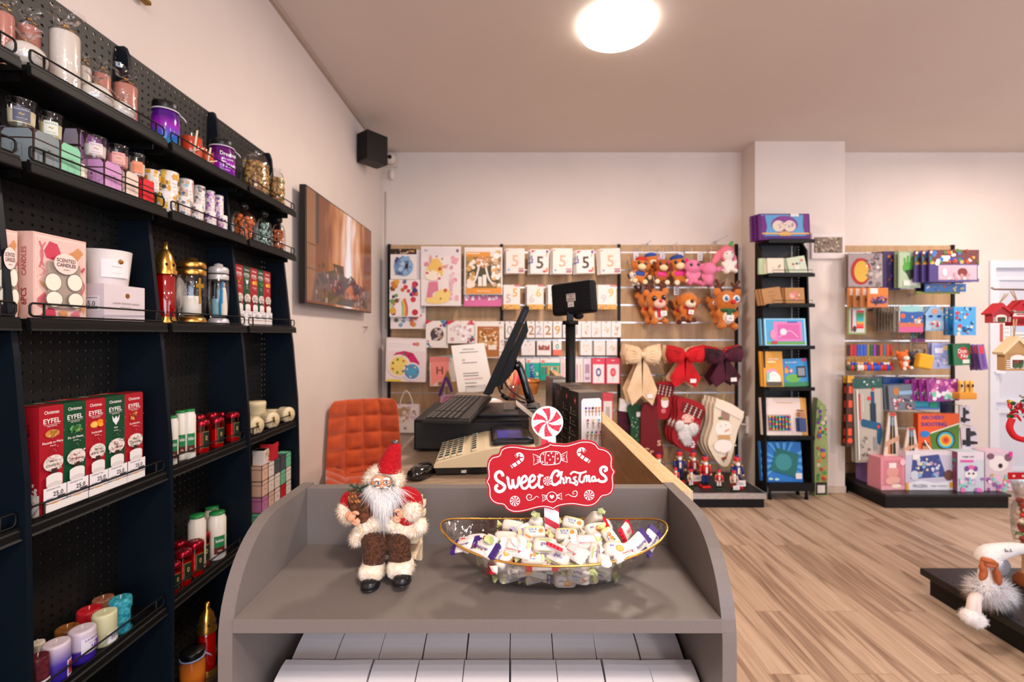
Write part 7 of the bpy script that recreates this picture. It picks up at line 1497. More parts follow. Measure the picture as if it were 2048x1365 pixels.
# nutcrackers
def nut(x, y0, y1, Yb_, label, coat_, hat_, pants, base_, tag_=False):
    h = (y1-y0)/FPX*Yb_; t = thing('nutcracker', label, 'nutcracker', ((x-CX)/FPX*Yb_, Yb_, .1085), R(rn.uniform(-15, 15)), 'wooden nutcracker figures'); s = h
    P = lambda nm, f: (lambda m: (f(m), m.build(nm, t)))(MB())
    P('base', lambda m: m.box((-.14*s, -.12*s, 0), (.14*s, .12*s, .06*s), base_, .003))
    for q in (-1, 1):
        P('leg', lambda m: (m.lathe([(.050*s, .06*s), (.052*s, .16*s)], '14100e:.3', 10, (q*.058*s, 0, 0)), m.lathe([(.045*s, .16*s), (.050*s, .42*s)], pants, 10, (q*.058*s, 0, 0))))
        P('arm', lambda m: (m.tube([(q*.14*s, 0, .66*s), (q*.17*s, -.01*s, .52*s), (q*.16*s, -.05*s, .42*s)], [.040*s, .038*s, .032*s], coat_, 10), m.ell((q*.16*s, -.06*s, .40*s), .034*s, 'e0a890:.5'), m.ell((q*.14*s, 0, .68*s), (.055*s, .05*s, .03*s), 'gold')))
    P('torso', lambda m: (m.lathe([(.10*s, .40*s), (.085*s, .48*s), (.12*s, .66*s), (.09*s, .70*s)], coat_, 14), m.box((-.03*s, -.115*s, .46*s), (.03*s, -.09*s, .66*s), 'e8dcd0:.5'), m.lathe([(.095*s, .46*s), (.098*s, .49*s)], '1a1410:.4', 14)))
    P('head', lambda m: (m.lathe([(.06*s, .70*s), (.085*s, .73*s), (.085*s, .82*s)], 'e0b098:.5', 14), m.ell((0, -.06*s, .735*s), (.06*s, .05*s, .07*s), 'f0ebe6:.8'), m.ell((-.03*s, -.083*s, .79*s), .011*s, '1a1210'), m.ell((.03*s, -.083*s, .79*s), .011*s, '1a1210'), m.ell((0, .03*s, .78*s), (.10*s, .07*s, .08*s), 'e8e2dc:.9')))
    P('hat', lambda m: (m.lathe([(.095*s, .82*s), (.10*s, .84*s), (.088*s, .94*s), (.0, .955*s)], hat_, 14), m.ell((0, 0, .965*s), (.05*s, .05*s, .035*s), '1a2a78:.4'), m.lathe([(.102*s, .825*s), (.102*s, .845*s)], 'gold', 14)))
    if tag_: P('price_tag', lambda m: m.box((-.10*s, -.16*s, .10*s), (.18*s, -.155*s, .28*s), 'e4dcd8:.4').art((-.10*s, -.16*s, .10*s), (1,0,0), (0,0,1), .28*s, .18*s, [('r', .2, .3, .8, .45, '8a8280'), ('r', .3, .6, .7, .7, '8a8280')]))
BLU, REDN = '1c2a6a:.4', 'b81a20:.4'
nut(1317, 903, 966, 3.56, 'tall nutcracker with red hat, leftmost, half hidden by the desk screen', BLU, 'c01a22:.4', BLU, 'c81a1e:.4'); nut(1359, 901, 966, 3.60, 'tall blue-coated nutcracker on a red base, second from the left', BLU, 'c01a22:.4', BLU, 'c81a1e:.4'); nut(1386, 902, 967, 3.58, 'tall nutcracker with a white price tag, in the middle', '8a1a20:.4', 'c01a22:.4', BLU, 'c81a1e:.4', True)
nut(1410, 910, 975, 3.48, 'tall blue and red nutcracker holding a staff, frontmost of the tall ones', 'b82024:.4', 'c01a22:.4', '1c2a6a:.4', 'd01a1e:.4'); nut(1474, 911, 977, 3.46, 'tall nutcracker at the right end with a price tag', BLU, 'c01a22:.4', BLU, 'd01a1e:.4', True)
nut(1351, 934, 974, 3.50, 'small red nutcracker behind the plywood screen edge', 'c83a34:.4', 'c01a22:.4', 'e0d4cc:.5', '1a3a22:.5'); nut(1382, 934, 974, 3.46, 'small nutcracker in cream trousers left of centre', 'c8a890:.5', 'c01a22:.4', 'e0d4cc:.5', '1a3a22:.5'); nut(1438, 936, 977, 3.44, 'small nutcracker standing alone in the gap', 'c83a34:.4', 'c01a22:.4', 'e0d4cc:.5', '1a3a22:.5'); nut(1468, 940, 983, 3.40, 'small nutcracker with a large price tag, frontmost at the right', 'c8a890:.5', 'c01a22:.4', '8a3a30:.4', '1a3a22:.5', True)
# ================= NARROW BOOK STAND AT THE PILLAR =================
XL_, XR_, YBK, YFR = 1.894, 2.252, 3.668, 3.50
t = thing('book_stand', 'narrow black metal shelf stand in front of the white pillar', 'shelf stand', (XL_, YBK, 0)); lo = Vector((XL_, YBK, 0))
def bs(name, f, par=None):
    m = MB(); m.T = Matrix.Translation(-lo); f(m); return m.build(name, par or t)
bs('back_panel', lambda m: m.box((XL_, YBK, .06), (XR_, YBK+.003, 1.97), 'pegx'))
for x in (XL_, XR_-.012): bs('side_panel', lambda m: m.prism([(0, .06), (-(YBK-YFR)+.01, .06), (-(YBK-YFR)+.02, .5), (-.12, 1.2), (-.09, 1.9), (-.03, 1.97), (0, 1.97)], (x, YBK, 0), (0,1,0), (0,0,1), (.012, 0, 0), 'black'))
bs('strip', lambda m: m.box((XR_-.075, YBK-.004, .1), (XR_-.066, YBK-.001, 1.95), 'a8a4a2:.4:.5'))
BZ = [CZ-(y-670)/265.7 for y in (479, 547, 608, 692, 775, 873, 967)]
for k, z in enumerate(BZ):
    s_ = bs('shelf', lambda m: m.box((XL_+.012, YFR+.005, z-.012), (XR_-.012, YBK-.002, z), 'black'))
    bs('price_rail', lambda m: m.box((XL_+.016, YFR-.004, z-(.06 if k == 6 else .026)), (XR_+.004, YFR+.006, z+.001), 'black'), s_).parent = s_
    if k in (1, 2): o = bs('guard_rail', lambda m: m.tube([(XL_+.05, YFR+.004, z+.004), (XR_-.01, YFR+.004, z+.004), (XR_-.01, YFR+.004, z+.026), (XL_+.05, YFR+.004, z+.026)], .002, 'black', 6, closed=True), s_)
for x in (XL_+.04, XR_-.04):
    for y in (YFR+.03, YBK-.03): bs('foot', lambda m: m.tube([(x, y, .07), (x, y, 0)], [.008, .014], 'black', 10))
def book(x0, y0, x1, y1, k, label, base, art_, th=.02, n=1, Y=3.53, name='book', cat='book', lean=-6, tilt=0, dx=-.012, group=None):
    z = BZ[k]; a = PX(x0, y1, Y); b = PX(x1, y0, Y); W_, H_ = b.x-a.x, b.z-a.z; m = MB(); m.box((-W_/2, 0, 0), (W_/2, th, H_), base); m.art((-W_/2, 0, 0), (1,0,0), (0,0,1), W_, H_, art_, .0006)
    o = one(m, name, label, cat, ((a.x+b.x)/2, Y, z+.0005), 0, group or 'books and boxes on the narrow stand', rot=(R(lean), R(tilt), 0))
    for i in range(1, n): dup(o, ((a.x+b.x)/2 + dx*i, Y+(th+.002)*i, z+.0005), rot=(R(lean), R(tilt), 0), label=label.split(',')[0] + ', ' + ordn[i] + ' from the front')
book(1519, 420, 1621, 473, 0, 'purple and blue boxed game on top of the stand', '5a1c6a:.3', [('r', .05, .06, .97, .96, '5a9ac8'), ('p', [(.05, .06), (.05, .9), (.12, .96), (.16, .5), (.12, .2)], '6a2478'), ('p', [(.97, .06), (.97, .96), (.88, .96), (.86, .5), (.9, .2)], '6a2478'), ('e', .5, .58, .26, .34, '7a3a88'), ('e', .38, .52, .12, .22, 'd8c8b8'), ('e', .60, .52, .12, .22, 'd8c8b8'), ('e', .5, .2, .12, .12, 'c8a050'), ('r', .05, .2, .97, .26, 'd8a860'), ('r', .05, .04, .97, .14, '4a2070'), ('r', .62, .88, .78, .99, 'e0d8d8'), ('n', .3, .4, .7, .7, 18, .02, ['a88ab0', 'e8d8c8'], 3)], th=.03, n=3, Y=3.515, name='game_box', cat='game', lean=-4)
book(1518, 514, 1530, 546, 1, 'pale green spine book at the left of the second shelf', 'b8c8a0:.5', [], Y=3.56, n=2, dx=.03, lean=0); book(1536, 513, 1569, 545, 1, 'cream greeting card with small brown drawing', 'e2d6c0:.5', [('n', .6, .4, .8, .6, 6, .08, ['8a6a50', 'c8a070'], 2), ('e', .3, .4, .03, None, 'c86a50')], Y=3.53, n=2)
book(1563, 516, 1582, 545, 1, 'white and pink card between the cream and green ones', 'e0d0d0:.5', [('n', .1, .1, .9, .9, 12, .1, ['d8b8c0', 'e8dcdc'], 2)], Y=3.57, tilt=-8); book(1580, 510, 1616, 545, 1, 'pale green card with balloons, leaning right', 'c8d4b8:.5', [('e', .3, .6, .07, None, 'c83048'), ('e', .5, .6, .06, None, '3a3430'), ('e', .65, .6, .06, None, '8ab0c8'), ('e', .8, .75, .08, None, 'd86a78'), ('e', .45, .35, .14, None, 'e8dcd0')], Y=3.53, tilt=-9, n=2)
book(1529, 574, 1566, 607, 2, 'kraft paper envelope card with lines of writing', 'b08050:.6', [('t', 'Thank you', .5, .75, .08, '6a4020', .5), ('r', .3, .5, .7, .52, '6a4020'), ('t', 'for you', .5, .35, .07, '6a4020', .3)], Y=3.53, n=3, tilt=-8); book(1572, 574, 1610, 607, 2, 'kraft paper card with pink paper hearts', 'b4824e:.6', [('e', .35, .5, .14, None, 'e8a8a0'), ('e', .5, .65, .12, None, 'd87a80'), ('e', .55, .3, .10, None, 'd87a80'), ('e', .7, .55, .05, None, 'e8c8a0')], Y=3.53, n=3)
book(1530, 635, 1614, 690, 3, 'blue framed toy tablet box with a pink screen', '5ab0dc:.3', [('r', .02, .02, .98, .98, 'd0e4f0'), ('r', .04, .04, .96, .96, '4aa8d8'), ('r', .04, .04, .96, .14, '6aa850'), ('r', .22, .16, .90, .88, 'd880b8'), ('r', .32, .24, .84, .78, 'cf62a8'), ('l', [(.34, .30), (.58, .55), (.80, .30)], .02, 'e8b8d8'), ('e', .45, .50, .08, None, 'f0e0e8'), ('r', .56, .84, .8, .88, '5a40b0'), ('e', .2, .4, .07, .18, 'e890b8'), ('r', .16, .06, .30, .16, 'c03848')], th=.03, Y=3.525, name='toy_tablet_box', cat='toy box', n=2)
book(1529, 700, 1568, 771, 4, 'yellow book with a white and pink unicorn', 'e0a03a:.4', [('e', .5, .22, .36, .2, 'f0ece8'), ('e', .42, .38, .30, .13, 'e8a0b8'), ('e', .50, .32, .22, .11, 'f4f0ec'), ('e', .44, .34, .02, None, '1a1210'), ('e', .60, .32, .02, None, '1a1210'), ('p', [(.10, .10), (.14, .40), (.3, .42), (.26, .2)], '8ac8c0'), ('t', 'UNICORN', .5, .78, .05, 'f4e8d8', .7), ('e', .4, .7, .25, .03, 'f0d8a0'), ('r', .1, .02, .9, .14, '5a5040')], Y=3.525, n=2); book(1567, 712, 1619, 768, 4, 'blue boxed toy tablet with a plane drawing', '3a90d0:.4', [('r', 0, .0, 1, .16, '3a8a5a'), ('e', .4, .3, .3, .15, '6ab050'), ('t', 'My first tablet', .38, .86, .07, 'e8f0f8', .55), ('n', .08, .5, .4, .75, 10, .08, ['d04048', 'e8e0dc', 'e0a040'], 3), ('r', .56, .32, .9, .72, '2a2c30'), ('r', .60, .38, .86, .66, '8a9098'), ('r', .78, .9, .96, .98, 'c83048')], Y=3.545, tilt=-2, name='toy_tablet_box', cat='toy box')
book(1530, 795, 1616, 869, 5, 'learning board box with rows of coloured buttons', 'e8d8c8:.4', [('r', .0, .03, .97, .97, 'ead8d0'), ('r', .86, .0, 1, 1, 'd8a050'), ('t', 'Sound learning book', .5, .87, .05, 'e0a040', .7), ('r', .06, .1, .62, .56, 'c8b0a8'), ('r', .09, .13, .59, .52, '3a3a40')] + [('e', .13+.07*i, .17+.065*j, .025, None, ['c83040', '3a7ac0', '4aa850', 'd8b040', '8a4ab0', '3ab0a8', 'e07a30'][(i*3+j*2) % 7]) for i in range(7) for j in range(6)] + [('r', .36, .2, .72, .72, '5a8ac8'), ('r', .40, .24, .68, .68, 'dce4ec')][:0] + [('e', .84, .55, .06, None, 'b07a58'), ('r', .76, .1, .92, .46, '3a4a7a'), ('e', .84, .66, .05, .02, '7a5a3a')], Y=3.53, name='learning_box', cat='toy box', n=2)
rays = [('r', 0, 0, 1, 1, '2a78c8')] + [('p', [(.5, .5), (.5+.9*math.cos(a), .5+.9*math.sin(a)), (.5+.9*math.cos(a+.14), .5+.9*math.sin(a+.14))], '4aa0e0') for a in []] + [('p', [(.5, .5), (1, .1+.2*i), (1, .2+.2*i)], '52a4e2') for i in range(4)] + [('p', [(.5, .5), (0, .1+.2*i), (0, .2+.2*i)], '52a4e2') for i in range(4)] + [('p', [(.5, .5), (.1+.2*i, 1), (.2+.2*i, 1)], '52a4e2') for i in range(4)] + [('p', [(.14, .30), (.34, .86), (.92, .70), (.80, .12)], '1f6a68'), ('e', .5, .5, .22, None, '3a8a90'), ('r', .80, .08, .96, .22, 'e8dcdc'), ('e', .14, .08, .06, .03, 'b8e0d8'), ('e', .3, .07, .06, .03, 'b8e0d8')]
book(1530, 889, 1606, 967, 6, 'bright blue boxed craft kit with light rays on the lowest shelf', '2a78c8:.3', rays, Y=3.53, name='craft_box', cat='toy box', n=2, th=.026)
m = MB(); a = PX(1630, 990, 3.60); pts = [(0, 0), (.10, .0), (.105, .35), (.085, .70), (.02, .76), (-.005, .4)]; m.prism(pts, (0, 0, 0), (1,0,0), (0,0,1), (0, .05, 0), '8a9a60:.3'); m.art((0, 0, 0), (1,0,0), (0,0,1), .1, .76, [('r', .05, .01, .95, .14, '2a1c18'), ('r', .2, .03, .8, .11, 'd8d0c8'), ('n', .1, .15, .95, .92, 60, .22, ['4a8a3a', '3a5aa0', 'b03a30', 'c8b898', '6a3a88', 'd87a30', '9ab060', '2a6a48'], 5)]); one(m, 'wrapped_kite_set', 'tall bright packet leaning between the book stand and the pillar', 'packet', (a.x, 3.60, .0005), R(3))
t = thing('wall_fuse_box', 'white wall box with a brown mesh window on the pillar', 'fuse box', PX(1653, 519, 3.682)); W_ = 66/FPX*3.68; H_ = 52/FPX*3.68
m = MB(); m.box((-W_/2, -.02, 0), (W_/2, .002, H_), 'ddd0cc:.4', .006); m.build('cover', t)
m = MB(); m.box((-W_/2+.02, -.024, .05), (W_/2-.02, -.019, H_-.035), '7a6656:.4', .002); m.art((-W_/2+.02, -.024, .05), (1,0,0), (0,0,1), W_-.04, H_-.085, [('n', .02, .05, .98, .95, 60, .05, ['9a8672', '5a4638', 'b8a890'], 3)]); m.build('window', t)
# ================= TOY WALL BY THE DOOR =================
def toy(x0, y0, x1, y1, label, art_, base, Y=3.60, n=1, **k): return pack(x0, y0, x1, y1, Y, label, art_, base=base, n=n, bay=B4 if (k.pop('hk', True), x0+x1)[1] < 3880 else None, name=k.pop('name', 'toy_blister_pack'), cat=k.pop('cat', 'toy pack'), group=k.pop('group', 'hanging toy packs'), **k)
toy(1697, 507, 1765, 574, 'clear pack with a red and gold oval toy, leftmost in the top row', [('n', .5, .05, .98, .95, 30, .08, ['b8a8a0', '7a6a68', 'd8ccc8', '4a4248'], 3), ('e', .36, .46, .30, .40, 'a8141c'), ('e', .38, .46, .22, .32, 'c89a3a:.3:.5'), ('r', .22, .78, .5, .84, 'a8141c')], '9a8a88:.25', n=2)
toy(1766, 503, 1800, 580, 'dark violet hanging card with orange spots behind the green hand', [('r', 0, 0, 1, 1, '3a2a5a'), ('n', .1, .1, .9, .9, 14, .12, ['8a3a28', '5a4a88', '2a2040', 'b86a30'], 2)], '3a2a5a:.3', Y=3.64, n=4, dx=-.02)
toy(1797, 503, 1841, 576, 'clear card with a green rubber hand toy', [('r', .06, .04, .94, .96, 'a8b898'), ('e', .42, .55, .24, .16, '4a9a3a'), ('l', [(.30, .6), (.26, .82)], .09, '4a9a3a'), ('l', [(.42, .62), (.42, .88)], .09, '4a9a3a'), ('l', [(.54, .6), (.60, .84)], .09, '4a9a3a'), ('l', [(.60, .5), (.78, .62)], .09, '4a9a3a'), ('p', [(.3, .48), (.5, .5), (.8, .5), (.7, .3), (.5, .22)], '24301e'), ('r', .2, .06, .84, .2, 'd0d4c8'), ('e', .78, .9, .18, .07, 'e8e4e0')], '98a888:.25', Y=3.58, n=2)
toy(1840, 508, 1862, 585, 'dark blue toy card right of the green hand', [('r', 0, .7, 1, 1, '2a6a98'), ('n', .1, .1, .9, .6, 10, .2, ['5a3a30', '2a2a50', 'a86a3a'], 2)], '2a2a58:.3', Y=3.68, n=2)
toy(1858, 500, 1958, 564, 'wide purple blister pack with a brown dome toy, top right', [('r', 0, .55, 1, 1, '6a3a38'), ('n', 0, .58, 1, .98, 40, .05, ['c84a30', 'd8a850', '3a70b8', 'e8dcd0', '8a3a28', '4a7a3a'], 3), ('r', .25, .64, .42, .82, 'e8dcd8'), ('r', .42, .64, .68, .76, '1a4a9a'), ('r', 0, .0, .2, .55, '4a3a78'), ('r', .18, .06, .95, .52, 'c0a8b8'), ('e', .66, .30, .10, .13, '7a3428'), ('n', .22, .08, .9, .25, 18, .04, ['e0ccd0', 'b88a90'], 4), ('e', .30, .3, .05, .12, 'd8d0d8'), ('r', .96, .1, 1, .5, 'd8c8cc')], '5a4488:.3', Y=3.50, n=5, dx=-.03, hk=False)
toy(1850, 568, 1932, 584, 'blue and yellow flat toy pack under the purple blister pack', [('n', .02, .1, .98, .9, 24, .04, ['e0c060', '3a80c0', 'd8e0e8', 'c86a40'], 3)], '2a6ab0:.3', Y=3.60, hk=False); toy(1832, 583, 1920, 588, 'thin green edged card below the blue flat pack', [], '8a9a3a:.4', Y=3.62, hk=False)
toy(1735, 576, 1776, 615, 'orange card with a small dark toy car, frontmost', [('r', 0, .62, 1, 1, 'e0782a'), ('r', .12, .7, .5, .98, 'e8ddd4'), ('e', .5, .3, .36, .12, '3a2440'), ('n', .2, .1, .95, .55, 18, .08, ['5a3a88', '2a1c28', 'c8a890', '8a5a90'], 3)], 'c86a24:.3', Y=3.46, n=1, hk=False)
for k, x in enumerate((1722, 1708, 1696)): toy(x, 576, x+32, 615, 'orange toy car card, ' + ['second', 'third', 'rearmost'][k] + ' of the row behind the front card', [('r', 0, .62, 1, 1, 'e0782a'), ('r', .12, .6, .5, .95, 'e8ddd4'), ('n', .1, .05, .9, .5, 8, .12, ['4a3430', '8a6a50'], k)], 'd0905a:.3', Y=3.50+.05*k, hk=False)
toy(1696, 616, 1732, 669, 'green-edged card with a rainbow coil spring', [('r', .08, .06, .92, .98, 'c8ccc8'), ('r', .15, .1, .25, .95, 'a03830'), ('e', .36, .2, .1, .12, '3a3020')] + [('r', .46, .22+.085*i, .86, .30+.085*i, ['e01828', 'f0583a', 'e8a030', '3ab0a8', '2a98a0', '2a8a58', '3a7a48', 'c03030'][i]) for i in range(8)], '8a9a50:.3', Y=3.62, hk=False)
toy(1798, 612, 1846, 665, 'clear bag with a blue underwater picture and pink sand', [('r', 0, 0, 1, .22, 'c8588a'), ('r', 0, .2, 1, .42, 'c86a4a'), ('r', .05, .36, 1, .78, '2a58a0'), ('e', .5, .88, .5, .12, '8ac0c0'), ('e', .15, .62, .10, None, 'e05a30'), ('r', .62, .34, .88, .5, 'e0d8d0'), ('n', .3, .3, .95, .6, 12, .06, ['e0a050', 'c8805a', '8ab0c8'], 2)], 'b8b8b0:.25', Y=3.48, hk=False)
for k in range(7): toy(1788-k*6, 613, 1828-k*6, 664, 'clear silvery bag, ' + ordn[k+1] + ' of the fanned row behind the underwater picture bag', [('n', .02, .02, .4, .98, 14, .09, ['8a8478', 'b8b0a4', '6a6458', 'd8d0c8', 'a0907a'], k+2)], 'a09a90:.25', Y=3.51+.04*k, hk=False)
toy(1849, 612, 1890, 662, 'blue house-shaped toy pack', [('r', .08, .05, .92, .4, 'a8c8e0'), ('e', .5, .78, .16, .12, 'c89a80'), ('e', .3, .58, .11, .05, '1a3a88'), ('e', .7, .58, .11, .05, '1a3a88'), ('n', .25, .1, .75, .4, 16, .08, ['c83038', 'e8e0dc', '3a2a28', 'e0a0a0'], 3)], '88b4dc:.3', outline=[(.04, 0), (.96, 0), (.92, .6), (1, .64), (.7, .96), (.5, 1), (.3, .96), (0, .64), (.08, .6)], Y=3.52, n=2)
toy(1908, 614, 1952, 671, 'bright blue toy card, frontmost at the right edge of the toy wall', [('n', .05, .05, .95, .95, 40, .09, ['1a6ab0', '58b0e0', 'c83038', 'e8d0b8', '2a3048', '88c8e8'], 3)], '3a98d8:.3', Y=3.42, hk=False)
for k, x in enumerate((1898, 1889)): toy(x, 615, x+30, 671, 'blue toy card, ' + ['middle', 'rear'][k] + ' of the row at the right edge of the toy wall', [('n', .05, .05, .9, .95, 22, .12, ['1a5a98', '58a8d8', '8a4a40', 'e8d0b8'], k)], '2a80c0:.3', Y=3.50+.08*k, hk=False)
toy(1822, 660, 1850, 684, 'small dark teal and pink card hanging low', [('r', 0, 0, 1, .25, '8a3a78'), ('r', .3, .25, 1, .9, '2a2024')], '2a5a58:.3', Y=3.7, hk=False)
# key rings
kc = ['2a1c18', 'c02830', 'b02028', '2a50b0', '2a60c0', '2a50c8', '8a7a30', '1a5a3a', '8a2a98', '3a2a28', 'd0502a', '4a7a90', 'e0502a', 'c03a2a']
for k, c in enumerate(kc):
    x = 1697 + k*6.6; p = PX(x, 690, 3.56); t = thing('key_ring', 'key ring with a ' + ['black', 'red', 'dark red', 'blue', 'bright blue', 'royal blue', 'olive', 'dark green', 'purple', 'brown', 'orange', 'grey-blue', 'vermilion', 'rust red'][k] + ' strap, ' + (ordn + ['tenth', 'eleventh', 'twelfth', 'thirteenth', 'last'])[k] + ' in the row', 'key ring', p, 0, 'key rings on a rail'); rr = random.Random(k)
    m = MB(); m.box((-.010, 0, -.085), (.010, .006, 0), c+':.5'); m.build('strap', t)
    m = MB(); [m.tube([(.010*math.cos(a)+rr.uniform(-.004, .004), .003, -.10-.018*j+.010*math.sin(a)) for a in [i*math.pi/4 for i in range(8)]], .0026, 'gold', 5, closed=True) for j in range(3)]; m.build('chain', t)
    m = MB(); m.ell((0, 0, -.175), (.018, .014, .026), rr.choice(('1a50b8', 'c02828', 'd8d0c8', '2a4a30', 'd05a2a', '6a3a88', '3aa0a8'))+':.4'); m.ell((0, 0, -.145), .012, rr.choice(('d8a888', 'e8e0dc', 'c02828', '1a50b8'))+':.4'); m.build('charm', t)
def plush4(x, y0, y1, Y, label, col, opt, tilt=0):
    global bay3, lo3; b_, l_ = bay3, lo3; bay3, lo3 = bay4, lo4; plush(x, y0, y1, Y, label, col, opt, tilt=tilt); bay3, lo3 = b_, l_
plush4(1803, 700, 741, 3.50, 'orange and white plush fox hanging by a red strap', 'd8682a:.9', dict(ear='round', muz='e8dcd0:.9', paw='e8d8c8:.9', belly='e8dcd0:.9', loop='c02028'), tilt=-8); plush4(1826, 700, 736, 3.58, 'dark grey plush toy beside the orange fox', '4a4850:.9', dict(ear='round', muz='8a8890:.9')); plush4(1838, 692, 728, 3.62, 'beige plush toy above the yellow cushion', 'c8b4a0:.9', dict(ear='flop'))
m = MB(); a = PX(1849, 722, 3.46); m.box((-.055, -.02, -.06), (.055, .03, .05), 'e0a82a:.8', .012); one(m, 'plush_cushion', 'small plain yellow square plush cushion', 'plush toy', a, 0, rot=(0, R(10), 0))
toy(1864, 686, 1900, 738, 'pale blue and lilac toy card right of the yellow cushion', [('r', .1, .55, .9, .9, '8a98d0'), ('e', .75, .8, .18, .1, 'd8b888'), ('r', .15, .6, .6, .8, 'dcd8e4'), ('n', .15, .08, .85, .5, 18, .08, ['c8c8d8', '9a8ab0', 'e0d8e0', '7a88b8'], 3)], '9aa0cc:.3', Y=3.5, n=2)
toy(1906, 688, 1940, 731, 'dark green card game pack with a red disc', [('e', .56, .55, .32, .30, 'c02430'), ('t', 'Don', .52, .66, .2, 'e8e4dc', .5), ('t', 'Nu', .62, .44, .2, 'e8e4dc', .4), ('r', .5, .08, .9, .26, 'e0dcd4')], '1a6a3a:.4', Y=3.46, hk=False, n=2, tilt=-3)
for k, x in enumerate((1934, 1944, 1954)): toy(x, 690, x+14, 741, 'purple card with a red-topped pen, ' + ['left', 'middle', 'right'][k] + ' of three', [('r', .2, .65, .8, .95, 'd83040'), ('r', .3, .1, .7, .65, '6a3a9a')], '7a5aa0:.4', Y=3.50-.04*k, hk=False, tilt=-10)
# lower row
for k, x in enumerate((1686, 1695)): toy(x, 752, x+13, 893, 'orange and black toy tool pack at the left edge, ' + ['nearer the pillar', 'beside the blaster pack'][k], [('r', 0, .9, 1, 1, 'd8a030')] + [('r', .2, .15+.2*i, .8, .25+.2*i, 'e0502a') for i in range(4)] + [('e', .5, .08, .4, .04, 'e0502a')], '4a2c24:.3', Y=3.60-.05*k, hk=False, tilt=1)
toy(1706, 757, 1764, 925, 'tall clear pack with a dark blue toy blaster', [('r', 0, .88, 1, 1, '24504a'), ('n', .1, .9, .9, .98, 12, .05, ['c8d0d0', '3a6a60'], 2), ('r', .08, .03, .92, .87, 'b0a89c'), ('r', .16, .5, .22, .82, 'b83a34'), ('l', [(.3, .82), (.3, .6)], .02, 'd8d4cc'), ('r', .58, .68, .70, .84, '1a4a70'), ('r', .54, .44, .74, .70, '1a3040'), ('p', [(.20, .48), (.26, .52), (.88, .46), (.94, .34), (.84, .20), (.72, .24), (.76, .38), (.24, .43)], '1a5478'), ('r', .62, .14, .74, .30, '8a8a88'), ('e', .52, .76, .06, .025, 'e0342a'), ('e', .80, .42, .05, .02, 'e0342a'), ('e', .66, .87, .04, .02, 'e0342a'), ('n', .16, .05, .5, .3, 20, .05, ['8a8278', 'd0c8bc', '6a6258'], 3), ('r', .08, .03, .12, .87, 'e0dcd4')], '9a948a:.25', Y=3.54, n=2, tilt=-2)
toy(1766, 756, 1830, 800, 'dark blue toy card with white print behind the figure packs', [('t', 'SUPER', .6, .55, .18, 'e0e4ec', .5), ('r', 0, 0, 1, .2, '14305a')], '1a3a78:.3', Y=3.62, n=3, dx=-.02, hk=False)
toy(1776, 770, 1828, 820, 'clear figure pack with small brown and blue figures', [('e', .3, .75, .12, .16, 'b8763a'), ('n', .1, .05, .9, .5, 30, .07, ['c8a0a0', 'b03a40', '5a4a58', 'd8c8c8', '3a3040'], 5), ('r', .4, .6, .9, .75, '8ab0d0')], '6a7480:.25', Y=3.52, n=3, dx=-.015, tilt=-4, hk=False)
toy(1853, 760, 1916, 803, 'purple card with pink and mint bead sets', [('n', .05, .45, .95, .95, 26, .09, ['e08ab8', 'c05a98', 'e8b8d0', '9a3a88'], 5), ('n', .05, .08, .95, .5, 24, .09, ['d8e4dc', '6ac0a8', 'e8dce4', '9ad0c0'], 6)], '8a2a88:.3', Y=3.46, n=4, dx=-.03, hk=False, tilt=-3)
toy(1828, 797, 1880, 820, 'turquoise and blue flat pack below the bead sets', [('r', .05, .3, .55, .8, '28a0b8'), ('r', .6, .2, .9, .8, '1a9a78'), ('r', 0, 0, 1, .15, '5a8ac8')], '1a6a98:.3', Y=3.54, hk=False); toy(1882, 802, 1904, 826, 'dark navy pack below the bead sets', [], '1a1c40:.3', Y=3.6, hk=False)
m = MB(); a = PX(1931, 799, 3.42); m.box((-.062, -.02, 0), (.068, .05, .05), 'd8902a:.5', .008)
for x in (-.03, .015, .05): m.lathe([(.014, .05), (.012, .10), (.016, .13), (0, .14)], 'e0b050:.5', 10, (x, .01, 0)); m.ell((x, -.004, .10), (.006, .008, .012), '3a2414:.4', n=8, k=6)
one(m, 'toy_stand', 'orange toy tray with small yellow and black figures, at the right end', 'toy', a)
for (x0, y0, x1, y1, lb, Yq) in ((1768, 826, 1801, 912, 'taller toy guitar in a pale A-shaped pack', 3.50), (1806, 856, 1839, 915, 'shorter toy guitar in a pale A-shaped pack', 3.46)):
    toy(x0, y0, x1, y1, lb, [('p', [(.34, .04), (.38, .92), (.62, .92), (.72, .04)], '2a2420'), ('p', [(.36, .7), (.40, .9), (.60, .9), (.64, .7)], '5a80a0'), ('p', [(.24, .04), (.32, .5), (.36, .5), (.38, .04)], 'c87a30'), ('r', .32, .93, .70, 1, 'c03a30'), ('p', [(.06, .20), (.08, .32), (.92, .48), (.9, .36)], 'c89a80'), ('l', [(.5, .02), (.5, .9)], .03, 'd8c8a0')], 'd8c8bc:.4', outline=[(0, 0), (1, 0), (.72, 1), (.30, 1)], Y=Yq, hk=False, name='toy_guitar_pack')
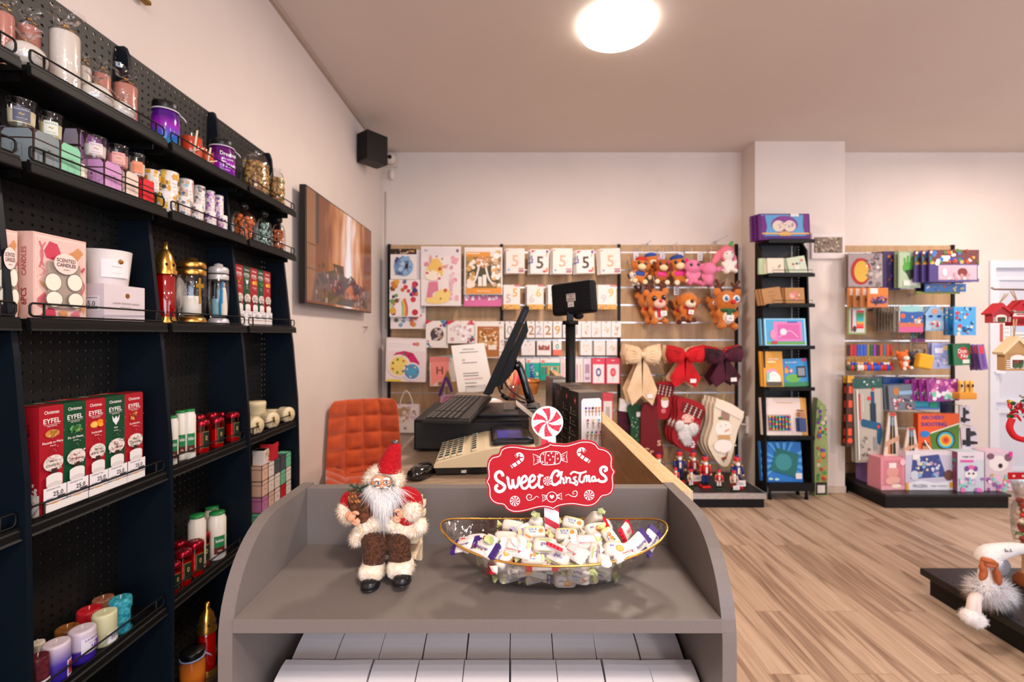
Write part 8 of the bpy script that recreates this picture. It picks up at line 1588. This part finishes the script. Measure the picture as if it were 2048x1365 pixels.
toy(1836, 828, 1918, 903, 'orange and green boxed archery game with a round target', [('p', [(0, .0), (0, 1), (1, 1), (1, .78), (.30, .52), (.36, 0)], 'e05a20'), ('p', [(.30, .50), (1, .76), (1, .70), (.30, .44)], 'e8e0d0'), ('p', [(.34, 0), (.28, .46), (1, .72), (1, 0)], '4a7a2a'), ('t', 'ARCHERY', .36, .90, .10, '2a3aa0', .6), ('t', 'SHOOTING', .38, .72, .11, '2a3aa0', .62, ), ('e', .16, .46, .11, .09, '2a7ac8'), ('e', .66, .30, .23, None, '3a1c14'), ('e', .66, .30, .20, None, '38a8c8'), ('e', .66, .30, .15, None, 'd8c040'), ('e', .66, .30, .11, None, 'e07a28'), ('e', .66, .30, .06, None, 'c03a20'), ('e', .17, .08, .08, .12, 'b8805a'), ('e', .17, .19, .08, .05, '2a1c14'), ('l', [(.14, .30), (.20, .18), (.32, .02)], .03, 'e8e4dc')], 'c8481c:.4', Y=3.50, th=.04, hk=False, name='archery_game_box', cat='game')
for k, (x0, y0, x1, y1) in enumerate(((1919, 812, 1941, 850), (1921, 852, 1957, 898))): toy(x0, y0, x1, y1, 'white card with a black toy gun, ' + ['upper' if k == 0 else 'lower'][0] + ' of the two at the right edge', [('r', .3, .1, .55, .9, '1c1a20'), ('p', [(.1, .15), (.95, .2), (.95, .3), (.1, .4)], '1c1a20'), ('p', [(.4, .5), (.9, .6), (.8, .75), (.3, .8)], '2a2830')], 'c8c0cc:.3', Y=3.5, hk=False, outline=None if k == 0 else [(.1, 0), (.7, 0), (1, .5), (.8, 1), (0, .9)])
# boxes on the plinth
def pbox(x0, y0, x1, y1, Y, label, base, art_, th=.12, side=None, rz=0, nm='toy_carton'):
    zf = .103; h = (y1-y0)/FPX*Y; W_ = (x1-x0)/FPX*Y; m = MB(); m.box((-W_/2, 0, 0), (W_/2, th, h), base)
    m.art((-W_/2, 0, 0), (1,0,0), (0,0,1), W_, h, art_, .0006)
    if side: m.art((-W_/2, th, 0), (0,-1,0), (0,0,1), th, h, side, .0006)
    one(m, nm, label, 'toy box', (((x0+x1)/2-CX)/FPX*Y, Y, zf), R(rz), 'toy boxes on the plinth')
pbox(1734, 906, 1786, 972, 3.60, 'violet boxed baby doll in a red suit behind the pink doll box', '8a6aa8:.4', [('r', 0, 0, 1, 1, '7a5a9a'), ('r', 0, .92, 1, 1, 'd8a8b8'), ('e', .55, .66, .32, .22, 'd8c0b0'), ('e', .58, .60, .24, .16, 'd8987c'), ('e', .55, .28, .34, .2, 'a8182a'), ('e', .2, .14, .1, .08, 'c02830'), ('n', .0, .0, .3, .4, 10, .1, ['3a5a98', '9a7ab8'], 2)])
pbox(1760, 916, 1812, 980, 3.44, 'pink window box with a baby doll', 'd88a98:.4', [('r', .12, .14, .88, .92, 'c87a84'), ('e', .48, .56, .24, .2, 'd8988c'), ('e', .42, .28, .22, .12, 'e0a898'), ('e', .62, .30, .16, .10, 'e0a898'), ('r', .32, .68, .62, .84, 'e8dcd8'), ('r', 0, 0, 1, .12, 'e0a0a8'), ('e', .62, .12, .2, .06, 'ecdcc8'), ('e', .88, .86, .12, .1, 'f0b8c4')], rz=4)
pbox(1811, 903, 1911, 980, 3.44, 'large white and blue boxed figure set printed FROZEN', 'd8d0d8:.4', [('r', 0, 0, 1, .9, 'c0bcd0'), ('p', [(.10, .28), (.14, .84), (.66, .92), (.82, .34)], '3a4a88'), ('n', .2, .36, .7, .8, 40, .045, ['8ab0d8', 'd8c8a0', '5a6ab0', 'c8d0e8', 'b898b8', '2a3468'], 5), ('e', .18, .38, .09, None, 'c8ccd8'), ('r', .14, .78, .28, .92, 'e8e0dc'), ('e', .86, .38, .09, .14, '6a4438'), ('p', [(0, 0), (0, .16), (.3, .25), (.6, .18), (1, .26), (1, 0)], 'dcdce4'), ('t', 'FROZEN', .28, .10, .08, '4a4a68', .28), ('t', 'magic cookware', .66, .10, .06, '8a88a0', .34), ('r', .87, .06, .98, .2, 'e0a030'), ('r', 0, 0, .05, .2, 'e0a030')], th=.10, rz=0)
pbox(1915, 905, 1968, 984, 3.40, 'pastel boxed kitten craft set with mint and purple prints', 'c8d0dc:.4', [('r', 0, .8, 1, 1, 'dcd4e0'), ('t', 'magic pet', .4, .88, .07, '3a3a40', .6), ('r', .1, .74, .6, .80, 'd85aa8'), ('e', .5, .44, .24, .13, 'e8e4e8'), ('e', .34, .58, .09, .07, '7a4a98'), ('e', .66, .58, .09, .07, '7a4a98'), ('e', .42, .46, .04, None, '2a2430'), ('e', .58, .46, .04, None, '2a2430'), ('e', .5, .62, .12, .05, 'e060a8'), ('n', .02, .02, .98, .34, 22, .10, ['e878b8', '8ad8c8', '9a6ac0', 'e8c8e0', 'c8b0e0'], 5)], th=.12, side=[('r', 0, 0, 1, 1, '8a4a68'), ('n', .05, .05, .95, .95, 30, .14, ['c86a98', '7a3a28', '3a9a80', 'b89a50', '5a2a48'], 4)])
pbox(1970, 907, 2024, 985, 3.42, 'pink window box with a white and grey plush head, at the right end', 'd8b8cc:.4', [('r', 0, .4, 1, .96, 'cfc0c8'), ('e', .5, .70, .36, .20, 'e4dcdc'), ('e', .2, .88, .14, .08, '7a5468'), ('e', .85, .85, .14, .1, '7a5468'), ('e', .56, .64, .08, .06, '2a1c24'), ('n', .02, .02, .98, .4, 26, .10, ['d868a8', '7ac8b8', 'e8d0dc', 'c8a050', '8a5aa0'], 8), ('r', .88, .86, 1, 1, 'd82a98')], th=.12)
# ================= RIGHT FOREGROUND: BLACK DISPLAY, GNOME, ORNAMENTS =================
XP = 1.965
t = thing('low_display_stand', 'low black metal display base at the right edge of the photo', 'display stand', (XP+.5, 1.8, 0)); lo = Vector((XP+.5, 1.8, 0))
def ls(name, f, t=t, lo=lo):
    m = MB(); m.T = Matrix.Translation(-lo); f(m); return m.build(name, t)
ls('base', lambda m: m.box((XP+.03, .75, 0), (3.2, 2.235, .085), 'black'))
ls('top_plate', lambda m: (m.box((XP, .73, .085), (3.24, 2.26, .118), '161616:.35', .006), [m.box((XP+.03+.0*i, .80+.028*i, .118), (XP+.034, .81+.028*i, .1184), '050505:.8') for i in range(50)]))
ls('centre_panel', lambda m: m.box((2.75, .9, .118), (2.79, 2.2, 1.65), 'pegx'))
def prong(y, z, x0):
    ls('hook', lambda m: m.tube([(2.75, y, z-.01), (x0+.01, y, z), (x0, y, z+.006)], .004, 'a89a90:.3:.8', 8))
# gnome girl: sits on the stand edge; local frame at the seat
GY = 1.93
t = thing('gnome_doll', 'white angel gnome girl with brown pigtails, long hat and dangling fluffy legs', 'doll', (XP+.03, GY, .12)); gl = Vector((XP+.03, GY, .12))
def gp(name, f, lab=None, rm=0):
    m = MB(); m.T = Matrix.Translation(-gl); f(m); return m.build(name, t, label=lab, remesh=rm)
GP = lambda x, y, dy=0: PX(1820 + x/3.79, 940 + y/3.79, GY + dy)
gp('body', lambda m: (m.ell(GP(600, 830), (.040, .036, .075), 'whitefur'), m.ell(GP(610, 930), (.070, .05, .05), 'whitefur')), rm=.006)
gp('skirt', lambda m: (fur_on(m, GP(610, 920), (.078, .055, .050), 1800, .045, .0011, FW + ['dcd4dc:.8'], .7), m.ell(GP(620, 925), (.072, .05, .045), 'd8ccd4:.9')), 'fluffy tulle skirt')
gp('face', lambda m: m.ell(GP(600, 705, -.03), (.028, .02, .020), 'c8714a:.6'))
gp('hair', lambda m: (m.tube(catmull([GP(555, 670, -.03), GP(545, 720, -.04), GP(560, 780, -.045), GP(535, 840, -.05)], 4), [.007]*5+[.013]*5+[.012, .008, .003], 'a5562c:.7', 10), m.tube(catmull([GP(650, 700, -.03), GP(655, 760, -.04), GP(665, 810, -.045), GP(675, 880, -.05)], 4), [.007]*5+[.013]*5+[.012, .008, .003], 'a5562c:.7', 10), m.tube(catmull([GP(550, 680, -.035), GP(600, 690, -.05), GP(650, 715, -.035)], 4), .010, 'b86438:.7', 10)), 'brown pigtails')
gp('hat', lambda m: m.tube(catmull([GP(585, 700, .0), GP(600, 645), GP(680, 620), GP(780, 600), GP(880, 600), GP(960, 625)], 4), [.040, .042, .043, .042, .040, .038, .036, .035, .033, .031, .029, .027, .025, .024, .022, .020, .018, .016, .014, .010, .006], 'whitefur', 18))
gp('hat_print', lambda m: [m.tube([GP(720+i*14, 600+((i*7) % 3)*10, -.034), GP(726+i*14, 625, -.034)], .0016, '5a5058', 5) for i in range(4)])
gp('wing', lambda m: (m.ell(GP(710, 740, .01), (.03, .008, .035), 'c8c4cc:.2:.6'), ), 'silvery wing')
for q, (x1, y1, x2, y2) in enumerate(((480, 980, 455, 1095), (500, 985, 500, 1120))):
    gp('leg', lambda m: (m.tube(catmull([GP(520, 960, -.02), GP(x1, y1, -.05), GP((x1+x2)/2, (y1+y2)/2, -.06), GP(x2, y2, -.06)], 4), .017, 'e0d0c8:.8', 12), m.ell(GP(x2, y2+20, -.065), (.036, .03, .030), 'whitefur'), fur_on(m, GP(x2, y2+20, -.065), (.036, .03, .030), 350, .012, .001, FW, .1)))
m = MB(); m.lathe([(.045, 0), (.05, .02), (.03, .05), (.028, .12), (.04, .16), (.02, .22), (0, .23)], 'b8936a:.7', 18); m.lathe([(.055, 0), (.06, .015), (.04, .05)], '7a3c18:.6', 18); one(m, 'wooden_figurine', 'brown and beige figurine standing behind the gnome, cut by the photo edge', 'figurine', ((2052-CX)/FPX*2.12, 2.10, .1185))
# hanging wooden houses
def house(x0, y0, x1, y1, Y, roofy, cw, cr, label, hp, art_):
    a = PX(x0, y1, Y); b = PX(x1, roofy, Y); W_, H_ = b.x-a.x, b.z-a.z; tot = (y1-y0)/FPX*Y; t = thing('house_ornament', label, 'ornament', ((a.x+b.x)/2, Y, a.z), 0, 'hanging wooden house ornaments'); d = .03
    m = MB(); m.box((-W_*.42, 0, 0), (W_*.42, d, H_), cw); m.prism([(-W_*.42, H_), (W_*.42, H_), (0, tot)], (0, 0, 0), (1,0,0), (0,0,1), (0, d, 0), cw); m.art((-W_*.42, 0, 0), (1,0,0), (0,0,1), W_*.84, H_, art_); m.build('walls', t)
    m = MB()
    for q in (-1, 1): m.prism([(q*W_*.54, H_*.94), (q*W_*.50, H_*.82), (0, tot-.004), (0, tot+.012)][::q], (0, -.006, 0), (1,0,0), (0,0,1), (0, d+.012, 0), cr)
    m.build('roof', t)
    m = MB(); m.tube([(0, d/2, tot), (hp[0], d/2, hp[1])], .0022, 'b89a78:.8', 6); m.tube([(0, d/2, tot), (hp[0]+.012, d/2, hp[1])], .0022, 'b89a78:.8', 6); m.build('string', t)
    return t
winart = [('e', .5, .60, .30, .22, 'e8dcd4'), ('r', .2, .12, .8, .6, 'e8dcd4'), ('r', .28, .16, .72, .56, '4a3a2c'), ('n', .3, .18, .7, .54, 12, .1, ['8a3a30', 'c8b8a0', '3a5a34'], 3)] + [('r', .02, .1+.1*i, .18, .14+.1*i, 'e8dcd4') for i in range(5)] + [('r', .82, .1+.1*i, .98, .14+.1*i, 'e8dcd4') for i in range(5)]
YO = 1.86
house(1981, 612, 2024, 646, YO, 626, 'a83038:.5', 'c02a34:.5', 'red wooden house ornament with a white window, hanging from the hook', (.032, .118), winart)
house(2022, 606, 2066, 652, YO, 622, 'b81e28:.5', 'b81e28:.5', 'red ornament with a white banner, cut by the photo edge', (-.03, .14), [('r', .0, .62, 1, .92, 'e8dcd8'), ('r', .2, .72, .8, .8, 'b81e28'), ('e', .5, .3, .3, .2, '8a1018')])
house(2005, 679, 2066, 742, 1.80, 703, 'b08a5a:.6', 'dcc8a0:.6', 'larger natural wood house ornament with a white icicle roof', (-.0, .20), [('r', .1, .1, .9, .9, 'a87f50')] + winart)
prong(YO+.015, PX(0, 578, YO).z, PX(1991, 0, YO).x); prong(1.815, PX(0, 650, 1.8).z+.05, PX(2034, 0, 1.8).x)
# reindeer headband
t = thing('festive_headband', 'red velvet headband with shiny red and green leaves', 'headband', PX(2046, 880, 1.80)); q_ = PX(2046, 880, 1.80)
m = MB(); m.T = Matrix.Translation(-q_); m.tube(catmull([PX(2024, 838, 1.8), PX(2019, 856, 1.8), PX(2030, 874, 1.8), PX(2052, 880, 1.8), PX(2074, 872, 1.8), PX(2082, 850, 1.8), PX(2074, 834, 1.8)], 5), .011, 'c0101c:.7', 10); m.build('band', t)
m = MB(); m.T = Matrix.Translation(-q_); rn = random.Random(6)
for i in range(46): m.ell(PX(rn.uniform(2018, 2076), rn.uniform(798, 838), 1.80+rn.uniform(-.03, .03)), (.014, .004, .009), rn.choice(('b01020:.2:.3', 'd02030:.2:.3', '1a5a2a:.3:.2', 'b01020:.2', 'c8a040:.2:.8')), rot=(rn.random()*3, rn.random()*3, rn.random()*3), n=8, k=5)
m.build('shiny_leaves', t); prong(1.80, PX(0, 800, 1.8).z+.01, PX(2040, 0, 1.8).x)
# cellophane basket of sweets
t = thing('wrapped_gift_basket', 'clear cellophane gift bag with a red header full of red and green treats', 'gift basket', PX(2062, 1092, 2.08)); q_ = PX(2062, 1092, 2.08)
m = MB(); m.T = Matrix.Translation(-q_)
for i in range(90): m.ell(PX(2052 + rn.uniform(-14, 30), rn.uniform(1000, 1085), 2.10+rn.uniform(-.03, .04)), rn.uniform(.010, .016), rn.choice(('b81a20:.3', 'c8302a:.3', '6a8a4a:.4', 'd8c8a8:.4', '8a2a24:.3', 'e0d8c8:.3')), n=8, k=5)
o = m.build('treats', t); o['kind'] = 'stuff'
m = MB(); m.T = Matrix.Translation(-q_); c = PX(2062, 1090, 2.11); m.lathe([(.055, 0), (.065, .06), (.068, .16), (.050, .20), (.075, .30)], 'clear_film', 18, c=c, cap=False); m.build('cellophane', t)
m = MB(); m.T = Matrix.Translation(-q_); a = PX(2012, 958, 2.06); m.box((a.x, 2.05, a.z), (a.x+.16, 2.053, a.z+.030), 'c01a24:.4'); m.art((a.x, 2.05, a.z), (1,0,0), (0,0,1), .16, .03, [('e', .15, .5, .04, .2, 'e0c0a0'), ('e', .4, .5, .04, .2, 'e0c0a0')]); m.build('header', t)
m = MB(); m.box((-.06, -.01, 0), (.03, .01, .012), '8a6428:.4:.7', .003); one(m, 'wall_plaque', 'dark bronze ornament edge high on the left wall, cut by the photo top', 'wall ornament', (XW+.02, 1.36, 2.233), R(90))
